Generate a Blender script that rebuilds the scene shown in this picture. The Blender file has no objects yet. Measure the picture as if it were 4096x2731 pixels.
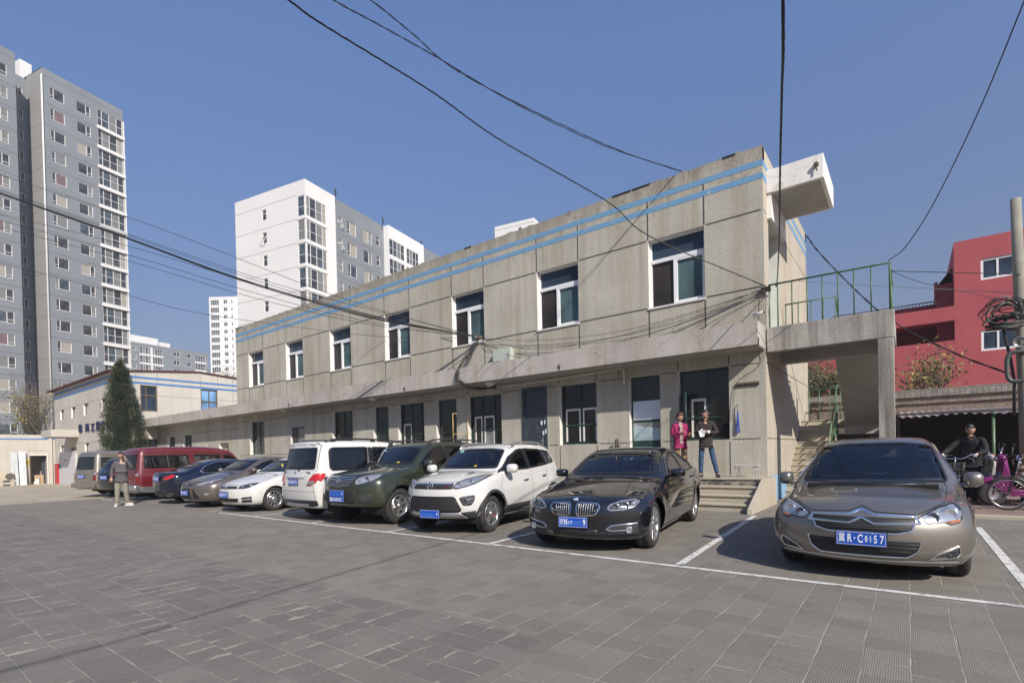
import bpy, bmesh, math, random
import numpy as np
from mathutils import Vector, Matrix
R = math.radians
random.seed(7)
SC = bpy.context.scene
COL = SC.collection
# ---------------------------------------------------------------- camera
F_PX, YAW, PIT, ROL, CAMH = 2072.2, R(-37.433), R(-0.572), R(-1.257), 1.323
_r = Vector((math.cos(YAW), -math.sin(YAW), 0)); _f = Vector((math.sin(YAW), math.cos(YAW), 0)); _u = Vector((0, 0, 1))
_f2 = math.cos(PIT) * _f + math.sin(PIT) * _u; _u2 = -math.sin(PIT) * _f + math.cos(PIT) * _u
_cx = math.cos(ROL) * _r + math.sin(ROL) * _u2; _cy = math.cos(ROL) * _u2 - math.sin(ROL) * _r
cam_d = bpy.data.cameras.new('camera'); cam = bpy.data.objects.new('camera', cam_d); COL.objects.link(cam)
cam_d.sensor_width = 36; cam_d.lens = 36 * F_PX / 4096; cam_d.shift_y = 470.4 / 4096; cam_d.clip_start = .05; cam_d.clip_end = 3000
m = Matrix.Identity(4)
for i in range(3):
    m[i][0] = _cx[i]; m[i][1] = _cy[i]; m[i][2] = -_f2[i]
m[2][3] = CAMH
cam.matrix_world = m
SC.camera = cam
# ---------------------------------------------------------------- light
SUN = Vector((1.45, -0.77, 1.19)).normalized()
w = bpy.data.worlds.new('World'); SC.world = w; w.use_nodes = True
nt = w.node_tree; bg = nt.nodes['Background']
sky = nt.nodes.new('ShaderNodeTexSky'); sky.sky_type = 'NISHITA'; sky.sun_disc = False
sky.sun_elevation = math.asin(SUN.z); sky.sun_rotation = math.atan2(SUN.x, SUN.y)
sky.air_density = 1.1; sky.dust_density = .7; sky.ozone_density = 3.5; sky.altitude = 50
# polluted air dims and greys the sky towards the horizon
tcw = nt.nodes.new('ShaderNodeTexCoord'); spw = nt.nodes.new('ShaderNodeSeparateXYZ'); nt.links.new(tcw.outputs['Generated'], spw.inputs[0])
rw_ = nt.nodes.new('ShaderNodeValToRGB'); rw_.color_ramp.elements[0].position = 0.0; rw_.color_ramp.elements[0].color = (.22, .155, .13, 1); rw_.color_ramp.elements[1].position = .62; rw_.color_ramp.elements[1].color = (.60, .64, .77, 1)
nt.links.new(spw.outputs[2], rw_.inputs[0]); mw = nt.nodes.new('ShaderNodeMix'); mw.data_type = 'RGBA'; mw.blend_type = 'MULTIPLY'; mw.inputs[0].default_value = 1
nt.links.new(sky.outputs[0], mw.inputs[6]); nt.links.new(rw_.outputs[0], mw.inputs[7]); nt.links.new(mw.outputs[2], bg.inputs[0]); bg.inputs[1].default_value = 0.13
sd = bpy.data.lights.new('sun', 'SUN'); sd.energy = 3.9; sd.angle = R(.53); sd.color = (1, .925, .82)
so = bpy.data.objects.new('sun', sd); COL.objects.link(so); so.rotation_euler = SUN.to_track_quat('Z', 'Y').to_euler(); so.location = (20, -20, 40)
SC.view_settings.view_transform = 'Standard'; SC.view_settings.look = 'None'; SC.view_settings.gamma = 1; SC.view_settings.exposure = 0.75
SC.cycles.max_bounces = 8; SC.cycles.transparent_max_bounces = 16; SC.cycles.use_denoising = True
# ---------------------------------------------------------------- helpers
def tag(o, label=None, cat=None, group=None, kind=None):
    if label: o['label'] = label
    if cat: o['category'] = cat
    if group: o['group'] = group
    if kind: o['kind'] = kind
    return o
def thing(name, label, cat, loc=(0, 0, 0), rz=0, group=None):
    o = bpy.data.objects.new(name, None); COL.objects.link(o); o.location = loc; o.rotation_euler = (0, 0, rz)
    o.empty_display_size = .2
    return tag(o, label, cat, group)
def copy_tree(o, parent=None):
    c = o.copy(); COL.objects.link(c); c.parent = parent
    if parent is not None: c.matrix_parent_inverse = o.matrix_parent_inverse
    for ch in o.children: copy_tree(ch, c)
    return c
class MB:
    """collects shapes into one mesh with several materials"""
    def __init__(s): s.v = []; s.f = []; s.mi = []; s.mats = []; s.sm = []
    def m(s, mat):
        if mat not in s.mats: s.mats.append(mat)
        return s.mats.index(mat)
    def add(s, vs, fs, mat, smooth=False):
        n = len(s.v); k = s.m(mat)
        s.v += [tuple(p) for p in vs]
        for f in fs: s.f.append([i + n for i in f]); s.mi.append(k); s.sm.append(smooth)
    def box(s, a, b, mat, M=None):
        x0, y0, z0 = a; x1, y1, z1 = b
        vs = [(x0, y0, z0), (x1, y0, z0), (x1, y1, z0), (x0, y1, z0), (x0, y0, z1), (x1, y0, z1), (x1, y1, z1), (x0, y1, z1)]
        if M: vs = [M @ Vector(p) for p in vs]
        s.add(vs, [(0, 3, 2, 1), (4, 5, 6, 7), (0, 1, 5, 4), (1, 2, 6, 5), (2, 3, 7, 6), (3, 0, 4, 7)], mat)
    def prism(s, poly, z0, z1, mat, M=None):
        n = len(poly); vs = [(p[0], p[1], z0) for p in poly] + [(p[0], p[1], z1) for p in poly]
        if M: vs = [M @ Vector(p) for p in vs]
        s.add(vs, [tuple(range(n))[::-1], tuple(range(n, 2 * n))] + [(i, (i + 1) % n, n + (i + 1) % n, n + i) for i in range(n)], mat)
    def tube(s, pts, r, mat, n=6, caps=True, taper=None):
        pts = [Vector(p) for p in pts]; N = len(pts); vs = []; fs = []
        up = Vector((0, 0, 1)); prev = None
        for i, p in enumerate(pts):
            t = (pts[min(i + 1, N - 1)] - pts[max(i - 1, 0)])
            t = t.normalized() if t.length > 1e-9 else up
            if prev is None: a = t.cross(up if abs(t.z) < .95 else Vector((1, 0, 0))).normalized()
            else:
                a = prev - t * prev.dot(t); a = a.normalized() if a.length > 1e-6 else t.orthogonal().normalized()
            prev = a; b = t.cross(a)
            rr = r if not isinstance(r, (list, tuple)) else r[i]
            for k in range(n):
                g = 2 * math.pi * k / n; vs.append(p + rr * (math.cos(g) * a + math.sin(g) * b))
        for i in range(N - 1):
            for k in range(n): fs.append((i * n + k, i * n + (k + 1) % n, (i + 1) * n + (k + 1) % n, (i + 1) * n + k))
        if caps: fs += [tuple(range(n))[::-1], tuple((N - 1) * n + k for k in range(n))]
        s.add(vs, fs, mat, True)
    def lathe(s, prof, c, mat, n=32, axis='z', M=None, closed=False):
        """prof list of (r, h)"""
        vs = []; fs = []; m_ = len(prof)
        for k in range(n):
            g = 2 * math.pi * k / n; cg, sg = math.cos(g), math.sin(g)
            for r, h in prof:
                p = (r * cg, r * sg, h) if axis == 'z' else ((h, r * cg, r * sg) if axis == 'x' else (r * sg, h, r * cg))
                p = Vector(p) + Vector(c)
                vs.append(M @ p if M else p)
        for k in range(n):
            for i in range(m_ - (0 if closed else 1)):
                j = (i + 1) % m_; k2 = (k + 1) % n
                fs.append((k * m_ + i, k2 * m_ + i, k2 * m_ + j, k * m_ + j))
        s.add(vs, fs, mat, True)
    def ell(s, c, r, mat, n=12, m_=8, M=None):
        prof = [(math.sin(math.pi * i / m_), -math.cos(math.pi * i / m_)) for i in range(m_ + 1)]
        vs = []; fs = []
        for k in range(n):
            g = 2 * math.pi * k / n
            for a, h in prof:
                p = Vector((c[0] + r[0] * a * math.cos(g), c[1] + r[1] * a * math.sin(g), c[2] + r[2] * h)); vs.append(M @ p if M else p)
        mm = m_ + 1
        for k in range(n):
            for i in range(m_): k2 = (k + 1) % n; fs.append((k * mm + i, k2 * mm + i, k2 * mm + i + 1, k * mm + i + 1))
        s.add(vs, fs, mat, True)
    def build(s, name, parent=None, bevel=0, fix=True):
        me = bpy.data.meshes.new(name); me.from_pydata(s.v, [], s.f)
        for mt in s.mats: me.materials.append(mt)
        me.polygons.foreach_set('material_index', s.mi); me.polygons.foreach_set('use_smooth', s.sm)
        if fix:
            bm = bmesh.new(); bm.from_mesh(me); bmesh.ops.recalc_face_normals(bm, faces=bm.faces); bm.to_mesh(me); bm.free()
        me.update()
        o = bpy.data.objects.new(name, me); COL.objects.link(o)
        if parent is not None: o.parent = parent
        if bevel:
            b = o.modifiers.new('bevel', 'BEVEL'); b.width = bevel; b.segments = 2; b.limit_method = 'ANGLE'; b.angle_limit = R(50)
        return o
def text_mesh(txt, size, depth, mat, name, parent, M, bold=0.0, align='CENTER', sx=1.0):
    c = bpy.data.curves.new(name, 'FONT'); c.body = txt; c.size = size; c.extrude = depth; c.offset = bold
    c.align_x = align; c.align_y = 'CENTER'; c.resolution_u = 3
    o = bpy.data.objects.new(name, c); COL.objects.link(o)
    dg = bpy.context.evaluated_depsgraph_get(); me = bpy.data.meshes.new_from_object(o.evaluated_get(dg))
    bpy.data.objects.remove(o); bpy.data.curves.remove(c)
    me.transform(Matrix.Diagonal((sx, 1, 1, 1))); me.transform(M)
    me.materials.clear(); me.materials.append(mat)
    ob = bpy.data.objects.new(name, me); COL.objects.link(ob)
    if parent is not None: ob.parent = parent
    return ob
def frame_M(o, x, y):
    """matrix with local x -> x, local y -> y (world vectors), origin o"""
    x = Vector(x).normalized(); y = Vector(y).normalized(); z = x.cross(y)
    M = Matrix.Identity(4)
    for i in range(3): M[i][0] = x[i]; M[i][1] = y[i]; M[i][2] = z[i]; M[i][3] = o[i]
    return M
# ---------------------------------------------------------------- materials
def mat(name, col, rough=.8, metal=0, bump=0, bscale=8, var=0, vscale=3, coat=0, spec=.5, streak=0, dark=None, bdist=.02, coords='Object'):
    mt = bpy.data.materials.new(name); mt.use_nodes = True; n = mt.node_tree; b = n.nodes['Principled BSDF']; L = n.links
    b.inputs['Base Color'].default_value = (*col, 1); b.inputs['Roughness'].default_value = rough; b.inputs['Metallic'].default_value = metal
    b.inputs['Coat Weight'].default_value = coat; b.inputs['Coat Roughness'].default_value = .03; b.inputs['Specular IOR Level'].default_value = spec
    if var or bump or streak:
        tc = n.nodes.new('ShaderNodeTexCoord'); src = tc.outputs[coords]
    cur = None
    if var:
        t = n.nodes.new('ShaderNodeTexNoise'); t.inputs['Scale'].default_value = vscale; t.inputs['Detail'].default_value = 8; t.inputs['Roughness'].default_value = .65
        L.new(src, t.inputs['Vector'])
        r = n.nodes.new('ShaderNodeValToRGB'); r.color_ramp.elements[0].position = .3; r.color_ramp.elements[1].position = .72
        lo = dark or tuple(c * (1 - var) for c in col); hi = tuple(min(1, c * (1 + var * .6)) for c in col)
        r.color_ramp.elements[0].color = (*lo, 1); r.color_ramp.elements[1].color = (*hi, 1)
        L.new(t.outputs['Fac'], r.inputs['Fac']); cur = r.outputs['Color']
    if streak:
        mp = n.nodes.new('ShaderNodeMapping'); mp.inputs['Scale'].default_value = (2.2, 2.2, .22); L.new(src, mp.inputs['Vector'])
        t2 = n.nodes.new('ShaderNodeTexNoise'); t2.inputs['Scale'].default_value = 1.6; t2.inputs['Detail'].default_value = 7; L.new(mp.outputs[0], t2.inputs['Vector'])
        r2 = n.nodes.new('ShaderNodeValToRGB'); r2.color_ramp.elements[0].position = .4; r2.color_ramp.elements[1].position = .62
        r2.color_ramp.elements[0].color = (1 - streak, 1 - streak * 1.05, 1 - streak * 1.2, 1); r2.color_ramp.elements[1].color = (1, 1, 1, 1); L.new(t2.outputs['Fac'], r2.inputs['Fac'])
        mx = n.nodes.new('ShaderNodeMix'); mx.data_type = 'RGBA'; mx.blend_type = 'MULTIPLY'; mx.inputs[0].default_value = 1
        if cur: L.new(cur, mx.inputs[6])
        else: mx.inputs[6].default_value = (*col, 1)
        L.new(r2.outputs['Color'], mx.inputs[7]); cur = mx.outputs[2]
    if cur: L.new(cur, b.inputs['Base Color'])
    if bump:
        t3 = n.nodes.new('ShaderNodeTexNoise'); t3.inputs['Scale'].default_value = bscale; t3.inputs['Detail'].default_value = 5; L.new(src, t3.inputs['Vector'])
        bp = n.nodes.new('ShaderNodeBump'); bp.inputs['Strength'].default_value = bump; bp.inputs['Distance'].default_value = bdist
        L.new(t3.outputs['Fac'], bp.inputs['Height']); L.new(bp.outputs[0], b.inputs['Normal'])
    return mt
class N:
    """tiny node wrapper for bespoke materials"""
    def __init__(s, name):
        s.m = bpy.data.materials.new(name); s.m.use_nodes = True; s.n = s.m.node_tree; s.b = s.n.nodes['Principled BSDF']
        s.tc = s.n.nodes.new('ShaderNodeTexCoord').outputs['Object']
    def l(s, a, b): s.n.links.new(a, b)
    def inp(s, sock, v):
        if hasattr(v, 'is_output') or isinstance(v, bpy.types.NodeSocket): s.l(v, sock)
        else: sock.default_value = v
    def map(s, v, sc=(1, 1, 1), rot=(0, 0, 0), loc=(0, 0, 0)):
        q = s.n.nodes.new('ShaderNodeMapping'); q.inputs['Scale'].default_value = sc; q.inputs['Rotation'].default_value = rot; q.inputs['Location'].default_value = loc
        s.l(v, q.inputs[0]); return q.outputs[0]
    def noise(s, v, sc, det=6, ro=.6, dist=0):
        q = s.n.nodes.new('ShaderNodeTexNoise'); q.inputs['Scale'].default_value = sc; q.inputs['Detail'].default_value = det; q.inputs['Roughness'].default_value = ro; q.inputs['Distortion'].default_value = dist
        s.l(v, q.inputs['Vector']); return q.outputs['Fac']
    def noisec(s, v, sc):
        q = s.n.nodes.new('ShaderNodeTexNoise'); q.inputs['Scale'].default_value = sc; q.inputs['Detail'].default_value = 4
        s.l(v, q.inputs['Vector']); return q.outputs['Color']
    def voro(s, v, sc, feat='DISTANCE_TO_EDGE'):
        q = s.n.nodes.new('ShaderNodeTexVoronoi'); q.feature = feat; q.inputs['Scale'].default_value = sc; s.l(v, q.inputs['Vector']); return q.outputs['Distance']
    def ramp(s, f, a, b, ca=(0, 0, 0), cb=(1, 1, 1)):
        q = s.n.nodes.new('ShaderNodeValToRGB'); e = q.color_ramp.elements; e[0].position = a; e[1].position = b; e[0].color = (*ca, 1); e[1].color = (*cb, 1)
        s.l(f, q.inputs[0]); return q.outputs[0]
    def mix(s, f, a, b, mode='MIX'):
        q = s.n.nodes.new('ShaderNodeMix'); q.data_type = 'RGBA'; q.blend_type = mode
        s.inp(q.inputs[0], f); s.inp(q.inputs[6], (*a, 1) if isinstance(a, tuple) else a); s.inp(q.inputs[7], (*b, 1) if isinstance(b, tuple) else b); return q.outputs[2]
    def math(s, op, a, b=0.0, c=None):
        q = s.n.nodes.new('ShaderNodeMath'); q.operation = op; s.inp(q.inputs[0], a); s.inp(q.inputs[1], b)
        if c is not None: s.inp(q.inputs[2], c)
        return q.outputs[0]
    def vadd(s, a, b, sc):
        q = s.n.nodes.new('ShaderNodeVectorMath'); q.operation = 'MULTIPLY_ADD'; s.l(b, q.inputs[0]); q.inputs[1].default_value = (sc, sc, sc); s.l(a, q.inputs[2]); return q.outputs[0]
    def sep(s, v):
        q = s.n.nodes.new('ShaderNodeSeparateXYZ'); s.l(v, q.inputs[0]); return q.outputs
    def bump(s, h, st, d=.02, nrm=None):
        q = s.n.nodes.new('ShaderNodeBump'); q.inputs['Strength'].default_value = st; q.inputs['Distance'].default_value = d; s.l(h, q.inputs['Height'])
        if nrm is not None: s.l(nrm, q.inputs['Normal'])
        return q.outputs[0]
    def done(s, col=None, rough=None, nrm=None, spec=None):
        if col is not None: s.inp(s.b.inputs['Base Color'], (*col, 1) if isinstance(col, tuple) else col)
        if rough is not None: s.inp(s.b.inputs['Roughness'], rough)
        if nrm is not None: s.l(nrm, s.b.inputs['Normal'])
        if spec is not None: s.b.inputs['Specular IOR Level'].default_value = spec
        return s.m
def stucco(name, base, dirt, streak=.5, crack=.6, bump=.5, streakcol=(.30, .22, .12), crack_hi=False):
    k = N(name); tc = k.tc
    big = k.noise(tc, .55, 8, .6); c = k.mix(k.ramp(big, .35, .7), dirt, base)
    st = k.noise(k.map(tc, (3.2, 3.2, .16)), 1.0, 8, .62); stm = k.ramp(st, .46, .70)
    c = k.mix(k.math('MULTIPLY', stm, streak), c, streakcol)
    st2 = k.noise(k.map(tc, (9, 9, .35)), 1.0, 5, .6); c = k.mix(k.math('MULTIPLY', k.ramp(st2, .55, .8), .22), c, (.62, .61, .57))
    fine = k.noise(tc, 26, 6, .7); c = k.mix(.22, c, k.ramp(fine, .3, .7, (.38, .38, .38), (.66, .66, .66)), 'OVERLAY')
    if crack:
        wv = k.vadd(tc, k.noisec(tc, 3.5), .28); d = k.voro(wv, 1.7); line = k.ramp(d, .002, .020, (1, 1, 1), (0, 0, 0))
        msk = k.ramp(k.noise(tc, .8, 4), .48, .6)
        if crack_hi:
            z = k.sep(tc)[2]; c = k.mix(k.math('MULTIPLY', k.ramp(k.math('ADD', k.math('MULTIPLY', z, .1), k.math('MULTIPLY', k.noise(k.map(tc, (2.5, 2.5, .8)), 1.2, 7, .7), .28)), .93, 1.03), .55), c, (.17, .15, .12)); msk = k.math('MULTIPLY', k.ramp(k.noise(k.map(tc, loc=(5, 5, 5)), .9, 4), .42, .56), k.ramp(k.math('ADD', k.math('MULTIPLY', z, .1), k.math('MULTIPLY', k.noise(tc, .7, 4), .25)), .84, .92))
        c = k.mix(k.math('MULTIPLY', k.math('MULTIPLY', line, msk), crack), c, (.12, .10, .08))
    h = k.noise(k.map(tc, (1, 1, .6)), 22, 3, .5, 1.5); h2 = k.noise(tc, 90, 3)
    nrm = k.bump(h, bump, .03); nrm = k.bump(h2, bump * .5, .006, nrm)
    return k.done(c, .92, nrm, .25)
# ================================================================= materials
M_wall = stucco('stucco_grey', (.46, .44, .38), (.355, .335, .28), .50, .65, .38, (.24, .19, .12), crack_hi=True)
M_side = stucco('stucco_side', (.47, .43, .355), (.38, .345, .285), .40, .3, .25)
M_fascia = stucco('fascia_plaster', (.49, .46, .42), (.36, .33, .30), .50, .75, .35, (.26, .2, .15))
M_conc = stucco('stained_concrete', (.46, .435, .395), (.27, .255, .23), .85, .5, .4, (.10, .085, .07))
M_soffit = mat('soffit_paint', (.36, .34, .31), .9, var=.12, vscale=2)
M_slabw = stucco('white_slab_plaster', (.78, .765, .74), (.70, .68, .64), .15, .5, .12, (.3, .2, .12))
M_whitewall = stucco('cream_wall', (.50, .475, .425), (.43, .405, .36), .22, .15, .25, (.33, .27, .2))
M_reveal = mat('white_reveal', (.66, .64, .60), .8, var=.12, vscale=5)
M_joint = mat('dark_joint', (.07, .065, .06), .9)
M_pvc = mat('white_window_frame', (.72, .73, .74), .4)
M_green = mat('dark_green_frame', (.018, .05, .04), .45, var=.3, vscale=9)
M_greenr = mat('green_rail_paint', (.06, .13, .065), .45, var=.35, vscale=20, dark=(.06, .10, .05))
M_dkdoor = mat('blue_grey_door', (.035, .045, .058), .4)
M_steps = stucco('step_concrete', (.44, .40, .32), (.37, .33, .26), .3, .2, .25)
M_roof = mat('bitumen_roof', (.10, .10, .10), .9, var=.2)
M_blk = mat('black_rubber', (.012, .012, .012), .6)
M_cable = mat('black_cable', (.012, .012, .013), .5)
M_metal = mat('grey_metal', (.35, .35, .35), .4, .8)
M_wood = mat('pale_wood', (.42, .28, .16), .7, var=.2, vscale=12)
M_brown = mat('bronze_frame', (.10, .075, .045), .5)
M_red = mat('red_render', (.37, .075, .085), .85, var=.10, vscale=1.2, bump=.15, bscale=30)
def worn(name, col, base, lo=.42, hi=.56, sc=6):
    k = N(name); n1 = k.noise(k.map(k.tc, (1, 1, 1)), sc, 8, .75)
    return k.done(k.mix(k.ramp(n1, lo, hi), base, col), .85)
M_blue = worn('blue_stripe_worn', (.125, .275, .46), (.40, .39, .34), .32, .44, 9)
M_blue2 = mat('blue_stripe', (.05, .17, .42), .7, var=.15)
M_blueband = worn('blue_plinth_paint', (.17, .34, .52), (.36, .42, .46), .25, .5, 4)
M_line = worn('parking_line_paint', (.56, .56, .53), (.24, .23, .215), .40, .50, 7)
def glass(name, col, rough=.04, spec=.6):
    k = N(name); v = k.noise(k.tc, .7, 2)
    return k.done(k.mix(k.ramp(v, .4, .6), tuple(c * .6 for c in col), tuple(c * 1.25 for c in col)), rough, k.bump(k.noise(k.tc, 1.3, 2), .05, .05), spec)
M_gdark = glass('window_glass_dark', (.02, .022, .022), .05)
M_gteal = glass('window_glass_curtain', (.06, .10, .105), .08, .3)
M_gblue = glass('window_glass_sky', (.03, .045, .07), .08, .3)
M_gbrown = glass('window_screen_dark', (.035, .03, .027), .35, .2)
M_gpale = glass('window_glass_pale', (.22, .23, .22), .15)
M_paper = mat('pinned_white_paper', (.60, .64, .72), .8, var=.1)
# ================================================================= ground
def paver_mat():
    k = N('paver_ground'); s = k.sep(k.tc); x, y = s[0], s[1]
    def rnd(v, seed=0.0):
        q = k.n.nodes.new('ShaderNodeTexWhiteNoise'); q.noise_dimensions = '2D'; k.l(v, q.inputs['Vector']); return q.outputs['Value']
    def comb(a, b, c=0.0):
        q = k.n.nodes.new('ShaderNodeCombineXYZ'); k.inp(q.inputs[0], a); k.inp(q.inputs[1], b); k.inp(q.inputs[2], c); return q.outputs[0]
    wob = k.math('MULTIPLY', k.math('SUBTRACT', k.noise(k.tc, 1.6, 3), .5), .035)
    wob2 = k.math('MULTIPLY', k.math('SUBTRACT', k.noise(k.map(k.tc, loc=(7, 3, 0)), 9, 3), .5), .028)
    def field(a, b, sc):
        a = k.math('ADD', a, wob); b = k.math('ADD', b, wob2)
        ra = k.math('DIVIDE', a, sc); row = k.math('FLOOR', ra); fa = k.math('SUBTRACT', ra, row)
        off = k.math('MULTIPLY', k.math('FLOOR', k.math('MULTIPLY', rnd(comb(row, 3.0)), 3.0)), .5)
        rb = k.math('ADD', k.math('DIVIDE', b, sc), off); cb = k.math('FLOOR', rb); fb = k.math('SUBTRACT', rb, cb)
        ea = k.math('SUBTRACT', .5, k.math('ABSOLUTE', k.math('SUBTRACT', fa, .5))); eb = k.math('SUBTRACT', .5, k.math('ABSOLUTE', k.math('SUBTRACT', fb, .5)))
        return ea, eb, rnd(comb(row, cb)), fb
    A = field(y, x, .232); B = field(x, y, .242)
    # which laying direction: the near left field has rows along x
    lim = k.math('MULTIPLY', k.math('LESS_THAN', y, 3.05), k.math('LESS_THAN', x, -2.06))
    def sel(i):
        q = k.n.nodes.new('ShaderNodeMix'); q.data_type = 'FLOAT'; k.l(lim, q.inputs[0]); k.l(B[i], q.inputs[2]); k.l(A[i], q.inputs[3]); return q.outputs[0]
    ea, eb, cell = sel(0), sel(1), sel(2)
    fill = k.ramp(k.noise(k.tc, 3.1, 6, .65), .50, .76)
    th1 = k.math('ADD', .020, k.math('MULTIPLY', fill, .055)); th2 = k.math('ADD', .010, k.math('MULTIPLY', k.ramp(k.noise(k.map(k.tc, loc=(3, 9, 1)), 2.6, 7, .72), .50, .68), k.math('ADD', .06, k.math('MULTIPLY', lim, .22))))
    j1 = k.math('SUBTRACT', 1.0, k.math('MINIMUM', k.math('DIVIDE', ea, th1), 1.0)); j2 = k.math('SUBTRACT', 1.0, k.math('MINIMUM', k.math('DIVIDE', eb, th2), 1.0))
    j = k.ramp(k.math('MAXIMUM', j1, j2), .12, .45)
    big = k.noise(k.tc, .22, 6, .6); med = k.noise(k.tc, 1.4, 8, .7); fine = k.noise(k.tc, 45, 5, .7)
    c = k.mix(cell, (.142, .131, .113), (.176, .162, .140))
    c = k.mix(k.ramp(big, .38, .62), c, k.mix(cell, (.165, .150, .128), (.205, .186, .158)))
    c = k.mix(k.math('MULTIPLY', lim, .5), c, k.mix(cell, (.105, .099, .091), (.138, .129, .117)))
    c = k.mix(k.math('MULTIPLY', k.ramp(med, .50, .75), .35), c, (.25, .23, .205))
    c = k.mix(.5, c, k.ramp(fine, .2, .8, (.3, .3, .3), (.72, .72, .72)), 'OVERLAY')
    c = k.mix(k.math('MULTIPLY', j, k.math('ADD', .35, k.math('MULTIPLY', k.ramp(k.noise(k.tc, 2.0, 4), .4, .65), .6))), c, (.31, .285, .245))
    crk = k.ramp(k.voro(k.vadd(k.tc, k.noisec(k.tc, 5), .12), 2.4), 0, .010, (1, 1, 1), (0, 0, 0)); cm = k.ramp(k.noise(k.map(k.tc, loc=(4, 4, 4)), 1.1, 3), .56, .62)
    c = k.mix(k.math('MULTIPLY', k.math('MULTIPLY', crk, cm), .35), c, (.08, .075, .07))
    # sandy concrete beyond the pavers on the far left, greyer concrete by the building
    sx = k.math('ADD', x, k.math('MULTIPLY', k.math('SUBTRACT', k.noise(k.tc, .5, 4), .5), 2.2))
    far = k.ramp(k.math('DIVIDE', k.math('MULTIPLY', sx, -1.0), 100.0), .243, .247)
    sand = k.mix(k.ramp(k.noise(k.tc, .6, 7), .35, .7), (.30, .255, .19), (.40, .355, .28))
    c = k.mix(far, c, sand)
    oil = k.ramp(k.noise(k.map(k.tc, loc=(11, 2, 0)), .55, 5, .6), .62, .74); c = k.mix(k.math('MULTIPLY', oil, .45), c, (.075, .07, .065))
    dust = k.ramp(k.noise(k.map(k.tc, loc=(1, 22, 0)), 1.9, 8, .75), .66, .80); c = k.mix(k.math('MULTIPLY', dust, .5), c, (.36, .335, .29))
    # dirt under the parked cars and by the steps
    rib = k.math('SINE', k.math('MULTIPLY', x, 2 * math.pi / .012)); ribm = k.math('MULTIPLY', k.math('GREATER_THAN', cell, .35), k.math('GREATER_THAN', k.math('ADD', x, k.math('MULTIPLY', k.math('SUBTRACT', 4.0, y), .7)), -1.1))
    h = k.math('ADD', k.math('MULTIPLY', j, -.6), k.math('ADD', k.math('MULTIPLY', cell, .5), k.math('MULTIPLY', k.math('MULTIPLY', rib, ribm), .12)))
    nrm = k.bump(h, .6, .008); nrm = k.bump(k.noise(k.tc, 60, 4), .35, .004, nrm); nrm = k.bump(k.noise(k.tc, 2.5, 3), .3, .02, nrm)
    return k.done(c, .88, nrm, .25)
M_ground = paver_mat()
b = MB(); xs = [-400, -80, -56, -50, -40, -30, -24, -18, -10, 0, 10, 60, 400]; ys = [-60, 0, 10, 14, 21, 40, 400]
gz = lambda x: -.30 * min(1, max(0, (-x - 22) / 26))
vs = [(x, y, gz(x)) for y in ys for x in xs]; nx = len(xs)
b.add(vs, [(i + nx * j, i + 1 + nx * j, i + 1 + nx * (j + 1), i + nx * (j + 1)) for j in range(len(ys) - 1) for i in range(nx - 1)], M_ground)
tag(b.build('ground', fix=False), kind='structure')
# painted bays
b = MB()
def strip2(p, q, w_, z=.004):
    p = Vector((*p, z)); q = Vector((*q, z)); t = (q - p).normalized(); n = Vector((-t.y, t.x, 0)) * w_ / 2
    b.add([p + n + Vector((0, 0, gz(p.x))), p - n + Vector((0, 0, gz(p.x))), q - n + Vector((0, 0, gz(q.x))), q + n + Vector((0, 0, gz(q.x)))], [(0, 1, 2, 3)], M_line)
strip2((1.6, 5.80), (-12, 5.88), .085); strip2((-12, 5.88), (-24.2, 6.06), .085)
for x, dx in ((.86, 0), (-2.12, -.30), (-4.95, -.15), (-7.3, -.28), (-9.72, -.35), (-12.1, -.25), (-14.48, -.3), (-16.8, -.3), (-19.2, -.3), (-21.6, -.3)):
    strip2((x, 5.9), (x + dx, 11.0), .09, .0045)
tag(b.build('parking_bay_markings', fix=False), kind='structure')
# brick paving beyond the kerb, right
M_brickpave = N('red_brick_paving'); k = M_brickpave
q = k.n.nodes.new('ShaderNodeTexBrick'); q.inputs['Scale'].default_value = 1; q.inputs['Brick Width'].default_value = .22; q.inputs['Row Height'].default_value = .11; q.inputs['Mortar Size'].default_value = .006
q.inputs['Color1'].default_value = (.20, .13, .105, 1); q.inputs['Color2'].default_value = (.26, .18, .15, 1); q.inputs['Mortar'].default_value = (.10, .09, .08, 1); k.l(k.tc, q.inputs['Vector'])
M_brickpave = k.done(k.mix(.4, q.outputs[0], k.ramp(k.noise(k.tc, 3, 6), .3, .7, (.3, .3, .3), (.7, .7, .7)), 'OVERLAY'), .9, k.bump(q.outputs[1], .4, .004))
b = MB(); b.box((-.1, 12.45, -.05), (7.5, 20.2, .06), M_brickpave)
tag(b.build('brick_pavement'), kind='structure')
b = MB(); b.box((-.1, 12.30, -.05), (7.5, 12.447, .062), M_steps)
tag(b.build('kerb', bevel=.012), kind='structure')
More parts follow.
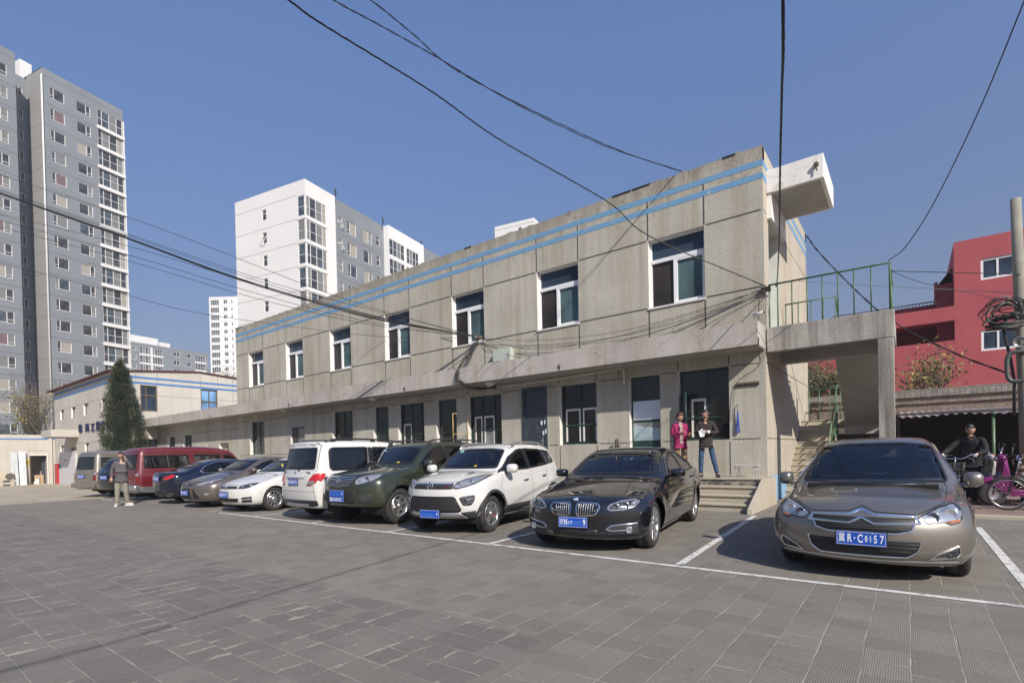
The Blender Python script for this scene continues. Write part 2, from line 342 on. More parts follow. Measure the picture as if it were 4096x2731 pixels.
# ================================================================= wall builder
def WM(kind, v):
    """local (u, n, z): n goes INTO the building"""
    if kind == 'Y': return Matrix(((1, 0, 0, 0), (0, 1, 0, v), (0, 0, 1, 0), (0, 0, 0, 1)))
    if kind == 'X': return Matrix(((0, -1, 0, v), (1, 0, 0, 0), (0, 0, 1, 0), (0, 0, 0, 1)))
def wall(b, M, u0, u1, z0, z1, ops, mt, rm=None, th=.28, joints=()):
    us = sorted({u0, u1, *[o[0] for o in ops], *[o[1] for o in ops]}); zs = sorted({z0, z1, *[o[2] for o in ops], *[o[3] for o in ops]})
    us = [u for u in us if u0 <= u <= u1]; zs = [z for z in zs if z0 <= z <= z1]
    for i in range(len(us) - 1):
        # merge runs of solid cells per column
        run = None
        for j in range(len(zs) - 1):
            cu, cz = (us[i] + us[i + 1]) / 2, (zs[j] + zs[j + 1]) / 2
            hole = any(o[0] < cu < o[1] and o[2] < cz < o[3] for o in ops)
            if not hole: run = (run[0] if run else zs[j], zs[j + 1])
            if (hole or j == len(zs) - 2) and run:
                b.add([M @ Vector((us[i], 0, run[0])), M @ Vector((us[i + 1], 0, run[0])), M @ Vector((us[i + 1], 0, run[1])), M @ Vector((us[i], 0, run[1]))], [(0, 1, 2, 3)], mt); run = None
    for o in ops:
        a, c, d, e = o[:4]; t = o[4] if len(o) > 4 else th
        for p in (((a, 0, d), (a, t, d), (a, t, e), (a, 0, e)), ((c, 0, d), (c, 0, e), (c, t, e), (c, t, d)), ((a, 0, e), (a, t, e), (c, t, e), (c, 0, e)), ((a, 0, d), (c, 0, d), (c, t, d), (a, t, d))):
            b.add([M @ Vector(v) for v in p], [(0, 1, 2, 3)], rm or mt)
    for (a, c, d, e) in joints:   # thin dark grooves, 2 mm proud sheets
        b.add([M @ Vector((a, -.003, d)), M @ Vector((c, -.003, d)), M @ Vector((c, -.003, e)), M @ Vector((a, -.003, e))], [(0, 1, 2, 3)], M_joint)
def window(parent, M, a, c, d, e, n, cols=(), rows=(), fm=None, gm=None, fw=.05, thick=.05, panes=None, name='window', trans=None):
    """cols/rows: fractional positions of bars; panes: material per (col,row) cell"""
    fm = fm or M_pvc; f = MB(); t0, t1 = n, n + thick
    f.box((a, t0, d), (a + fw, t1, e), fm, M); f.box((c - fw, t0, d), (c, t1, e), fm, M); f.box((a + fw, t0, d), (c - fw, t1, d + fw), fm, M); f.box((a + fw, t0, e - fw), (c - fw, t1, e), fm, M)
    cu = [a + fw] + [a + (c - a) * x for x in cols] + [c - fw]; rz = [d + fw] + [d + (e - d) * r for r in rows] + [e - fw]
    for r in rows:
        z = d + (e - d) * r; f.box((a + fw, t0 - .004, z - fw * .5), (c - fw, t1, z + fw * .5), fm, M)
    for x in cols:
        u = a + (c - a) * x; top = trans if trans else e - fw
        f.box((u - fw * .4, t0 + .003, d + fw), (u + fw * .4, t1, top), fm, M)
    fo = f.build(name, parent)
    g = MB()
    for i in range(len(cu) - 1):
        for j in range(len(rz) - 1):
            mt = gm or M_gdark
            if panes: mt = panes.get((i, j), mt)
            g.add([M @ Vector(v) for v in ((cu[i], t1 - .015, rz[j]), (cu[i + 1], t1 - .015, rz[j]), (cu[i + 1], t1 - .015, rz[j + 1]), (cu[i], t1 - .015, rz[j + 1]))], [(0, 1, 2, 3)], mt)
    g.build('pane', fo)
    return fo
# ================================================================= main building
YF, XR, XL_, ZT, YB = 13.6, -2.69, -29.46, 8.55, 20.2
J1, J2, G1, G2, ZC = 7.04, 5.21, 3.39, 1.57, 4.24
mb = thing('office_building', 'long grey stucco two storey building with two worn blue stripes below its roof edge', 'building', (-16, 16.5, 0))
MY = Matrix.Translation((16, -16.5, 0)) @ WM('Y', YF); MX = Matrix.Translation((16, -16.5, 0)) @ WM('X', XR); T0 = Matrix.Translation((16, -16.5, 0))
up = [(-5.58, -4.08), (-9.27, -7.77), (-12.99, -11.48), (-16.74, -15.25), (-20.56, -19.02), (-24.29, -22.77), (-28.06, -26.51)]
gf = [(-4.82, -3.54, G2, 3.41, .24), (-6.22, -5.32, .66, 3.40, .24), (-8.53, -7.24, G2, 3.39, .24), (-9.95, -8.98, .66, 3.44, .10), (-12.33, -10.81, G2, 3.37, .24),
      (-13.91, -12.88, .66, 3.38, .24), (-16.06, -14.56, G2, 3.38, .24), (-17.62, -16.64, .66, 3.38, .24), (-20.54, -19.03, G2, 3.37, .24), (-24.05, -22.80, .66, 2.86, .12), (-28.15, -26.60, 1.6, 3.35, .24)]
ops = [(a, c, J2, J1, .20) for a, c in up] + gf
jt = []; jw = .019
edges = sorted([XR, XL_] + [x for p in up for x in p])
for i in range(0, len(edges) - 1, 2):
    a, c = edges[i], edges[i + 1]
    for z in (J1, J2): jt.append((a + .05, c - .05, z - jw, z + jw))
for a, c in up:
    for x in (a, c): jt += [(x - jw, x + jw, J1 + .02, ZT - .35), (x - jw, x + jw, ZC, J2 - .06)]
ge = sorted([XR - .08, XL_ + .1] + [x for o in gf for x in (o[0], o[1])])
for i in range(0, len(ge) - 1, 2):
    jt.append((ge[i] + .06, ge[i + 1] - .06, G1 - .012, G1 + .012)); jt.append((ge[i] + .06, ge[i + 1] - .06, G2 - .012, G2 + .012))
for o in gf:
    for x in ((o[0], o[1]) if o[2] > 1 else (o[0] - .3,)): jt += [(x - .013, x + .013, G1 + .04, 3.66)] + ([(x - .013, x + .013, .68, G2 - .06)] if o[2] > 1 else [])
b = MB()
wall(b, MY, XL_, XR, 0, ZT, ops, M_wall, M_reveal, joints=jt)
# blue stripes, worn paint
for z in (8.09, 7.78):
    b.add([MY @ Vector(v) for v in ((XL_, -.005, z), (XR, -.005, z), (XR, -.005, z + .14), (XL_, -.005, z + .14))], [(0, 1, 2, 3)], M_blue)
    b.add([MX @ Vector(v) for v in ((YF, -.005, z), (YB, -.005, z), (YB, -.005, z + .14), (YF, -.005, z + .14))], [(0, 1, 2, 3)], M_blue)
dY0, dY1 = 14.13, 15.35
wall(b, MX, YF, YB, 0, ZT, [(dY0, dY1, 4.25, 6.95, .30)], M_side, M_reveal, joints=[(YF + .02, 18.4, G2 - .01, G2 + .01), (YF + .02, YB, G1 - .01, G1 + .01), (15.9, YB, J1 - .01, J1 + .01), (YF + .02, dY0 - .2, J1 - .01, J1 + .01)])
b.add([MX @ Vector(v) for v in ((YF + .002, -.005, -.02), (15.95, -.005, -.02), (15.97, -.005, .66), (YF + .002, -.005, .66))], [(0, 1, 2, 3)], M_blueband)
b.add([T0 @ Vector(v) for v in ((XR, YB, 0), (XL_, YB, 0), (XL_, YB, ZT), (XR, YB, ZT), (XL_, YF, 0), (XL_, YF, ZT))], [(0, 1, 2, 3), (1, 4, 5, 2)], M_side)
# small wall fittings under one mesh: patch of darker render around the bricked door
b.add([MY @ Vector(v) for v in ((-24.34, -.004, .66), (-24.05, -.004, .66), (-24.05, -.004, 3.5), (-24.34, -.004, 3.5))], [(0, 1, 2, 3)], M_soffit)
b.add([MY @ Vector(v) for v in ((-24.05, -.004, 2.86), (-22.76, -.004, 2.86), (-22.76, -.004, 3.5), (-24.05, -.004, 3.5))], [(0, 1, 2, 3)], M_soffit)
b.build('wall', mb, fix=False)
b = MB(); b.box((XL_ + .2, YF + .2, ZT - .35), (XR - .2, YB - .2, ZT - .25), M_roof, T0)
for (a0, a1, c0, c1) in ((XL_, XR, YF, YF + .2), (XL_, XR, YB - .2, YB)): b.box((a0, c0 + .002, ZT - .34), (a1, c1 - .002, ZT + .012), M_wall, T0)
for (a0, a1, c0, c1) in ((XL_, XL_ + .2, YF + .2, YB - .2), (XR - .2, XR, YF + .2, YB - .2)): b.box((a0 + .002, c0 + .002, ZT - .34), (a1 - .002, c1 - .002, ZT + .012), M_wall, T0)
# crumbling edge lumps and black felt pieces
rnd = random.Random(3)
for i in range(90):
    x = rnd.uniform(XL_, XR - .1); s = rnd.uniform(.04, .22); b.box((x, YF + .004, ZT), (x + s, YF + .15, ZT + .012 + rnd.uniform(.005, .03)), M_wall, T0)
for x, s in ((XL_ + .01, .7), (-6.6, .55), (-6.0, .5), (-3.6, .3), (-12.3, .3)): b.box((x, YF - .012, ZT - .01), (x + s, YF + .25, ZT + .035), M_blk, T0)
b.build('roof', mb)
# first floor windows
for i, (a, c) in enumerate(up):
    z0, z1 = J2, J1; H_ = z1 - z0; W_ = c - a; f = MB(); n = .13; M = MY
    fr = .05
    f.box((a, n, z0), (a + fr, n + .07, z1), M_pvc, M); f.box((c - fr, n, z0), (c, n + .07, z1), M_pvc, M); f.box((a + fr, n, z0), (c - fr, n + .07, z0 + .045), M_pvc, M); f.box((a + fr, n, z1 - .045), (c - fr, n + .07, z1), M_pvc, M)
    zt = z0 + H_ * .69; f.box((a + fr, n - .012, zt - .05), (c - fr, n + .07, zt + .05), M_pvc, M)
    xm = a + W_ * .47
    f.box((xm - .055, n - .01, z0 + .045), (xm, n + .06, zt - .05), M_pvc, M)
    for (p0, p1, q) in ((a + fr, xm - .055, .012), (xm, c - fr, -.006)):   # sashes
        if q > 0: continue
        f.box((p0, n + q, z0 + .045), (p0 + .045, n + q + .05, zt - .05), M_pvc, M); f.box((p1 - .045, n + q, z0 + .045), (p1, n + q + .05, zt - .05), M_pvc, M)
        f.box((p0 + .045, n + q, z0 + .045), (p1 - .045, n + q + .05, z0 + .10), M_pvc, M); f.box((p0 + .045, n + q, zt - .10), (p1 - .045, n + q + .05, zt - .05), M_pvc, M)
    fo = f.build('window', mb)
    g = MB(); t = n + .045
    for (u0, u1, w0, w1, mt) in ((a + fr, c - fr, zt + .05, z1 - .045, M_gblue), (a + fr, xm - .05, z0 + .045, zt - .05, M_gbrown), (xm, c - fr, z0 + .045, zt - .05, M_gteal)):
        g.add([M @ Vector(v) for v in ((u0, t, w0), (u1, t, w0), (u1, t, w1), (u0, t, w1))], [(0, 1, 2, 3)], mt)
    g.build('pane', fo)
    s = MB(); s.box((a - .02, -.035, J2 - .045), (c + .0, .13, J2 - .002), M_reveal, M); s.build('sill', fo)
# ground floor windows and doors
def gwin(o, cols, rows, **kw): return window(mb, MY, o[0], o[1], o[2], o[3], .16, cols, rows, M_green, None, .045, .05, **kw)
gwin(gf[0], (.54,), (.32, .67), panes={(1, 2): M_gdark}, trans=None)
gwin(gf[2], (.52,), (.32, .68)); gwin(gf[4], (.36, .72), (.34, .68), panes={(1, 0): M_gpale}); gwin(gf[6], (.42, .78), (.34, .66)); gwin(gf[8], (.45, .8), (.34, .64)); gwin(gf[10], (.5,), (.3, .6))
# pale inner casement frames seen behind the green ones
def inner(o, f0, f1, z0, z1):
    b = MB(); a = o[0] + (o[1] - o[0]) * f0; c = o[0] + (o[1] - o[0]) * f1
    for p in (((a, .172, z0), (a + .05, .186, z1)), ((c - .05, .172, z0), (c, .186, z1)), ((a + .05, .172, z1 - .06), (c - .05, .186, z1))): b.box(p[0], p[1], M_reveal, MY)
    b.build('inner_frame', mb)
inner(gf[2], .10, .50, 1.66, 2.66); inner(gf[2], .56, .93, 1.66, 2.66); inner(gf[4], .12, .34, 1.66, 2.66); inner(gf[4], .40, .70, 1.66, 2.66); inner(gf[6], .1, .4, 1.66, 2.6); inner(gf[0], .22, .52, 1.66, 2.66)
def casement(pts, mt, name, w_=.03):
    b = MB()
    for i in range(4):
        p, q = pts[i], pts[(i + 1) % 4]; b.tube([T0 @ Vector(p), T0 @ Vector(q)], w_ / 2, mt, 4)
    p = (Vector(pts[0]) * .62 + Vector(pts[3]) * .38); q = (Vector(pts[1]) * .62 + Vector(pts[2]) * .38); b.tube([T0 @ p, T0 @ q], w_ * .35, mt, 4)
    fo = b.build(name, mb); return fo
M_yel = mat('faded_yellow_frame', (.55, .40, .17), .6)
casement([(-12.33, 13.58, 1.62), (-12.62, 13.14, 1.62), (-12.62, 13.14, 2.78), (-12.33, 13.58, 2.78)], M_yel, 'open_casement')
g = MB(); fo = casement([(-4.76, 13.74, 1.60), (-4.54, 13.34, 1.60), (-4.54, 13.34, 2.80), (-4.76, 13.74, 2.80)], M_green, 'open_casement', .045)
g.add([T0 @ Vector(v) for v in ((-4.755, 13.735, 1.62), (-4.545, 13.345, 1.62), (-4.545, 13.345, 2.78), (-4.755, 13.735, 2.78))], [(0, 1, 2, 3)], M_gpale); g.build('pane', fo)
# green half glazed doors
for k_, o in enumerate((gf[1], gf[5], gf[7])):
    b = MB(); b.box((o[0], .16, o[2]), (o[1], .21, o[3]), M_green, MY)
    a, c = o[0] + .05, o[1] - .05
    for z0, z1, mt in ((2.84, 3.32, M_gdark), (2.20, 2.72, (M_paper, M_gdark, M_green)[k_]), (1.62, 2.12, (M_gpale, M_gdark, M_gdark)[k_])):
        b.add([MY @ Vector(v) for v in ((a, .156, z0), (c, .156, z0), (c, .156, z1), (a, .156, z1))], [(0, 1, 2, 3)], mt)
    b.box((o[0], .145, 2.74), (o[1], .16, 2.80), M_green, MY); b.box((a, .15, 2.14), (c, .158, 2.18), M_green, MY)
    if k_ == 0:
        b.add([MY @ Vector(v) for v in ((a, .154, 1.62), (c, .154, 1.62), (c, .154, 1.95), (a + .3, .154, 2.0), (a, .154, 2.08))], [(0, 1, 2, 3, 4)], mat('tattered_sheet', (.33, .43, .47), .7, var=.3, vscale=6))
    d = b.build('green_door', mb)
# blue grey steel door
o = gf[3]; b = MB(); a, c, z0, z1 = o[:4]
b.box((a, -.03, z0), (a + .11, .09, z1), M_dkdoor, MY); b.box((c - .11, -.03, z0), (c, .09, z1), M_dkdoor, MY); b.box((a + .11, -.03, z1 - .1), (c - .11, .09, z1), M_dkdoor, MY); b.box((a + .11, -.03, 2.70), (c - .11, .09, 2.80), M_dkdoor, MY)
b.box((a + .11, .02, 2.80), (c - .11, .07, z1 - .1), M_dkdoor, MY)
fo = b.build('door_frame', mb, bevel=.006)
b = MB(); b.box((a + .115, .0, z0), (c - .115, .05, 2.695), M_dkdoor, MY)
import itertools
ring = [((a + c) / 2 - .02 + .20 * math.cos(t), -.004, 1.72 + .55 * math.sin(t)) for t in np.linspace(0, 2 * math.pi, 33)]
b.tube([MY @ Vector(p) for p in ring], .010, M_dkdoor, 5, False)
ring = [((a + c) / 2 - .02 + .12 * math.cos(t), -.004, 1.72 + .42 * math.sin(t)) for t in np.linspace(0, 2 * math.pi, 33)]
b.tube([MY @ Vector(p) for p in ring], .007, M_dkdoor, 5, False)
for x in (a + .17, c - .17): b.tube([MY @ Vector((x, -.002, .9)), MY @ Vector((x, -.002, 2.4))], .007, M_dkdoor, 5)
d = b.build('door', mb)
b = MB(); b.box((c - .20, -.025, 1.45), (c - .14, -.004, 1.85), M_metal, MY); b.tube([MY @ Vector((c - .17, -.05, 1.72)), MY @ Vector((c - .30, -.06, 1.72))], .012, M_metal, 6); b.build('handle', d)
b = MB()
for x, z, dx in ((-9.20, 2.20, .07), (-9.14, 1.88, .06), (-9.04, 1.93, .05), (-9.07, 2.22, .04)): b.add([MY @ Vector(v) for v in ((x, -.036, z), (x + dx, -.036, z + .03), (x + dx * .8, -.036, z + .16), (x - .02, -.036, z + .13))], [(0, 1, 2, 3)], M_paper)
b.build('torn_notice', mb)
# bricked grey door opening with small window
o = gf[9]; b = MB(); b.box((o[0], .1, .66), (o[1], .14, 2.86), M_dkdoor, MY); b.box((o[0] + .05, .08, .7), (o[0] + .5, .1, 2.8), M_gdark, MY); b.box((o[0] + .55, .085, 1.5), (o[1] - .06, .1, 2.78), M_gpale, MY); b.build('grey_door', mb)
# side door on the balcony
b = MB(); b.box((dY0, .28, 4.25), (dY1, .33, 6.95), M_green, MX); b.box((dY0 + .08, .265, 6.15), (dY1 - .08, .28, 6.85), M_gdark, MX)
Mgd = mat('green_door_paint', (.03, .22, .14), .45)
b.box((dY0 + .07, .262, 4.3), (dY1 - .07, .28, 6.05), Mgd, MX)
for z in (4.6, 5.35): b.box((dY0 + .25, .252, z), (dY1 - .25, .262, z + .55), Mgd, MX)
b.build('balcony_door', mb)
# lintel boxes above the side door and white slab hood
b = MB(); b.box((XR + .001, 14.02, 6.95), (XR + .10, 15.9, 7.55), M_slabw, T0); b.build('lintel', mb)
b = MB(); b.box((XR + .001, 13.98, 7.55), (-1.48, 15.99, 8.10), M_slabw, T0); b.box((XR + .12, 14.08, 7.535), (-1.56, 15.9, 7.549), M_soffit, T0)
b.tube([T0 @ Vector((-1.62, 13.90, 7.86)), T0 @ Vector((-1.62, 14.0, 7.87))], .055, M_brown, 8); b.tube([T0 @ Vector((-1.62, 13.93, 7.82)), T0 @ Vector((-1.6, 13.92, 7.70))], .018, M_brown, 5)
b.build('door_hood', mb, bevel=.008)
# canopy along the front, with drain spouts and lamps
CY = 12.80
b = MB(); b.box((-41.2, CY, 3.70), (XR, YF - .002, 3.86), M_fascia, T0); b.box((-41.2, CY - .001, 3.699), (XR, CY + .12, ZC), M_fascia, T0)
b.box((XR - .10, CY + .12, 3.86), (XR + .0005, YF - .002, ZC), M_fascia, T0)
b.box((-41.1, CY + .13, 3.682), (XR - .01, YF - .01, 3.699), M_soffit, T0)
for i in range(140):
    x = rnd.uniform(-41, XR - .3); s = rnd.uniform(.05, .3); b.box((x, CY + .004, ZC), (x + s, CY + .1, ZC + rnd.uniform(.004, .022)), M_fascia, T0)
for x in (-8.0, -14.7, -22.7, -31.0):
    b.box((x - .035, CY - .03, 3.80), (x + .035, CY + .02, 3.87), M_brown, T0); b.box((x - .02, CY - .008, 3.71), (x + .02, CY, 3.8), M_brown, T0)
b.build('canopy', mb)
for x in (-10.95, -17.1, -23.9):
    b = MB(); b.lathe([(0, -.09), (.10, -.075), (.16, -.03), (.17, 0)], (x + 16, 13.2 - 16.5, 3.68), M_reveal, 20); b.build('ceiling_lamp', mb)
b = MB(); b.tube([T0 @ Vector(p) for p in ((-24, 13.5, 3.50), (-17, 13.5, 3.56), (-11.2, 13.5, 3.60))], .03, M_fascia, 8)
b.tube([T0 @ Vector(p) for p in ((-11.2, 13.54, 3.56), (-9, 13.54, 3.58), (-6.4, 13.54, 3.66), (-6.33, 13.54, 3.62), (-6.33, 13.54, 3.2))], .02, M_reveal, 8)
b.box((-11.3, 13.45, 3.5), (-11.1, 13.58, 3.66), M_reveal, T0); b.build('conduit', mb)
b = MB(); b.box((-10.95, 13.38, 4.27), (-10.22, 13.59, 4.80), mat('pale_green_cabinet', (.42, .46, .40), .6, var=.06), T0); b.box((-10.34, 13.375, 4.5), (-10.31, 13.38, 4.6), M_blk, T0)
o = b.build('meter_cabinet'); o.location = (-16, 16.5, 0); tag(o, 'pale metal meter cabinet standing on the canopy below an upstairs window', 'cabinet')
b = MB(); b.box((-3.36, 13.55, 2.90), (-2.84, 13.60, 2.95), M_brown, T0); b.box((-3.36, 13.56, 2.87), (-2.84, 13.60, 2.90), M_blk, T0); b.build('rusty_bracket', mb)
# single storey wing to the left
wg = thing('single_storey_wing', 'low cream wing joining the grey building to the white two storey building', 'building', (-35, 15, 0))
T1 = Matrix.Translation((35, -15, 0)); MY1 = T1 @ WM('Y', YF)
eo = [(-39.49, -38.27, 1.5, 2.95, .24), (-36.97, -35.66, 1.5, 2.97, .24), (-31.85, -30.62, 0, 2.32, .3)]
b = MB(); wall(b, MY1, -41.2, XL_, -.35, 3.9, eo, M_wall, M_reveal, joints=[(-41.2, -39.6, 2.98, 3.0), (-35.5, XL_, 3.05, 3.075), (-33.4, -33.37, 2.4, 3.7), (-35.5, -35.47, 3.05, 3.7)])
b.add([T1 @ Vector(v) for v in ((-41.2, YF + .005, 3.9), (XL_, YF + .005, 3.9), (XL_, YB, 3.9), (-41.2, YB, 3.9))], [(0, 1, 2, 3)], M_roof)
b.box((-41.1, YF - .002, 0), (-41.05, YF + .25, 3.9), M_wall, T1); b.build('wall', wg, fix=False)
for o in eo[:2]: window(wg, MY1, o[0], o[1], o[2], o[3], .15, (.5,), (.62,), M_green)
b = MB(); b.box((-35.02, -.03, .9), (-33.42, -.002, 2.35), mat('grey_board', (.42, .40, .36), .8), MY1); b.build('boarded_panel', wg)
b = MB(); b.box((-31.85, .2, 0), (-30.62, .25, 2.32), M_soffit, MY1); b.box((-30.70, -.04, 0), (-30.62, .2, 2.32), M_brown, MY1); b.build('door', wg)
# ================================================================= platform and steps
b = MB(); zp = .66; M = Matrix()
b.box((-10.9, 12.75, 0), (-6.0, 13.598, zp), M_steps)
for (y0, z1) in ((12.5, zp), (12.18, .49), (11.86, .32), (11.5, .155)):
    b.box((-6.0, y0, 0), (-2.60, 13.597 if z1 == zp else y0 + .32, z1 - .03), M_steps); b.box((-6.0, y0 - .03, z1 - .03), (-2.585, 13.597 if z1 == zp else y0 + .29, z1), M_steps)
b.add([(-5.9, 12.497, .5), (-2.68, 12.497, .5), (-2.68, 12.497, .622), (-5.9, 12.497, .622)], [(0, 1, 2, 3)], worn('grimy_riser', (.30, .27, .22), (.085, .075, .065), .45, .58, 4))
b.add([(-2.585, 11.1, 0), (-2.50, 11.1, 0), (-2.50, 13.597, 0), (-2.585, 13.597, 0), (-2.585, 12.45, .66), (-2.50, 12.45, .66), (-2.50, 13.597, .66), (-2.585, 13.597, .66), (-2.585, 11.12, .10), (-2.50, 11.12, .10)],
      [(0, 1, 9, 8), (8, 9, 5, 4), (4, 5, 6, 7), (1, 2, 6, 5, 9), (0, 8, 4, 7, 3), (2, 3, 7, 6)], M_steps)
tag(b.build('entrance_steps'), 'low concrete platform with four steps along the ground floor wall of the grey building', 'steps')
# ================================================================= external staircase with balcony
st = thing('external_staircase', 'concrete outside staircase and balcony on the right end of the grey building', 'staircase', (-1.4, 15.5, 0))
T2 = Matrix.Translation((1.4, -15.5, 0))
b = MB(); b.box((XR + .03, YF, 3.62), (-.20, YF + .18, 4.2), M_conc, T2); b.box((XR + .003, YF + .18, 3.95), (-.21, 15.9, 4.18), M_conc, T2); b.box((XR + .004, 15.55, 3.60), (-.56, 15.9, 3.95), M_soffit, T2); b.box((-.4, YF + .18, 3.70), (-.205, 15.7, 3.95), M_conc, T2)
b.build('balcony_slab', st, bevel=.01)
b = MB(); b.box((-.50, YF + .01, 0), (-.215, YF + .33, 3.62), M_conc, T2); b.build('column', st, bevel=.01)
b = MB(); ns = 13; zs0 = 2.18
for i in range(ns):
    z = zs0 * (i + 1) / ns; y = 15.75 + (19.0 - 15.75) * i / ns
    b.box((XR + .003, y, max(0, z - .5)), (-1.72, y + .27, z - .025), M_steps, T2); b.box((XR + .003, y - .02, z - .025), (-1.70, y + .25, z), M_steps, T2)
b.build('lower_flight', st)
b = MB(); b.box((XR + .003, 19.0, 1.95), (-.45, 20.15, 2.18), M_steps, T2); b.box((-.9, 19.0, 0), (-.6, 19.3, 1.95), M_conc, T2); b.build('landing', st)
b = MB()
# upper flight: sloping slab from the landing back up to the balcony
x0, x1 = -1.5, -.5
lo0, lo1 = Vector((0, 18.95, 1.80)), Vector((0, 15.9, 3.72))
vs = []
for x in (x0, x1):
    vs += [(x, lo0.y, lo0.z), (x, lo1.y, lo1.z), (x, lo1.y, lo1.z + .25), (x, lo0.y, lo0.z + .25)]
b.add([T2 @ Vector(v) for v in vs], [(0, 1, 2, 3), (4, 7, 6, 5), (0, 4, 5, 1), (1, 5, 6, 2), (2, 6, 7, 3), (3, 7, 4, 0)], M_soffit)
for i in range(11):
    z = 2.1 + 2.05 * i / 11; y = 18.95 - 3.05 * i / 11
    b.box((x0, y - .27, z - .05), (x1, y, z + .14), M_steps, T2)
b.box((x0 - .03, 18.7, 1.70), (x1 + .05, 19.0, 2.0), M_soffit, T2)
b.build('upper_flight', st)
def rail(pts, posts, bot, name='railing', r=.022):
    b = MB(); b.tube([T2 @ Vector(p) for p in pts], r, M_greenr, 8)
    for p, zb in posts: b.tube([T2 @ Vector(p), T2 @ Vector((p[0], p[1], zb))], .016, M_greenr, 6)
    return b.build(name, st)
yr = YF + .06
rail([(-2.62, yr, 5.22), (-.29, yr, 5.20), (-.27, yr, 5.12), (-.27, yr, 4.2)], [((x, yr, 5.21), 4.18) for x in (-2.42, -2.12, -1.81, -1.51, -1.21, -.91, -.60)] + [((-2.60, yr, 5.21), 4.18)], 4.2)
rail([(-.27, yr, 5.2), (-.27, 15.6, 5.2)], [((-.27, y, 5.2), 4.18) for y in (14.2, 14.8, 15.6)], 4.2)
rail([(-2.62, 15.75, 5.2), (-1.45, 15.75, 5.2), (-1.42, 18.8, 3.2)], [((x, 15.75, 5.2), 4.18) for x in (-2.6, -2.3, -2.0, -1.72)] + [((-1.45, 15.75, 5.2), 4.1), ((-1.43, 17.2, 4.22), 3.2)], 4.2)
rail([(-1.72, 15.85, 1.0), (-1.75, 18.9, 3.15), (-1.75, 19.1, 3.25), (-1.75, 20.05, 3.25), (-2.66, 20.05, 3.25)], [((-1.72, 15.85, 1.0), .1), ((-1.735, 17.3, 2.02), 1.1), ((-1.75, 18.9, 3.15), 2.1), ((-1.75, 20.05, 3.25), 2.1), ((-2.05, 20.05, 3.25), 2.1), ((-2.35, 20.05, 3.25), 2.1), ((-2.64, 20.05, 3.25), 2.1)], 2)
b = MB(); b.tube([T2 @ Vector((-1.70, 15.95, .45)), T2 @ Vector((-1.73, 18.9, 2.6))], .05, M_greenr, 6); b.build('handrail_stringer', st)
# ================================================================= left two storey building (letters on its wall)
lb = thing('white_two_storey_building', 'cream two storey building with dark red roof edge, bright blue stripes and blue characters', 'building', (-48, 15, 0))
T3 = Matrix.Translation((48, -15, 0)); XB, YL = -41.22, 11.18
MLY, MLX = T3 @ WM('Y', YL), T3 @ WM('X', XB)
lo = [(-54.62, -53.5, 4.85, 5.68, .15), (-51.38, -50.15, 4.85, 5.68, .15), (-48.12, -46.85, 4.85, 5.69, .15), (-44.0, -42.8, 4.85, 5.72, .15), (-48.1, -46.95, 1.9, 2.82, .15), (-54.9, -53.7, 2.27, 2.81, .12), (-51.85, -50.2, 2.2, 2.59, .1)]
b = MB(); wall(b, MLY, -56.3, XB, -.4, 7.35, lo, M_whitewall, M_reveal, joints=[(-56.3, -54.8, 5.70, 5.72), (-53.4, -51.5, 5.70, 5.72), (-50, -48.2, 5.70, 5.72), (-46.7, -44.1, 5.71, 5.73), (-42.7, XB, 5.72, 5.74), (-56.3, -54.95, 2.83, 2.85), (-50.1, -48.2, 2.83, 2.85), (-46.8, XB, 2.83, 2.85)])
ro = [(12.65, 13.66, 4.78, 6.55, .12), (16.42, 17.60, 4.2, 6.6, .12), (12.4, 13.62, 1.2, 2.90, .12)]
wall(b, MLX, YL, 19.6, -.4, 7.35, ro, M_whitewall, M_reveal, joints=[(13.75, 16.35, 5.87, 5.89), (17.7, 19.6, 5.87, 5.89), (12.4, 12.42, 6.7, 7.3), (13.66, 13.68, 6.65, 7.5), (16.4, 16.42, 6.7, 7.6), (17.6, 17.62, 6.7, 7.6), (18.7, 18.72, 4.3, 7.5)])
b.add([MLX @ Vector(v) for v in ((YL, 0, 7.35), (19.6, 0, 7.35), (19.6, 0, 7.62), (16.3, 0, 7.80), (YL, 0, 7.35))][:4], [(0, 1, 2, 3)], M_whitewall)
for z in (6.98, 6.62):
    b.add([MLY @ Vector(v) for v in ((-56.3, -.012, z), (XB + .01, -.012, z), (XB + .01, -.012, z + .13), (-56.3, -.012, z + .13))], [(0, 1, 2, 3)], M_blue2)
    b.add([MLX @ Vector(v) for v in ((YL - .012, -.012, z), (19.6, -.012, z), (19.6, -.012, z + .13), (YL - .012, -.012, z + .13))], [(0, 1, 2, 3)], M_blue2)
b.add([T3 @ Vector(v) for v in ((-56.3, YL, -.4), (-56.3, 22, -.4), (-56.3, 22, 7.35), (-56.3, YL, 7.35), (XB, 19.6, -.4), (XB, 19.6, 7.6))], [(0, 1, 2, 3)], M_whitewall)
b.build('wall', lb, fix=False)
M_redroof = mat('dark_red_roof_edge', (.10, .025, .025), .7)
b = MB()
for y0, z0, y1, z1 in ((YL - .35, 7.30, 16.3, 7.80), (16.3, 7.80, 21.5, 7.42)):
    b.add([T3 @ Vector(v) for v in ((-57.3, y0, z0), (XB + .12, y0, z0), (XB + .12, y1, z1), (-57.3, y1, z1), (-57.3, y0, z0 + .07), (XB + .12, y0, z0 + .07), (XB + .12, y1, z1 + .07), (-57.3, y1, z1 + .07))],
          [(0, 3, 2, 1), (4, 5, 6, 7), (0, 1, 5, 4), (1, 2, 6, 5), (2, 3, 7, 6), (3, 0, 4, 7)], M_redroof)
b.build('roof', lb)
for o in lo[:5]: window(lb, MLY, o[0], o[1], o[2], o[3], .12, (), (), M_brown, M_gpale, .04)
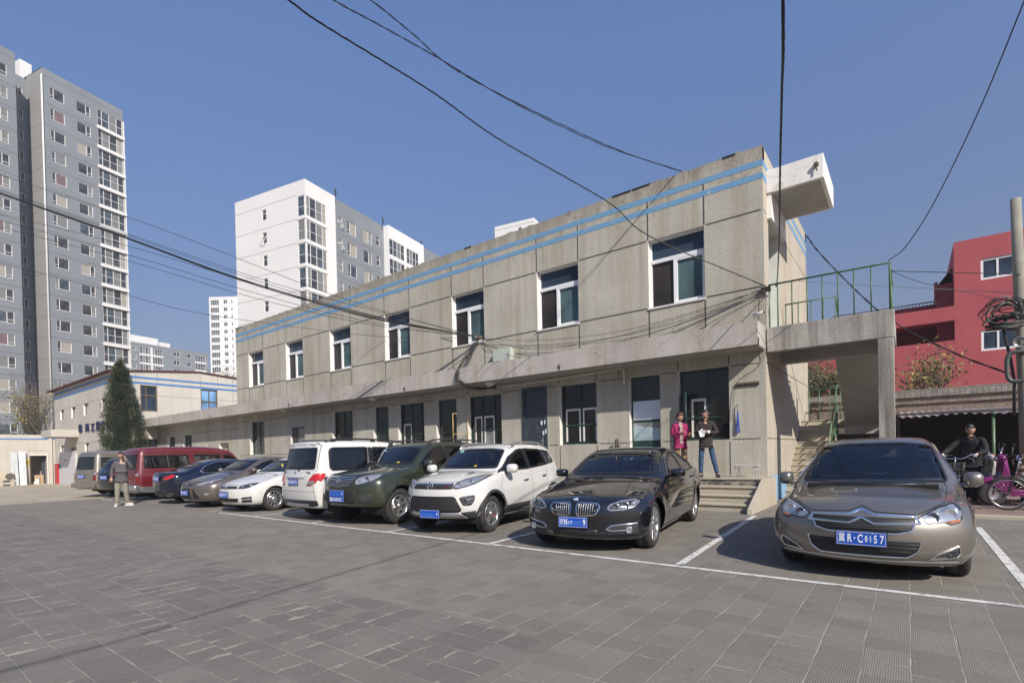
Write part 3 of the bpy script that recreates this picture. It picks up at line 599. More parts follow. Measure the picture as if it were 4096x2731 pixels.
for o in lo[5:]: window(lb, MLY, o[0], o[1], o[2], o[3], .09, (.5,), (), M_brown, M_gpale, .04)
window(lb, MLX, 12.65, 13.66, 4.78, 6.55, .08, (.35,), (.62,), M_brown, M_gblue, .09); window(lb, MLX, 16.42, 17.60, 4.2, 6.6, .08, (.5,), (.62,), M_brown, glass('window_glass_sky_lit', (.16, .30, .50), .1), .08)
window(lb, MLX, 12.4, 13.62, 1.2, 2.90, .08, (.5,), (.6,), M_brown, M_gdark, .05)
M_sign = mat('blue_letters', (.008, .010, .07), .6)
sg = thing('wall_lettering', 'row of raised dark blue characters on the cream wall of the white two storey building', 'sign', (-46, YL - .04, 3.8))
M_l = lambda x, z: Matrix.Translation((46, -(YL - .04), -3.8)) @ frame_M((x, YL - .05, z), (1, 0, 0), (0, 0, 1))
for ch, x, z in (('和', -48.85, 3.88), ('兴', -47.15, 3.86), ('工', -45.85, 3.84), ('控', -44.6, 3.86), ('安', -43.5, 3.86), ('全', -42.45, 3.84)):
    text_mesh(ch, .62, .04, M_sign, 'character', sg, M_l(x, z), .018, sx=1.25)
# white steel door, fire box and flat hood on the letter wall
dr = thing('white_metal_door', 'dirty white double metal door with a black knob under a flat concrete hood', 'door', (-52.5, YL - .03, -.05))
T4 = Matrix.Translation((52.5, -(YL - .03), .05)); b = MB(); b.box((-55.0, YL - .10, -.3), (-50.2, YL - .003, 2.22), mat('dirty_white_door', (.52, .51, .52), .6, var=.12), T4); b.box((-55.06, YL - .12, 2.22), (-50.14, YL - .003, 2.28), M_reveal, T4); b.build('leaf', dr)
b = MB(); b.tube([T4 @ Vector((-54.6, YL - .14, .95)), T4 @ Vector((-54.6, YL - .14, 1.3))], .04, M_brown, 6); b.tube([T4 @ Vector((-54.6, YL - .16, 1.15)), T4 @ Vector((-54.0, YL - .2, 1.17))], .03, M_metal, 6); b.build('handle', dr)
b = MB(); b.ell((-52.9, YL - .12, 1.62), (.10, .05, .07), M_blk, M=T4); b.build('knob', dr)
b = MB(); b.box((-52.5, 9.6, 3.32), (-49.55, YL - .004, 3.86), M_whitewall); b.box((-52.4, 9.7, 3.30), (-49.65, YL - .02, 3.319), M_soffit); b.lathe([(.0, -.02), (.05, -.02), (.05, .0)], (-49.54, 10.1, 3.6), M_brown, 8, 'x')
tag(b.build('door_hood'), 'flat cream concrete hood over the white metal door at the far left', 'hood')
b = MB(); b.box((-56.1, YL - .16, -.3), (-55.3, YL - .004, 1.35), mat('red_fire_box', (.45, .02, .02), .5)); b.box((-56.0, YL - .17, .3), (-55.4, YL - .16, 1.2), mat('red_fire_box_panel', (.35, .02, .02), .4))
tag(b.build('fire_box'), 'tall narrow red fire box on the wall beside the white metal door', 'fire box')
# low wall with stripe, doorway, far left
XW = -56.45; lw = thing('low_cream_wall', 'low cream yard building at the far left edge with one blue stripe and a dark open doorway', 'wall', (XW, 8, -.3)); T5 = Matrix.Translation((-XW, -8, .3)); MWX = T5 @ WM('X', XW)
b = MB(); wall(b, MWX, -6, YL, -.4, 3.74, [(9.62, 10.62, -.3, 2.05, 1.5)], M_whitewall, M_soffit, joints=[(9.5, 10.7, 2.45, 2.47)])
b.add([MWX @ Vector(v) for v in ((-6, -.012, 3.34), (YL, -.012, 3.34), (YL, -.012, 3.44), (-6, -.012, 3.44))], [(0, 1, 2, 3)], M_blue2)
b.box((XW - 3, -6, 3.60), (XW - .003, YL, 3.739), M_roof, T5)
b.box((XW, 10.75, -.3), (XW + .14, 10.95, 3.5), M_whitewall, T5); b.build('wall', lw, fix=False)
b = MB(); b.box((XW - .02, 9.55, -.3), (XW + .05, 9.62, 2.12), M_brown, T5); b.box((XW - .02, 10.62, -.3), (XW + .05, 10.69, 2.12), M_reveal, T5); b.box((XW - .02, 9.55, 2.05), (XW + .055, 10.69, 2.14), M_reveal, T5); b.build('door_frame', lw)
b = MB(); b.box((XW - 1.6, 9.3, -.3), (XW - 1.5, 10.9, 2.2), mat('inner_room_wall', (.28, .24, .20), .9, var=.2), T5); b.box((XW - 1.6, 9.6, -.3), (XW, 10.62, -.28), M_steps, T5); b.box((XW - .7, 10.4, -.3), (XW - .6, 10.62, 2.05), M_dkdoor, T5); b.build('room', lw)
b = MB()
for i in range(14): b.box((XW - 1.2 + rnd.uniform(0, .6), 9.75 + rnd.uniform(0, .6), -.28), (XW - 1.0 + rnd.uniform(0, .7), 9.9 + rnd.uniform(0, .6), rnd.uniform(-.1, .5)), rnd.choice([M_reveal, M_wood, M_dkdoor, M_soffit]))
tag(b.build('rubbish_heap'), 'small heap of odds and ends inside the dark open doorway at the far left', 'rubbish')
# outdoor unit, leaning boards, notice
ac = thing('air_conditioner_unit', 'old cream air conditioner outdoor unit on a brick stand at the far left', 'air conditioner', (XW + .45, 8.1, -.3)); b = MB(); L_ = Matrix()
b.box((-.2, -.38, .42), (.16, .42, 1.05), mat('aged_cream_metal', (.48, .43, .32), .5, var=.2)); b.build('casing', ac, bevel=.02)
b = MB(); b.lathe([(0, 0), (.26, 0)], (.171, .18, .73), mat('fan_shadow_grey', (.09, .085, .07), .7), 24, 'x'); 
for r_ in (.08, .14, .20, .26): b.tube([(.185, .18 + r_ * math.cos(t), .73 + r_ * math.sin(t)) for t in np.linspace(0, 2 * math.pi, 25)], .006, M_metal, 4, False)
b.build('fan_grille', ac)
b = MB(); b.box((-.25, -.42, 0), (.2, -.2, .42), M_steps); b.box((-.25, .2, 0), (.2, .45, .42), M_steps); b.box((-.2, -.2, .1), (.15, .2, .3), M_soffit); b.build('stand', ac)
for i, (y, w_, c, z) in enumerate(((8.62, .42, M_metal, 2.35), (9.02, .26, mat('white_board', (.72, .72, .74), .5), 2.40), (9.18, .22, mat('printed_board', (.55, .60, .62), .5, var=.4, vscale=9), 2.38))):
    b = MB(); Mt = Matrix.Translation((XW + .45, y, -.3)) @ Matrix.Rotation(R(-9 + 2 * i), 4, 'Y'); b.box((0, -w_ / 2, 0), (.04, w_ / 2, z + .3), c if i else mat('foil_board', (.50, .52, .53), .5, .2, var=.3, vscale=6), Mt)
    tag(b.build('leaning_board'), ('silvery foil faced board leaning on the low cream wall', 'narrow white board leaning between the foil board and the printed board', 'narrow printed board leaning nearest the dark doorway')[i], 'board')
b = MB(); b.box((XW + .003, 9.31, 1.32), (XW + .03, 9.53, 1.74), mat('yellow_notice', (.60, .42, .03), .6)); b.box((XW + .03, 9.36, 1.45), (XW + .034, 9.48, 1.6), M_blk)
tag(b.build('notice'), 'small yellow notice on the low cream wall beside the dark doorway', 'notice')
# ================================================================= apartment towers
def TM(P, ta, off_b=0.0, face='B'):
    d = Vector((math.sin(ta), math.cos(ta), 0)); bb = Vector((math.cos(ta), -math.sin(ta), 0))
    if face == 'B': x, y = d, -bb      # u away from the viewer, n into the building
    else: x, y = -bb, d                # u to the left, facade faces the viewer (-D)
    M = Matrix.Identity(4)
    for i in range(3): M[i][0] = x[i]; M[i][1] = y[i]; M[i][3] = (P[i] if i < 2 else 0) + off_b * bb[i]
    return M
M_tg = mat('tower_grey_render', (.19, .21, .23), .85, var=.10, vscale=.25)
M_tgl = mat('tower_sunlit_render', (.27, .27, .265), .85, var=.06, vscale=.3)  # return wall of the grey tower: sunlight put into the colour as lighter grey
M_tw = mat('tower_white_render', (.66, .66, .65), .85, var=.06, vscale=.25)
M_tj = mat('tower_joint', (.10, .105, .11), .9)
M_wf = mat('tower_window_white', (.62, .61, .60), .5)
curt = [glass('tower_glass_dark', (.055, .06, .065), .08, .4), glass('tower_glass_a', (.045, .05, .055), .06), mat('curtain_cream', (.30, .28, .24), .7), mat('curtain_pink', (.15, .10, .11), .7), mat('curtain_grey', (.16, .17, .17), .7), glass('tower_glass_b', (.06, .08, .10), .06)]
def win_mesh(name, w_, h, cols, lowbars, cm, fw=.07):
    """window in local (u, n, z), frame + panes; cols = fractions; lowbars = set of columns with a low bar"""
    b = MB(); cu = [0] + [c * w_ for c in cols] + [w_]
    b.box((0, 0, 0), (fw, .06, h), M_wf); b.box((w_ - fw, 0, 0), (w_, .06, h), M_wf); b.box((fw, 0, 0), (w_ - fw, .06, fw), M_wf); b.box((fw, 0, h - fw), (w_ - fw, .06, h), M_wf)
    for c in cu[1:-1]: b.box((c - fw * .5, -.003, fw), (c + fw * .5, .06, h - fw), M_wf)
    for i in range(len(cu) - 1):
        mt = cm[i % len(cm)]
        b.add([(cu[i] + .03, .045, .03), (cu[i + 1] - .03, .045, .03), (cu[i + 1] - .03, .045, h - .03), (cu[i] + .03, .045, h - .03)], [(0, 1, 2, 3)], mt)
        if i in lowbars: z = h * lowbars[i]; b.box((cu[i] + fw * .5, .002, z - .03), (cu[i + 1] - fw * .5, .058, z + .03), M_wf)
    me = bpy.data.meshes.new(name); me.from_pydata(b.v, [], b.f)
    for m_ in b.mats: me.materials.append(m_)
    me.polygons.foreach_set('material_index', b.mi); me.update(); return me
def put(me, parent, M, u, n, z, name='window'):
    o = bpy.data.objects.new(name, me); COL.objects.link(o); o.parent = parent
    o.matrix_local = parent.matrix_basis.inverted() @ M @ Matrix.Translation((u, n, z)); return o
rr = random.Random(11)
def pickw(d):
    return rr.choice(d)
fl = 2.8
# ---- grey tower, far left
ta = R(-13.0); P0 = (-89.7, 17.57); gt = thing('grey_apartment_tower', 'tall grey apartment tower with white balcony corner, cut off by the left edge', 'apartment tower', (-92, 15, 0))
iv = gt.matrix_basis.inverted(); iv = Matrix.Translation((92, -15, 0))
M0 = TM(P0, ta); Mr = TM(P0, ta, -3.9); Mf = TM(P0, ta, 0, 'F')
w1 = [win_mesh('tower_window', 1.65, 1.45, (.27,), {0: .28}, [a_, b_]) for a_, b_ in ((curt[0], curt[1]), (curt[1], curt[2]), (curt[4], curt[5]), (curt[0], curt[0]), (curt[5], curt[4]), (curt[1], curt[0]), (curt[0], curt[3]))]
w2 = [win_mesh('tower_window', 1.70, 1.45, (.68,), {1: .28}, [a_, b_]) for a_, b_ in ((curt[0], curt[4]), (curt[5], curt[0]), (curt[2], curt[1]), (curt[1], curt[0]))]
w3 = [win_mesh('tower_window', .95, 1.4, (.5,), {1: .25}, [a_, b_]) for a_, b_ in ((curt[0], curt[0]), (curt[4], curt[0]))]
bay = [win_mesh('balcony_glazing', 3.25, 2.28, (.17, .46, .76), {0: .47, 1: .47, 2: .47, 3: .47}, c) for c in ([curt[5], curt[0], curt[1], curt[4]], [curt[0], curt[5], curt[4], curt[1]], [curt[1], curt[4], curt[0], curt[2]])]
rows = [49.9 - fl * i for i in range(17)]
o1 = [(.75, 2.40, z, z + 1.45, .12) for z in rows]; o2 = [(3.75, 5.45, z + .02, z + 1.47, .12) for z in rows]; o3 = [(6.3, 9.55, z - .45, z + 1.83, .15) for z in rows]
b = MB(); js = [(0, 6.2, z - 1.0, z - .95) for z in rows] + [(0, 9.65, 52.45, 52.5)]
wall(b, iv @ M0, 0, 9.65, -1, 53.4, o1 + o2 + o3, M_tg, M_tg, joints=js)
ol = [(-5.7, -3.55, z - .1, z + 1.35, .12) for z in rows]; ol2 = [(-10.5, -8.3, z - .1, z + 1.35, .12) for z in rows]
wall(b, iv @ M0, -14, -2.75, -1, 53.3, ol + ol2, M_tg, M_tg, joints=[(-14, -2.75, z - 1.0, z - .95) for z in rows] + [(-14, -2.75, 52.45, 52.5)])
orc = [(-1.4, -.45, z + .2, z + 1.6, .1) for z in rows]
wall(b, iv @ Mr, -2.75, 0, -1, 53.0, orc, M_tg, M_tg, joints=[(-2.75, 0, z - 1.0, z - .95) for z in rows])
wall(b, iv @ Mf, 0, 3.9, -1, 53.3, [], M_tgl, joints=[(0, 3.9, z - 1.0, z - .96) for z in rows])
for u0, n0, u1, n1, z in ((0, 0, 9.65, 14, 53.4), (-14, 0, -2.75, 14, 53.3), (-2.75, 3.9, 0, 14, 53.0)):
    b.add([iv @ M0 @ Vector(v) for v in ((u0, n0, z), (u1, n0, z), (u1, n1, z), (u0, n1, z))], [(0, 1, 2, 3)], M_roof)
for u, n0, n1 in ((9.65, 0, 14), (-2.75, 0, 14)): b.add([iv @ M0 @ Vector(v) for v in ((u, n0, -1), (u, n1, -1), (u, n1, 53.3), (u, n0, 53.3))], [(0, 1, 2, 3)], M_tg)
b.build('wall', gt, fix=False)
b = MB(); b.box((-.2, 5, 53.4), (1.1, 9, 56), M_tw, iv @ M0); b.build('lift_house', gt)
for i in range(17):
    b = MB(); z = rows[i] - .97; b.box((6.2, -.22, z), (9.75, .12, z + .42), M_tw, iv @ M0); b.box((9.60, -.1, z + .42), (9.75, .1, z + 2.8), M_tw, iv @ M0); b.build('balcony_band', gt)
b = MB(); b.tube([iv @ M0 @ Vector((-.12, -.12, 3)), iv @ M0 @ Vector((-.12, -.12, 52.2)), iv @ M0 @ Vector((-.02, -.02, 52.4))], .10, M_tw, 8); b.build('downpipe', gt)
lw_ = [win_mesh('tower_window', 2.1, 1.45, (.66,), {1: .28}, [a_, b_]) for a_, b_ in ((curt[2], curt[4]), (curt[5], curt[0]), (curt[4], curt[0]), (curt[3], curt[4]))]
for z in rows:
    put(pickw(w1), gt, M0, .75, .05, z); put(pickw(w2), gt, M0, 3.75, .05, z + .02); put(pickw(bay), gt, M0, 6.3, .04, z - .45); put(pickw(w3), gt, Mr, -1.4, .04, z + .2); put(pickw(lw_), gt, M0, -5.68, .05, z - .1)
# ---- white and grey slab, centre
ta = R(-11.3); P1 = (-55.68, 34.03); wt = thing('white_apartment_block', 'white and grey apartment block with glazed corner balconies rising behind the grey building', 'apartment block', (-55, 40, 0)); iv = Matrix.Translation((55, -40, 0))
M0 = TM(P1, ta); Mf = TM(P1, ta, 0, 'F'); Mg = TM(P1, ta, -.9)
rows = [30.0 - fl * i for i in range(9)]
b = MB(); o1 = [(0.02, 3.2, z - .20, z + 2.18, .2) for z in rows]
wall(b, iv @ M0, 0, 4.76, -1, 34.0, o1, M_tw, M_tw)
of = [(6.6, 7.35, z + .65, z + 1.95, .12) for z in rows] + [(0.02, 1.28, z - .20, z + 2.18, .2) for z in rows]
wall(b, iv @ Mf, 0, 12.3, -1, 34.0, of, M_tw, M_tw, joints=[(1.5, 12.3, z - .42, z - .38) for z in rows] + [(1.5, 12.3, 32.36, 32.4)])
og = [(6.05, 6.85, z + .95, z + 2.38, .1) for z in rows] + [(7.72, 9.4, z + .75, z + 2.42, .12) for z in rows] + [(10.75, 12.45, z + .75, z + 2.45, .12) for z in rows] + [(13.35, 14.1, z + 1.15, z + 2.5, .1) for z in rows]
wall(b, iv @ Mg, 4.76, 15.0, -1, 34.4, og, M_tg, M_tg, joints=[(4.76, 15, z + .1, z + .15) for z in rows])
o5 = [(15.1, 18.6, z + .3, z + 2.55, .15) for z in rows] + [(19.1, 22.1, z + .3, z + 2.55, .15) for z in rows]
wall(b, iv @ M0, 15.0, 23.5, -1, 34.4, o5, M_tw, M_tw); wall(b, iv @ Mg, 23.5, 36, -1, 34.8, [], M_tg, M_tg, joints=[(23.5, 36, z + .1, z + .15) for z in rows])
for u0, n0, u1, n1, z in ((0, 0, 4.76, 12.3, 33.99), (4.76, .9, 15, 12.3, 34.39), (15, 0, 23.5, 12.3, 34.39), (23.5, .9, 36, 12.3, 34.79)): b.add([iv @ M0 @ Vector(v) for v in ((u0, n0, z), (u1, n0, z), (u1, n1, z), (u0, n1, z))], [(0, 1, 2, 3)], M_roof)
for u, n0, n1, z in ((4.76, 0, .9, 34.0), (15, 0, .9, 34.4), (23.5, 0, .9, 34.4)): b.add([iv @ M0 @ Vector(v) for v in ((u, n0, -1), (u, n1, -1), (u, n1, z), (u, n0, z))], [(0, 1, 2, 3)], M_tw)
b.build('wall', wt, fix=False)
b = MB(); b.box((3.2, -.001, 32.2), (4.76, .9, 33.99), M_tw, iv @ M0); b.build('parapet', wt)
for z in rows:
    b = MB(); b.box((-.02, -.05, z - .58), (3.3, .15, z - .2), M_tw, iv @ M0); b.box((-.03, -.05, z - .58), (1.35, .15, z - .2), M_tw, iv @ Mf); b.build('balcony_band', wt)
bayA = [win_mesh('balcony_glazing', 3.15, 2.36, (.2, .5, .8), {0: .46, 1: .46, 2: .46, 3: .46}, c) for c in ([curt[2], curt[5], curt[1], curt[5]], [curt[1], curt[0], curt[5], curt[4]], [curt[4], curt[1], curt[4], curt[2]])]
bayB = [win_mesh('balcony_glazing', 1.24, 2.36, (), {0: .46}, c) for c in ([curt[1]], [curt[4]], [curt[5]])]
wn = [win_mesh('tower_window', .75, 1.3, (), {0: .62}, [c]) for c in (curt[0], curt[1])]
wg1 = win_mesh('tower_window', .8, 1.43, (), {0: .6}, [curt[4]]); wg2 = [win_mesh('tower_window', 1.68, 1.67, (.3,), {0: .3}, [curt[0], c]) for c in (curt[5], curt[2])]; wg3 = [win_mesh('tower_window', 1.7, 1.7, (.6,), {1: .25}, [c, curt[4]]) for c in (curt[2], curt[1])]; wg4 = win_mesh('tower_window', .75, 1.35, (), {0: .6}, [curt[0]])
b4 = [win_mesh('balcony_glazing', 3.5, 2.25, (.25, .5, .75), {0: .46, 1: .46, 2: .46, 3: .46}, c) for c in ([curt[1], curt[5], curt[4], curt[0]], [curt[5], curt[1], curt[0], curt[4]])]
b5 = [win_mesh('balcony_glazing', 3.0, 2.25, (.25, .5, .75), {0: .46, 1: .46, 2: .46, 3: .46}, c) for c in ([curt[0], curt[5], curt[1], curt[0]], [curt[5], curt[4], curt[0], curt[1]])]
for i, z in enumerate(rows):
    put(pickw(bayA), wt, M0, .04, .03, z - .19); put(pickw(bayB), wt, Mf, .03, .03, z - .19); put(pickw(wn), wt, Mf, 6.6, .05, z + .65)
    if i < 5:
        put(wg1, wt, Mg, 6.05, .05, z + .95); put(pickw(wg2), wt, Mg, 7.72, .05, z + .75); put(pickw(wg3), wt, Mg, 10.75, .05, z + .75); put(wg4, wt, Mg, 13.35, .05, z + 1.15)
    if i < 3: put(pickw(b4), wt, M0, 15.1, .05, z + .3); put(pickw(b5), wt, M0, 19.1, .05, z + .3)
# tilted open sashes
for (MM, u, z) in ((Mg, 6.08, 30.97), (Mg, 6.08, 28.17), (Mf, 6.64, 27.9)):
    b = MB(); Mt = iv @ MM @ Matrix.Translation((u, .0, z + .75)) @ Matrix.Rotation(R(-28), 4, 'X')
    for p in (((0, -.02, -.78), (.06, .02, 0)), ((.68, -.02, -.78), (.74, .02, 0)), ((.06, -.02, -.78), (.68, .02, -.72)), ((.06, -.02, -.06), (.68, .02, 0))): b.box(p[0], p[1], M_wf, Mt)
    b.build('open_sash', wt)
b = MB(); b.tube([iv @ M0 @ Vector((4.3, .8, 3)), iv @ M0 @ Vector((4.3, .8, 31.6)), iv @ M0 @ Vector((3.7, .4, 32.1))], .08, M_tw, 6); b.build('downpipe', wt)
for i, u in enumerate((5.2, 14.2, 23.3)):
    b = MB(); b.box((u, .3, 34.3), (u + .12, .42, 35.3), M_blk, iv @ M0); b.box((u - .04, .26, 35.0), (u + .16, .46, 35.2), M_metal, iv @ M0); b.build('roof_lamp', wt)
# ---- distant buildings
def simple_block(name, label, P, ta, wL, wR, z1, fl, rowsn, colsR, colsL, mt, mt2=None, band=None, z0w=None):
    t = thing(name, label, 'apartment block', (P[0], P[1], 0)); ivv = Matrix.Translation((-P[0], -P[1], 0)); A = TM(P, ta); Fc = TM(P, ta, 0, 'F')
    b = MB()
    for MM, wd, cols in ((A, wR, colsR), (Fc, wL, colsL)):
        ops = [(u, u + w_, z1 - 1.2 - h - fl * r, z1 - 1.2 - fl * r, .15) for r in range(rowsn) for (u, w_, h, kind) in cols]
        wall(b, ivv @ MM, 0, wd, -1, z1, ops, mt, mt, joints=[(0, wd, z1 - .75 - fl * r, z1 - .68 - fl * r) for r in range(rowsn)])
    b.add([ivv @ A @ Vector(v) for v in ((0, 0, z1), (wR, 0, z1), (wR, wL, z1), (0, wL, z1))], [(0, 1, 2, 3)], M_roof)
    b.build('wall', t, fix=False); cache = {}
    for MM, cols in ((A, colsR), (Fc, colsL)):
        for r in range(rowsn):
            for (u, w_, h, kind) in cols:
                key = (w_, h, kind, rr.randrange(2))
                if key not in cache:
                    cache[key] = win_mesh('far_window', w_, h, {0: (), 1: (.5,), 2: (.3,), 4: (.25, .5, .75)}[kind], {i: .45 for i in range(4)} if kind == 4 else {}, [rr.choice(curt[:2] + curt[4:]) for _ in range(4)], .10)
                put(cache[key], t, MM, u, .05, z1 - 1.2 - h - fl * r)
    return t, ivv, A
t, ivv, A = simple_block('distant_white_tower', 'pale many windowed high rise far behind, left of the white and grey block', (-215.6, 89.8), R(53.25), 10, 24, 64.9, 2.9, 16, [(.5, 3.4, 2.0, 4), (5.6, 1.5, 1.5, 1), (8.6, .6, 1.4, 0), (11.2, 1.6, 1.5, 1), (14.3, .7, 1.4, 0), (17, .6, 1.6, 0)], [], M_tw)
t, ivv, A = simple_block('distant_grey_block', 'low grey apartment block in the distance between the grey tower and the white high rise', (-197.5, 56), R(-10), 14, 28, 40.2, 2.9, 6, [(1.9, 2.2, 1.5, 2), (5.2, 3.3, 2.2, 4), (9.0, 3.1, 2.2, 4), (15.6, 2.2, 1.5, 1), (19.6, 2.1, 1.5, 2), (23.2, 3.6, 2.2, 4)], [], M_tg)
b = MB(); b.box((4.5, 4, 40.2), (13, 10, 43.3), M_tw, ivv @ A); b.box((13, 5, 40.2), (17.5, 10, 42.6), M_tw, ivv @ A); b.build('roof_house', t)
for r in range(6):
    z = 40.2 - 3.95 - 2.9 * r; b = MB(); b.box((5.0, -.15, z), (12.4, .1, z + .5), M_tw, ivv @ A); b.box((8.5, -.12, z + .5), (9.0, .1, z + 2.95), M_tw, ivv @ A); b.build('balcony_band', t)
    b = MB(); b.box((23.0, -.15, z), (27.2, .1, z + .5), M_tw, ivv @ A); b.build('balcony_band', t)
t, ivv, A = simple_block('distant_white_block', 'top of a white block peeking over the middle of the grey building roof', (-56.4, 82.2), R(-11), 8.5, 14, 46.4, 2.8, 2, [], [(2.6, .8, .7, 0)], M_tw)
# ================================================================= red building, brick wall, shed (right)
rb = thing('red_building', 'crimson rendered three storey building with stepped terraces and white windows behind the brick wall', 'building', (4, 34, 0)); iv = Matrix.Translation((-4, -34, 0)); MR = iv @ WM('Y', 31)
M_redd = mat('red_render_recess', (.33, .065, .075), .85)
b = MB(); ow = [(2.63, 4.6, 8.55, 9.47, .12), (2.62, 4.6, 5.42, 6.33, .12)]
wall(b, MR, 1.73, 9, 0, 10.45, ow, M_red, M_red)
b.box((1.732, 31.2, 0), (9, 37, 10.44), M_red, iv)
b.box((1.15, 32, 0), (1.728, 37, 8.9), M_red, iv); b.add([iv @ Vector(v) for v in ((1.2, 32, 8.9), (1.73, 32, 9.6), (1.73, 37, 9.6), (1.2, 37, 8.9))], [(0, 1, 2, 3)], M_red)
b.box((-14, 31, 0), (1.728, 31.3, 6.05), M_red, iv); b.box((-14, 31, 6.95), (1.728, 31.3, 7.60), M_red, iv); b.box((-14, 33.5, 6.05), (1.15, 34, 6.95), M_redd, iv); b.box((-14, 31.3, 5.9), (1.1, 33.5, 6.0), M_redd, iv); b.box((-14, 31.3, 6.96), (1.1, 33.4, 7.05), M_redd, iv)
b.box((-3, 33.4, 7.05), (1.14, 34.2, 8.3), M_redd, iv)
b.build('wall', rb)
for o in ow: window(rb, MR, o[0], o[1], o[2], o[3], .04, (.28,), (), M_pvc, M_gblue, .09)
b = MB(); b.tube([iv @ Vector((-3.2, 33.3, 8.42)), iv @ Vector((1.1, 33.3, 8.42))], .03, M_metal, 6)
for i in range(30): x = -3.1 + .145 * i; b.tube([iv @ Vector((x, 33.3, 8.28)), iv @ Vector((x, 33.3, 8.42))], .015, M_metal, 4)
b.build('terrace_rail', rb); b = MB(); b.tube([iv @ Vector((1.12, 31.9, 8.2)), iv @ Vector((1.12, 31.9, 9.0))], .07, M_red, 8); b.build('vent_pipe', rb)
def brick(name, c1, c2, mo, bw=.24, rh=.065):
    k = N(name); q = k.n.nodes.new('ShaderNodeTexBrick'); q.inputs['Scale'].default_value = 1; q.inputs['Brick Width'].default_value = bw; q.inputs['Row Height'].default_value = rh; q.inputs['Mortar Size'].default_value = .010; q.inputs['Mortar Smooth'].default_value = .3
    q.inputs['Color1'].default_value = (*c1, 1); q.inputs['Color2'].default_value = (*c2, 1); q.inputs['Mortar'].default_value = (*mo, 1)
    v = k.map(k.vadd(k.tc, k.noisec(k.tc, 3), .012), rot=(math.pi / 2, 0, 0)); k.l(v, q.inputs['Vector'])
    c = k.mix(.5, q.outputs[0], k.ramp(k.noise(k.tc, 5, 6), .3, .7, (.28, .28, .28), (.72, .72, .72)), 'OVERLAY')
    return k.done(c, .92, k.bump(q.outputs[1], -.8, .012, k.bump(k.noise(k.tc, 25, 4), .3, .01)), .2)
M_brick = brick('grey_brown_brick', (.19, .15, .125), (.26, .215, .18), (.12, .105, .09))
M_cope = brick('grey_coping_brick', (.20, .19, .17), (.25, .23, .205), (.12, .11, .10), .13, .30)
b = MB(); b.box((-6, 20.42, 0), (9, 20.66, 2.60), M_brick); b.box((-6, 20.36, 2.60), (9, 20.70, 2.68), M_brick); b.box((-6, 20.40, 2.68), (9, 20.68, 2.80), M_brick); b.box((-6, 20.33, 2.80), (9, 20.73, 3.04), M_cope)
tag(b.build('brick_wall'), 'old grey brown brick yard wall with a corbelled coping behind the shed', 'wall')
sh = thing('bicycle_shed', 'dark open fronted bicycle shed with a corrugated roof edge against the brick wall', 'shed', (3.5, 18, 0)); iv = Matrix.Translation((-3.5, -18, 0))
M_cor = mat('corrugated_sheet', (.34, .27, .27), .6, var=.3, vscale=4)
b = MB(); n_ = 110; x0, x1 = -.22, 9
vs = []
for j, (y, z) in enumerate(((16.2, 2.05), (20.4, 2.36))):
    for i in range(n_ * 3 + 1): vs.append(iv @ Vector((x0 + (x1 - x0) * i / (n_ * 3), y + (.02 * math.sin(i * .31) if j == 0 else 0), z + .022 * math.sin(i * 2 * math.pi / 6) - (.02 * (1 + math.sin(i * .11)) if j == 0 else 0))))
m1 = n_ * 3 + 1; b.add(vs, [(i, i + 1, m1 + i + 1, m1 + i) for i in range(m1 - 1)], M_cor, True); b.build('roof', sh, fix=False)
b = MB(); b.tube([iv @ Vector((-.2, 16.14, 2.085)), iv @ Vector((9, 16.14, 2.085))], .03, M_metal, 8); b.build('gutter', sh)
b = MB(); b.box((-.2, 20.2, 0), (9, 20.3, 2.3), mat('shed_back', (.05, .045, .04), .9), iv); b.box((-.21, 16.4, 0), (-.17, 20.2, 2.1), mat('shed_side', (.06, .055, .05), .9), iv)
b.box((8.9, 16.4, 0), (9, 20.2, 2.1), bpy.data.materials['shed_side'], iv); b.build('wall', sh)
for x in (1.56, 4.2, 7): b = MB(); b.tube([iv @ Vector((x, 16.25, 0)), iv @ Vector((x, 16.25, 2.05))], .035, M_greenr if x < 2 else M_metal, 8); b.build('post', sh)
# pole with cables
pl = thing('utility_pole', 'tall round concrete utility pole leaning slightly at the right edge', 'utility pole', (2.0, 15.5, 0)); b = MB()
b.tube([(.03, 0, -.1), (0, 0, 2.2), (-.075, 0, 4.7), (-.115, 0, 6.55)], [.125, .115, .100, .088], mat('pole_concrete', (.24, .23, .19), .85, var=.2, vscale=6, bump=.3, bscale=40, bdist=.003), 20); b.build('shaft', pl)
b = MB(); b.tube([(-.19, -.1, 1.9), (-.18, -.1, 2.65), (-.24, -.1, 3.16), (-.345, -.1, 3.8), (-.30, -.1, 4.0)], .028, M_blk, 8); b.box((-.62, -.14, 3.98), (.12, -.06, 4.03), M_blk); b.box((-.1, -.2, 3.2), (-.02, -.05, 3.26), M_blk); b.build('cable_bracket', pl)
b = MB(); rc = random.Random(5)
for i in range(16): x = -.66 + rc.random() * .25; z = 3.80 + rc.random() * .24; b.tube([(x, -.2 + rc.random() * .1, z), (x + .40, -.16, z + rc.uniform(-.05, .10))], rc.uniform(.022, .04), M_blk, 8)
b.build('splice_box', pl)
def blob_loop(seed, n=22):
    rc = random.Random(seed); pts = []
    cx, cz = rc.uniform(-.45, -.2), rc.uniform(3.9, 4.25); rx, rz = rc.uniform(.18, .36), rc.uniform(.12, .30)
    a0 = rc.uniform(0, .6); a1 = a0 + rc.uniform(2.2, 5.0)
    for i in range(n): a = a0 + (a1 - a0) * i / (n - 1); pts.append((cx + rx * math.cos(a) + .03 * math.sin(3 * a), -.15 + .06 * math.sin(2 * a + seed), cz + rz * math.sin(a)))
    return pts
M_gcab = mat('grey_green_cable', (.16, .19, .17), .5)
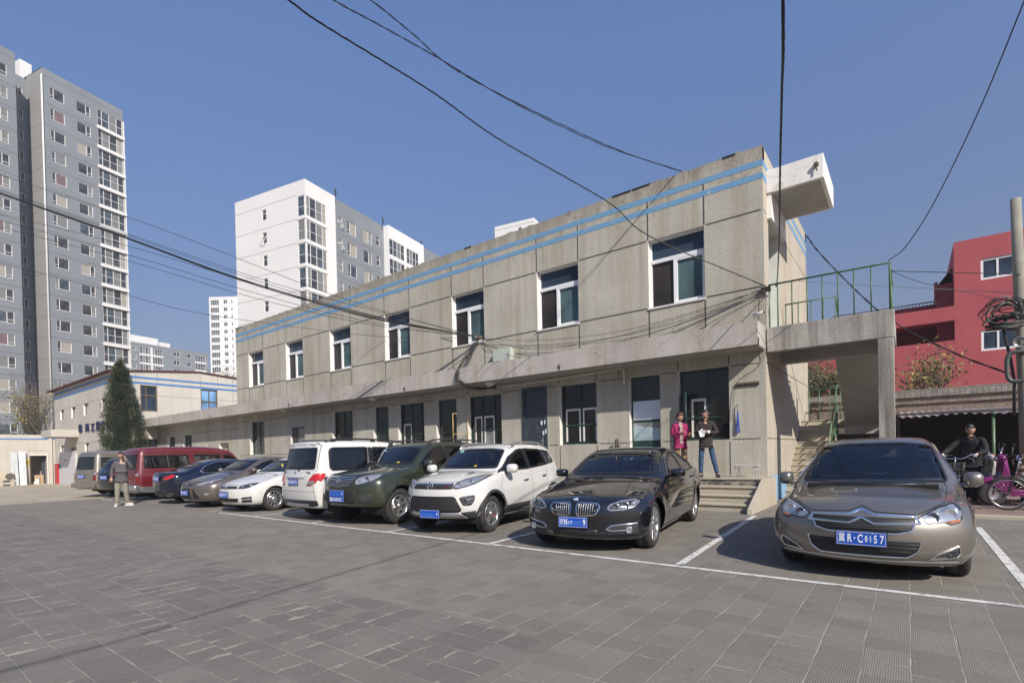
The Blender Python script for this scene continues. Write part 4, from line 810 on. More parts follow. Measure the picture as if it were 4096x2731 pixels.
for s in range(16): b = MB(); b.tube(blob_loop(s), random.Random(s).uniform(.009, .015), M_gcab if s % 4 == 0 else M_cable, 5); b.build('cable_loop', pl)
b = MB()
for s in range(3): b.tube([(-.10 + (.07 + .02 * s) * math.cos(t), -.2 - .02 * s, 3.45 + (.07 + .02 * s) * math.sin(t)) for t in np.linspace(0, 2 * math.pi, 20)], .012, M_metal, 5, False)
b.build('wire_coil', pl)
# rounded grey frame on the pole
b = MB(); pts = []
for t in np.linspace(0, 2 * math.pi, 41):
    c_, s_ = math.cos(t), math.sin(t); pts.append((.17 * math.copysign(abs(c_) ** .55, c_), 0, .31 * math.copysign(abs(s_) ** .55, s_)))
b.tube(pts, .042, mat('grey_plastic', (.07, .08, .08), .45), 8, False); o = b.build('oval_frame'); o.location = (1.86, 15.25, 2.94); tag(o, 'grey rounded oblong ring hanging on the utility pole below the cable tangle', 'cable ring')
# white building with blue fence seen through the staircase
b = thing('distant_pale_building', 'pale building glimpsed through the gap of the outside staircase', 'building', (-6, 46, 0)); q = MB(); q.box((-6, -3, 0), (3.2, 3, 8.2), mat('pale_blue_grey_wall', (.45, .50, .52), .8)); q.build('wall', b)
q = MB()
for i in range(12): q.box((-5.8 + i * .75, -3.04, 5.9), (-5.4 + i * .75, -3.0, 7.2), M_gblue)
q.build('window_row', b)
q = MB(); 
for i in range(40): q.tube([(-9 + i * .25, 36, 2.5), (-9 + i * .25, 36, 5.9)], .035, M_tw, 4)
q.box((-9, 35.97, 5.8), (1, 36.03, 5.9), M_tw); q.box((-9, 35.97, 5.0), (1, 36.03, 5.06), M_tw); q.box((-9, 36.2, 2.2), (1, 36.3, 4.9), mat('blue_grey_panel', (.14, .18, .24), .7))
tag(q.build('picket_fence'), 'white picket fence over blue grey panels beyond the brick wall, seen through the staircase', 'fence')
# ================================================================= car materials
def paint(name, col, metal=0.0, rough=.28, coat=1.0, dust=.018):
    k = N(name); fl = k.noise(k.tc, 400, 2); d = k.noise(k.tc, 1.1, 6, .6)
    c = k.mix(k.ramp(d, .45, .8), tuple(col), tuple(min(1, c * .93 + dust * (1, .95, .85)[i]) for i, c in enumerate(col)))
    k.b.inputs['Metallic'].default_value = metal; k.b.inputs['Coat Weight'].default_value = coat; k.b.inputs['Coat Roughness'].default_value = .035
    r = k.math('ADD', rough, k.math('MULTIPLY', k.ramp(d, .4, .8), .12))
    if metal: k.l(k.bump(fl, .04, .002), k.b.inputs['Normal'])
    # inside faces of the shell are dark lining
    geo = k.n.nodes.new('ShaderNodeNewGeometry'); df = k.n.nodes.new('ShaderNodeBsdfDiffuse'); df.inputs[0].default_value = (.012, .012, .013, 1)
    mx = k.n.nodes.new('ShaderNodeMixShader'); k.l(geo.outputs['Backfacing'], mx.inputs[0]); k.l(k.b.outputs[0], mx.inputs[1]); k.l(df.outputs[0], mx.inputs[2])
    k.l(mx.outputs[0], k.n.nodes['Material Output'].inputs[0])
    return k.done(c, r)
def carglass(name, tint=.35, col=(.9, 1, .97)):
    mt = bpy.data.materials.new(name); mt.use_nodes = True; n = mt.node_tree; n.nodes.clear()
    out = n.nodes.new('ShaderNodeOutputMaterial'); tr = n.nodes.new('ShaderNodeBsdfTransparent'); tr.inputs[0].default_value = tuple(c * tint for c in col) + (1,)
    gl = n.nodes.new('ShaderNodeBsdfGlossy'); gl.inputs['Roughness'].default_value = .015; gl.inputs[0].default_value = (1, 1, 1, 1)
    fr = n.nodes.new('ShaderNodeFresnel'); fr.inputs[0].default_value = 1.55; mx = n.nodes.new('ShaderNodeMixShader')
    mm = n.nodes.new('ShaderNodeMath'); mm.operation = 'MULTIPLY_ADD'; mm.inputs[1].default_value = 1.1; mm.inputs[2].default_value = .03; n.links.new(fr.outputs[0], mm.inputs[0])
    n.links.new(mm.outputs[0], mx.inputs[0]); n.links.new(tr.outputs[0], mx.inputs[1]); n.links.new(gl.outputs[0], mx.inputs[2]); n.links.new(mx.outputs[0], out.inputs[0])
    return mt
C_glass = carglass('car_glass', .42); C_tint = carglass('car_glass_tinted', .10)
C_black = mat('car_black_trim', (.012, .012, .013), .35, coat=.3)
C_plast = mat('car_grey_plastic', (.030, .031, .033), .6, bump=.1, bscale=200, bdist=.002)
C_chrome = mat('car_chrome', (.78, .79, .80), .08, 1.0)
C_silver = mat('car_silver', (.50, .50, .50), .3, .85, coat=.5)
C_gap = mat('car_panel_gap', (.006, .006, .006), .9)
C_tyre = mat('tyre_rubber', (.028, .027, .026), .85, bump=.2, bscale=60, bdist=.003, var=.3, vscale=8)
C_red = mat('tail_lamp_red', (.42, .008, .01), .12, coat=1)
C_redd = mat('tail_lamp_dark_red', (.16, .005, .008), .15, coat=1)
C_clear = mat('lamp_clear', (.42, .43, .45), .10, .6, coat=1)
C_lampd = mat('lamp_dark', (.05, .052, .056), .12, .3, coat=1)
C_amber = mat('lamp_amber', (.45, .13, .03), .15, coat=1)
C_plate = mat('number_plate_blue', (.012, .075, .42), .35)
C_white = mat('number_plate_white', (.75, .76, .78), .5)
C_seat = mat('car_seat_cloth', (.035, .035, .038), .8); C_seatb = mat('car_seat_beige', (.22, .19, .15), .8)
C_under = mat('car_underside', (.010, .010, .010), .95)
C_mesh = mat('grille_mesh', (.014, .014, .015), .5, bump=.5, bscale=120, bdist=.004)
# ================================================================= implicit car body
def catmull(pts, n=6):
    """closed polyline, points flagged (x, z, 1) stay sharp"""
    P = [np.array(p[:2], float) for p in pts]; S = [len(p) > 2 and p[2] for p in pts]; out = []; m_ = len(P)
    for i in range(m_):
        p0, p1, p2, p3 = P[i - 1], P[i], P[(i + 1) % m_], P[(i + 2) % m_]
        if S[i]: p0 = p1 * 2 - p2
        if S[(i + 1) % m_]: p3 = p2 * 2 - p1
        for k in range(n):
            t = k / n
            # centripetal-ish: cap tangents to the segment length
            L12 = np.linalg.norm(p2 - p1) + 1e-9
            t1 = (p2 - p0) * .5; t2 = (p3 - p1) * .5
            for tt in (t1, t2):
                l = np.linalg.norm(tt)
                if l > L12: tt *= L12 / l
            out.append((2 * t**3 - 3 * t**2 + 1) * p1 + (t**3 - 2 * t**2 + t) * t1 + (-2 * t**3 + 3 * t**2) * p2 + (t**3 - t**2) * t2)
    return np.array(out)
class Body:
    def __init__(s, L, W, sil, plan, belt, tumble, k=.10, bow=(.34, .16), crown=.05, ridges=(), bulge=.03, arches=(), rocker=.06, tapers=(.0, .0)):
        s.L, s.W, s.k, s.bow, s.crown, s.ridges, s.bulge, s.arches, s.rocker = L, W, k, bow, crown, ridges, bulge, arches, rocker
        s.plan = np.array(plan, float); s.belt = np.array(belt, float); s.tum = np.array(tumble, float); s.tapers = tapers
        poly = catmull(sil); s.poly = poly
        # signed distance grid
        s.x0, s.z0, s.h = -.8, -.5, .02; nx, nz = int((L + 1.6) / s.h) + 1, int(3.2 / s.h) + 1
        gx = s.x0 + np.arange(nx) * s.h; gz = s.z0 + np.arange(nz) * s.h; X, Z = np.meshgrid(gx, gz, indexing='ij')
        D = np.full(X.shape, 1e9); ins = np.zeros(X.shape, bool); n = len(poly)
        for i in range(n):
            a, b = poly[i], poly[(i + 1) % n]; d = b - a; q = max(d @ d, 1e-12)
            t = np.clip(((X - a[0]) * d[0] + (Z - a[1]) * d[1]) / q, 0, 1)
            D = np.minimum(D, np.hypot(X - a[0] - t * d[0], Z - a[1] - t * d[1]))
            c = ((a[1] > Z) != (b[1] > Z)) & (X < (b[0] - a[0]) * (Z - a[1]) / (b[1] - a[1] + 1e-12) + a[0]); ins ^= c
        s.G = np.where(ins, -D, D); s.nx, s.nz = nx, nz
    def sdf2(s, x, z):
        u = np.clip((x - s.x0) / s.h, 0, s.nx - 1.001); v = np.clip((z - s.z0) / s.h, 0, s.nz - 1.001); i = u.astype(int); j = v.astype(int); a = u - i; b = v - j; G = s.G
        return (G[i, j] * (1 - a) + G[i + 1, j] * a) * (1 - b) + (G[i, j + 1] * (1 - a) + G[i + 1, j + 1] * a) * b
    def half(s, x, z):
        w = np.interp(x, s.plan[:, 0], s.plan[:, 1]); bz = np.interp(x, s.belt[:, 0], s.belt[:, 1]); tt = np.interp(x, s.tum[:, 0], s.tum[:, 1])
        d = z - bz; e = .05; up = .5 * (d + np.sqrt(d * d + e * e)) - e * .5
        w = w - up * tt
        lo = np.clip((bz - z) / (bz - .25), 0, 1.2); w = w + s.bulge * np.sin(np.clip(lo, 0, 1) * math.pi) - s.rocker * np.clip((.42 - z) / .3, 0, 1) ** 2
        for (xs, zs, amp, wid) in s.ridges:
            zc = np.interp(x, xs, zs); fade = np.clip((x - xs[0]) / .3, 0, 1) * np.clip((xs[-1] - x) / .3, 0, 1)
            w = w + fade * amp * (1 / (1 + np.exp((z - zc) / wid)) - .5)
        for (cx, cz, r, am) in s.arches:
            rr_ = np.hypot(x - cx, z - cz); w = w + am * np.exp(-((rr_ - r - .03) / .07) ** 2)
        return w
    def F(s, P):
        x, y, z = P[:, 0], np.abs(P[:, 1]), P[:, 2]; q = np.minimum((y / s.W), 1.15); t = np.clip(x / s.L, 0, 1)
        xf = x - s.bow[0] * q ** 2.4 * (1 - t) ** 1.5 * 1.0 + s.bow[1] * q ** 2.4 * t ** 1.5
        zf = z + s.crown * (q ** 2) * np.clip((z - .55) / .3, 0, 1)
        a = s.sdf2(xf, zf); b = (y - s.half(x, z)) * .95
        # wider rounding at nose and tail, tighter on the roof
        k = s.k; h = np.maximum(k - np.abs(a - b), 0) / k
        return np.maximum(a, b) + h * h * k * .25
    def march(s, O, Dv, n=70, t0=0.0):
        """from outside along Dv to the surface; returns points and hit mask"""
        t = np.full(len(O), t0); 
        for _ in range(n):
            f = s.F(O + Dv * t[:, None]); t = t + np.clip(f, -.2, .5) * .8
        P = O + Dv * t[:, None]; return P, np.abs(s.F(P)) < .01
    def normal(s, P):
        e = .012; g = np.stack([s.F(P + np.array(d) * e) - s.F(P - np.array(d) * e) for d in ((1, 0, 0), (0, 1, 0), (0, 0, 1))], 1)
        return g / (np.linalg.norm(g, axis=1)[:, None] + 1e-9)
    def shell(s, zaxis=.62, nl=150, na=96):
        """radial grid around an axis from nose to tail"""
        L = s.L; xa0, xa1 = .75, L - .75; cen = []; dirs = []
        ns = int(nl * .16)
        th = np.linspace(0, 2 * math.pi, na, endpoint=False) ; 
        rows = []
        for i in range(1, ns + 1): rows.append((xa0, -1, math.pi / 2 * (i / (ns + .0)) ** .85))
        nm = nl - 2 * ns
        for i in range(1, nm): rows.append((xa0 + (xa1 - xa0) * i / nm, 0, math.pi / 2))
        for i in range(ns, 0, -1): rows.append((xa1, 1, math.pi / 2 * (i / (ns + .0)) ** .85))
        O = []; Dv = []
        for (xa, sg, an) in rows:
            for a in th:
                O.append((xa, 0, zaxis)); Dv.append((sg * math.cos(an), math.sin(an) * math.sin(a), math.sin(an) * math.cos(a)))
        O += [(xa0, 0, zaxis), (xa1, 0, zaxis)]; Dv += [(-1, 0, 0), (1, 0, 0)]
        O = np.array(O, float); Dv = np.array(Dv, float)
        lo = np.zeros(len(O)); hi = np.full(len(O), 2.6)
        # first coarse scan then bisect
        t = np.zeros(len(O))
        for _ in range(60):
            f = s.F(O + Dv * t[:, None]); t = t + np.clip(-f, -.1, .3) * .7
        V = O + Dv * t[:, None]; nr = len(rows); F_ = []
        for i in range(nr - 1):
            for j in range(na): F_.append((i * na + j, (i + 1) * na + j, (i + 1) * na + (j + 1) % na, i * na + (j + 1) % na))
        c0, c1 = nr * na, nr * na + 1
        for j in range(na): F_.append((c0, j, (j + 1) % na)); F_.append((c1, (nr - 1) * na + (j + 1) % na, (nr - 1) * na + j))
        return V, F_
def inpoly(px, py, poly):
    ins = np.zeros(len(px), bool); n = len(poly)
    for i in range(n):
        a, b = poly[i], poly[(i + 1) % n]; c = ((a[1] > py) != (b[1] > py)) & (px < (b[0] - a[0]) * (py - a[1]) / (b[1] - a[1] + 1e-12) + a[0]); ins ^= c
    return ins
def inset(poly, d):
    n = len(poly); P = [Vector(p[:2]) for p in poly]; A = sum(P[i].x * P[(i + 1) % n].y - P[(i + 1) % n].x * P[i].y for i in range(n)); sg = 1 if A > 0 else -1; out = []
    for i in range(n):
        e1 = (P[i] - P[i - 1]).normalized(); e2 = (P[(i + 1) % n] - P[i]).normalized(); n1 = Vector((-e1.y, e1.x)) * sg; n2 = Vector((-e2.y, e2.x)) * sg
        m_ = n1 + n2; l = max(m_.length_squared, .3); out.append(tuple(P[i] + m_ * (2 * d / l)))
    return out
def rpoly(poly, r=.04, n=3):
    """round the corners of a polygon"""
    out = []; N_ = len(poly)
    for i in range(N_):
        p0, p, p2 = Vector(poly[i - 1][:2]), Vector(poly[i][:2]), Vector(poly[(i + 1) % N_][:2]); rr_ = poly[i][2] if len(poly[i]) > 2 else r
        a = (p0 - p); b = (p2 - p); ra = min(rr_, a.length * .45, b.length * .45)
        if ra < .004: out.append(tuple(p)); continue
        A = p + a.normalized() * ra; B_ = p + b.normalized() * ra
        for k in range(n + 1): t = k / n; out.append(tuple((1 - t) ** 2 * A + 2 * t * (1 - t) * p + t * t * B_))
    return out
class Car:
    def __init__(s, body, root, paintm):
        s.b = body; s.r = root; s.p = paintm
    # projection planes: 'F' front (u=y), 'R' rear (u=y), 'S' side (u=x), 'T' top (x,y); or ('D', angle)
    def proj(s, pts, plane, side=1):
        pts = np.array([p[:2] for p in pts], float); n = len(pts); L = s.b.L
        if plane == 'F': O = np.stack([np.full(n, -1.0), pts[:, 0], pts[:, 1]], 1); D = np.tile([1., 0, 0], (n, 1))
        elif plane == 'R': O = np.stack([np.full(n, L + 1.0), pts[:, 0], pts[:, 1]], 1); D = np.tile([-1., 0, 0], (n, 1))
        elif plane == 'S': O = np.stack([pts[:, 0], np.full(n, 2.0 * side), pts[:, 1]], 1); D = np.tile([0, -1. * side, 0], (n, 1))
        elif plane == 'T': O = np.stack([pts[:, 0], pts[:, 1], np.full(n, 2.6)], 1); D = np.tile([0, 0, -1.], (n, 1))
        else:
            # diagonal: azimuth angle a from the nose (or tail); u measured perpendicular
            a = plane[1]; cx = plane[2] if len(plane) > 2 else 0.0
            d = np.array([math.cos(a), -math.sin(a) * side, 0.]) * (1 if plane[0] == 'DF' else 1)
            if plane[0] == 'DR': d = np.array([-math.cos(a), -math.sin(a) * side, 0.])
            e = np.array([math.sin(a), math.cos(a) * side, 0.]) if plane[0] == 'DF' else np.array([-math.sin(a), math.cos(a) * side, 0.])
            base = np.array([0. if plane[0] == 'DF' else L, 0, 0])
            O = base + pts[:, :1] * e + np.array([0, 0, 1.]) * pts[:, 1:2] - d * 1.6; D = np.tile(d, (n, 1))
        P, ok = s.b.march(O, D); return P, ok
    def duv(s, plane, side, p3):
        """3D rough point -> u coordinate of the diagonal plane"""
        a = plane[1]; L = s.b.L; e = np.array([math.sin(a), math.cos(a), 0.]) if plane[0] == 'DF' else np.array([-math.sin(a), math.cos(a), 0.])
        q = np.array([p3[0] - (0 if plane[0] == 'DF' else L), p3[1], 0]); return (float(q @ e), p3[2])
    def patch(s, name, poly, plane, mt, off=.004, side=1, cell=.05, parent=None, skirt=.012, mirror=False, mb=None, smooth=True):
        poly = [p[:2] for p in poly]
        bm = bmesh.new(); vs = [bm.verts.new((p[0], p[1], 0)) for p in poly]
        try: bm.faces.new(vs)
        except ValueError: bm.free(); return None
        lo = [min(p[i] for p in poly) for i in (0, 1)]; hi = [max(p[i] for p in poly) for i in (0, 1)]
        for i in (0, 1):
            k = math.floor(lo[i] / cell) + 1
            while k * cell < hi[i]:
                nrm = Vector((1, 0, 0)) if i == 0 else Vector((0, 1, 0)); co = nrm * (k * cell)
                bmesh.ops.bisect_plane(bm, geom=bm.verts[:] + bm.edges[:] + bm.faces[:], plane_co=co, plane_no=nrm, dist=1e-5); k += 1
        bmesh.ops.triangulate(bm, faces=[f for f in bm.faces if len(f.verts) > 4]); bm.verts.ensure_lookup_table(); bm.verts.index_update()
        uv = [(v.co.x, v.co.y) for v in bm.verts]; fs = [[v.index for v in f.verts] for f in bm.faces]; bnd = [(e.verts[0].index, e.verts[1].index) for e in bm.edges if len(e.link_faces) == 1]; bm.free()
        res = []
        for sd in ((side, -side) if mirror else (side,)):
            P, ok = s.proj(uv, plane, sd)
            if plane in ('F', 'R', 'T') and mirror and sd != side:
                P, ok = s.proj([(-u, v) if plane != 'T' else (u, -v) for u, v in uv], plane, sd)
            Nn = s.b.normal(P); V = P + Nn * off; V2 = P - Nn * skirt
            good = [f for f in fs if all(ok[i] for i in f)]
            m2 = mb or MB(); n = len(m2.v); allv = np.vstack([V, V2]); k = len(V)
            used = set(i for f in good for i in f)
            ff = list(good) + [(a_, b_, b_ + k, a_ + k) for a_, b_ in bnd if a_ in used and b_ in used]
            # compact
            ids = sorted(set(i for f in ff for i in f)); mp = {i: j for j, i in enumerate(ids)}
            m2.add([tuple(allv[i]) for i in ids], [[mp[i] for i in f] for f in ff], mt, smooth)
            if mb is None: res.append(m2.build(name, parent or s.r))
        return res
    def ring(s, name, outer, d, plane, mt, off=.006, side=1, parent=None, mirror=False, mb=None, seg=.05, inner=None):
        """band between a polygon and its inset"""
        inner = inner or inset(outer, d); O, I = [], []
        n = len(outer)
        for i in range(n):
            a, b = Vector(outer[i][:2]), Vector(outer[(i + 1) % n][:2]); c, e = Vector(inner[i][:2]), Vector(inner[(i + 1) % n][:2]); m_ = max(1, int((b - a).length / seg))
            for k in range(m_): t = k / m_; O.append(tuple(a.lerp(b, t))); I.append(tuple(c.lerp(e, t)))
        res = []
        for sd in ((side, -side) if mirror else (side,)):
            fl_ = (mirror and sd != side and plane in ('F', 'R'))
            o2 = [(-u, v) for u, v in O] if fl_ else O; i2 = [(-u, v) for u, v in I] if fl_ else I
            PO, ok1 = s.proj(o2, plane, sd); PI, ok2 = s.proj(i2, plane, sd); no, ni = s.b.normal(PO), s.b.normal(PI); k = len(O)
            V = np.vstack([PO + no * off, PI + ni * off, PO - no * .008, PI - ni * .008]); fs = []
            for i in range(k):
                j = (i + 1) % k
                if ok1[i] and ok1[j] and ok2[i] and ok2[j]: fs += [(i, j, k + j, k + i), (i, j, 2 * k + j, 2 * k + i), (k + i, k + j, 3 * k + j, 3 * k + i)]
            m2 = mb or MB(); m2.add([tuple(p) for p in V], fs, mt)
            if mb is None: res.append(m2.build(name, parent or s.r, fix=True))
        return res
    def line(s, pts, plane, w_, mt, off=.0015, side=1, mb=None, mirror=False, seg=.05, bulge=0):
        """strip of width w_ along a polyline on the surface"""
        P = [Vector(p[:2]) for p in pts]; C = []
        for i in range(len(P) - 1):
            m_ = max(1, int((P[i + 1] - P[i]).length / seg))
            for k in range(m_): C.append(P[i].lerp(P[i + 1], k / m_))
        C.append(P[-1])
        for sd in ((side, -side) if mirror else (side,)):
            fl_ = (mirror and sd != side and plane in ('F', 'R', 'T'))
            A, B_ = [], []
            for i, c in enumerate(C):
                t = (C[min(i + 1, len(C) - 1)] - C[max(i - 1, 0)]).normalized(); n = Vector((-t.y, t.x)) * w_ / 2
                A.append(tuple(c + n)); B_.append(tuple(c - n))
            if fl_:
                if plane == 'T': A = [(u, -v) for u, v in A]; B_ = [(u, -v) for u, v in B_]
                else: A = [(-u, v) for u, v in A]; B_ = [(-u, v) for u, v in B_]
            PA, oa = s.proj(A, plane, sd); PB, ob = s.proj(B_, plane, sd); na_, nb_ = s.b.normal(PA), s.b.normal(PB); k = len(A)
            if bulge:
                PM = (PA + PB) / 2; nm = s.b.normal(PM); V = np.vstack([PA, PM + nm * bulge, PB]); fs = []
                for i in range(k - 1):
                    if oa[i] and oa[i + 1] and ob[i] and ob[i + 1]: fs += [(i, i + 1, k + i + 1, k + i), (k + i, k + i + 1, 2 * k + i + 1, 2 * k + i)]
                mb.add([tuple(p) for p in V], fs, mt, True)
            else:
                V = np.vstack([PA + na_ * off, PB + nb_ * off]); fs = [(i, i + 1, k + i + 1, k + i) for i in range(k - 1) if oa[i] and oa[i + 1] and ob[i] and ob[i + 1]]
                mb.add([tuple(p) for p in V], fs, mt)
    def make_shell(s, windows, wheels, name='body', under_z=.30, paint2=None):
        """windows: list of (poly, plane) to open; wheels: list of (x, z, r)"""
        V, F_ = s.b.shell(); V = V.copy(); cen = np.array([V[list(f)].mean(0) for f in F_]); kill = np.zeros(len(F_), bool)
        L = s.b.L
        for poly, plane in windows:
            if plane == 'F': kill |= inpoly(cen[:, 1], cen[:, 2], poly) & (cen[:, 0] < L * .55)
            elif plane == 'R': kill |= inpoly(cen[:, 1], cen[:, 2], poly) & (cen[:, 0] > L * .55)
            elif plane == 'S': kill |= inpoly(cen[:, 0], cen[:, 2], poly) & (np.abs(cen[:, 1]) > s.b.W * .45)
        for (wx, wz, wr) in wheels:
            r_ = np.hypot(cen[:, 0] - wx, cen[:, 2] - wz); kill |= (r_ < wr) & (np.abs(cen[:, 1]) > s.b.W * .55)
        keep = [i for i in range(len(F_)) if not kill[i]]
        # snap arch boundary vertices onto the circle
        kv = set(j for i in keep for j in F_[i]); dv = set(j for i in range(len(F_)) if kill[i] for j in F_[i]); bnd = [j for j in kv & dv]
        for (wx, wz, wr) in wheels:
            for j in bnd:
                d = math.hypot(V[j, 0] - wx, V[j, 2] - wz)
                if abs(d - wr) < .06 and abs(V[j, 1]) > s.b.W * .6 and d > 1e-3: V[j, 0] = wx + (V[j, 0] - wx) * wr / d; V[j, 2] = wz + (V[j, 2] - wz) * wr / d
        for poly, plane in windows:
            pp = np.array([q[:2] for q in poly]); m0 = len(pp); ax = 0 if plane == 'S' else 1
            sel = [j for j in bnd if (abs(V[j, 1]) > s.b.W * .45 if plane == 'S' else (V[j, 0] < L * .55) == (plane == 'F'))]
            if not sel: continue
            sel = np.array(sel); U, Z = V[sel, ax], V[sel, 2]; bd_ = np.full(len(sel), 9.0); bq = np.zeros((len(sel), 2))
            for i in range(m0):
                a_, b_ = pp[i], pp[(i + 1) % m0]; d_ = b_ - a_; t_ = np.clip(((U - a_[0]) * d_[0] + (Z - a_[1]) * d_[1]) / max(d_ @ d_, 1e-9), 0, 1); Q = a_ + t_[:, None] * d_; dd = np.hypot(Q[:, 0] - U, Q[:, 1] - Z)
                m_ = dd < bd_; bd_[m_] = dd[m_]; bq[m_] = Q[m_]
            for sg_ in (1, -1):
                w_ = (bd_ < .045) & ((V[sel, 1] > 0) == (sg_ > 0))
                if not w_.any(): continue
                P_, ok_ = s.proj(bq[w_], plane, sg_); nn_ = s.b.normal(P_); tgt = sel[w_]
                for q in range(len(tgt)):
                    if ok_[q] and np.linalg.norm(P_[q] - V[tgt[q]]) < .12: V[tgt[q]] = P_[q] - nn_[q] * .003
        me = bpy.data.meshes.new(name); me.from_pydata([tuple(v) for v in V], [], [F_[i] for i in keep]); me.materials.append(s.p); me.materials.append(C_under)
        mi = []; 
        for i in keep: mi.append(1 if (cen[i, 2] < under_z - .06 and abs(cen[i, 1]) < s.b.W * .8 and .45 < cen[i, 0] < L - .45) else 0)
        if paint2: me.materials.append(paint2[0]); mi = [2 if (m_ == 0 and cen[i, 2] < paint2[1]) else m_ for m_, i in zip(mi, keep)]
        me.polygons.foreach_set('material_index', mi); me.polygons.foreach_set('use_smooth', [True] * len(keep))
        bm = bmesh.new(); bm.from_mesh(me); loose = [v for v in bm.verts if not v.link_faces]; bmesh.ops.delete(bm, geom=loose, context='VERTS'); bmesh.ops.recalc_face_normals(bm, faces=bm.faces)
        # make sure the normals point outward
        c = Vector((L / 2, 0, .6)); s_ = sum((f.calc_center_median() - c).dot(f.normal) * f.calc_area() for f in bm.faces)
        if s_ < 0: bmesh.ops.reverse_faces(bm, faces=bm.faces)
        bm.to_mesh(me); bm.free()
        o = bpy.data.objects.new(name, me); COL.objects.link(o); o.parent = s.r; s.body = o
        # wheel housings
        b = MB(); Wd = s.b.W
        for (wx, wz, wr) in wheels:
            for sd in (1, -1):
                n = 20; vs = []; a0, a1 = -.35, math.pi + .35
                for k in range(n + 1):
                    a = a0 + (a1 - a0) * k / n; x, z = wx + math.cos(a) * (wr + .002), wz + math.sin(a) * (wr + .002)
                    yo = s.b.half(np.array([x]), np.array([z]))[0] - .015
                    vs += [(x, sd * min(yo, Wd), z), (x, sd * .45, z)]
                b.add(vs, [(2 * k, 2 * k + 1, 2 * k + 3, 2 * k + 2) for k in range(n)] + [tuple(range(1, 2 * n + 2, 2))], C_under)
        b.box((.6, -Wd * .6, under_z - .13), (L - .6, Wd * .6, under_z - .02), C_under)
        b.build('wheel_housing', o, fix=False)
        return o
    def win(s, name, poly, plane, border=.035, gl=None, side=1, mirror=False, trim=None, r=.04, bm_=None):
        p = rpoly(poly, r); gl = gl or C_glass; inn = inset(p, border)
        for sd in ((side, -side) if mirror else (side,)):
            m1 = MB(); s.ring('', p, border, plane, bm_ or C_black, .006, sd, mb=m1, inner=inn); 
            if trim: s.ring('', inset(p, -.012), .018, plane, trim, .009, sd, mb=m1)
            fo = m1.build(name, s.r); m2 = MB(); s.patch('', inn, plane, gl, .003, sd, .06, mb=m2, skirt=0.0); g = m2.build('glass', fo)
    def mirror(s, x, y, z, cap, size=(.11, .10, .075), yaw=.2, arm=None):
        for sd in (1, -1):
            b = MB(); Mt = Matrix.Translation((x, sd * y, z)) @ Matrix.Rotation(-sd * yaw, 4, 'Z')
            prof = []
            nseg = 14
            for (dx, sc) in ((-1, .30), (-.85, .68), (-.5, .92), (0, 1.0), (.55, 1.0), (.7, .96)):
                prof.append((dx, sc))
            vs = []
            for dx, sc in prof:
                for k in range(nseg):
                    a = 2 * math.pi * k / nseg; c_, s_ = math.cos(a), math.sin(a); ex = .62
                    vs.append(Mt @ Vector((dx * size[0] * .75, sc * size[1] * math.copysign(abs(c_) ** ex, c_), sc * size[2] * math.copysign(abs(s_) ** ex, s_))))
            n = len(prof); fs = [(i * nseg + k, i * nseg + (k + 1) % nseg, (i + 1) * nseg + (k + 1) % nseg, (i + 1) * nseg + k) for i in range(n - 1) for k in range(nseg)] + [tuple(range(nseg))[::-1]]
            b.add(vs, fs, cap, True); b.add([vs[(n - 1) * nseg + k] for k in range(nseg)], [tuple(range(nseg))], C_black)
            y0 = s.b.half(np.array([x]), np.array([z - .04]))[0] - .02
            b.tube([(x + .02, sd * y0, z - size[2] * .75), (x, sd * (y - size[1] * .6), z - size[2] * .8)], .022, arm or C_black, 8)
            b.build('wing_mirror', s.r)
    def wheel(s, x, sd, r, w_, rim_r, style, yface, steer=0):
        """wheel part > tyre, rim"""
        root_m = Matrix.Translation((x, 0, r))
        hub = MB(); S = sd
        def tr(p): return (x + p[0], sd * (yface + p[1]), r + p[2])   # p[1] positive outward
        # brake / hub backing
        hub.lathe([(0.0, -.10), (rim_r * .96, -.10)], (0, 0, 0), C_under, 28, 'y', M=Matrix.Translation((x, sd * yface, r)) @ Matrix.Diagonal((1, sd, 1, 1)))
        hub.lathe([(0.0, -.075), (rim_r * .62, -.075), (rim_r * .62, -.09)], (0, 0, 0), C_silver, 28, 'y', M=Matrix.Translation((x, sd * yface, r)) @ Matrix.Diagonal((1, sd, 1, 1)))
        wo = hub.build('wheel', s.r)
        Mt = Matrix.Translation((x, sd * yface, r)) @ Matrix.Diagonal((1, sd, 1, 1)); q = .018
        t = MB(); t.lathe([(rim_r + .002, -.02), (rim_r + .012, -.004), ((rim_r + r) / 2, .006), (r - .035, -.002), (r - .008, -.022), (r, -.045), (r, -.045 - (w_ - .09) * .48), (r - .004, -.045 - (w_ - .09) * .5), (r, -.045 - (w_ - .09) * .52), (r, -w_ + .045), (r - .01, -w_ + .02), ((rim_r + r) / 2, -w_), (rim_r, -w_ + .02)], (0, 0, 0), C_tyre, 48, 'y', M=Mt); t.build('tyre', wo)
        m_ = MB(); rim = C_silver
        m_.lathe([(rim_r + .004, -.012), (rim_r - .006, -.002), (rim_r - .016, -.008), (rim_r - .026, -.03), (rim_r - .036, -.095)], (0, 0, 0), rim, 48, 'y', M=Mt)
        m_.lathe([(0, -.006), (.03, -.006), (.034, -.014), (.055, -.022), (.062, -.05)], (0, 0, 0), rim, 20, 'y', M=Mt)
        n, wi, wo2, twin = style[:4]
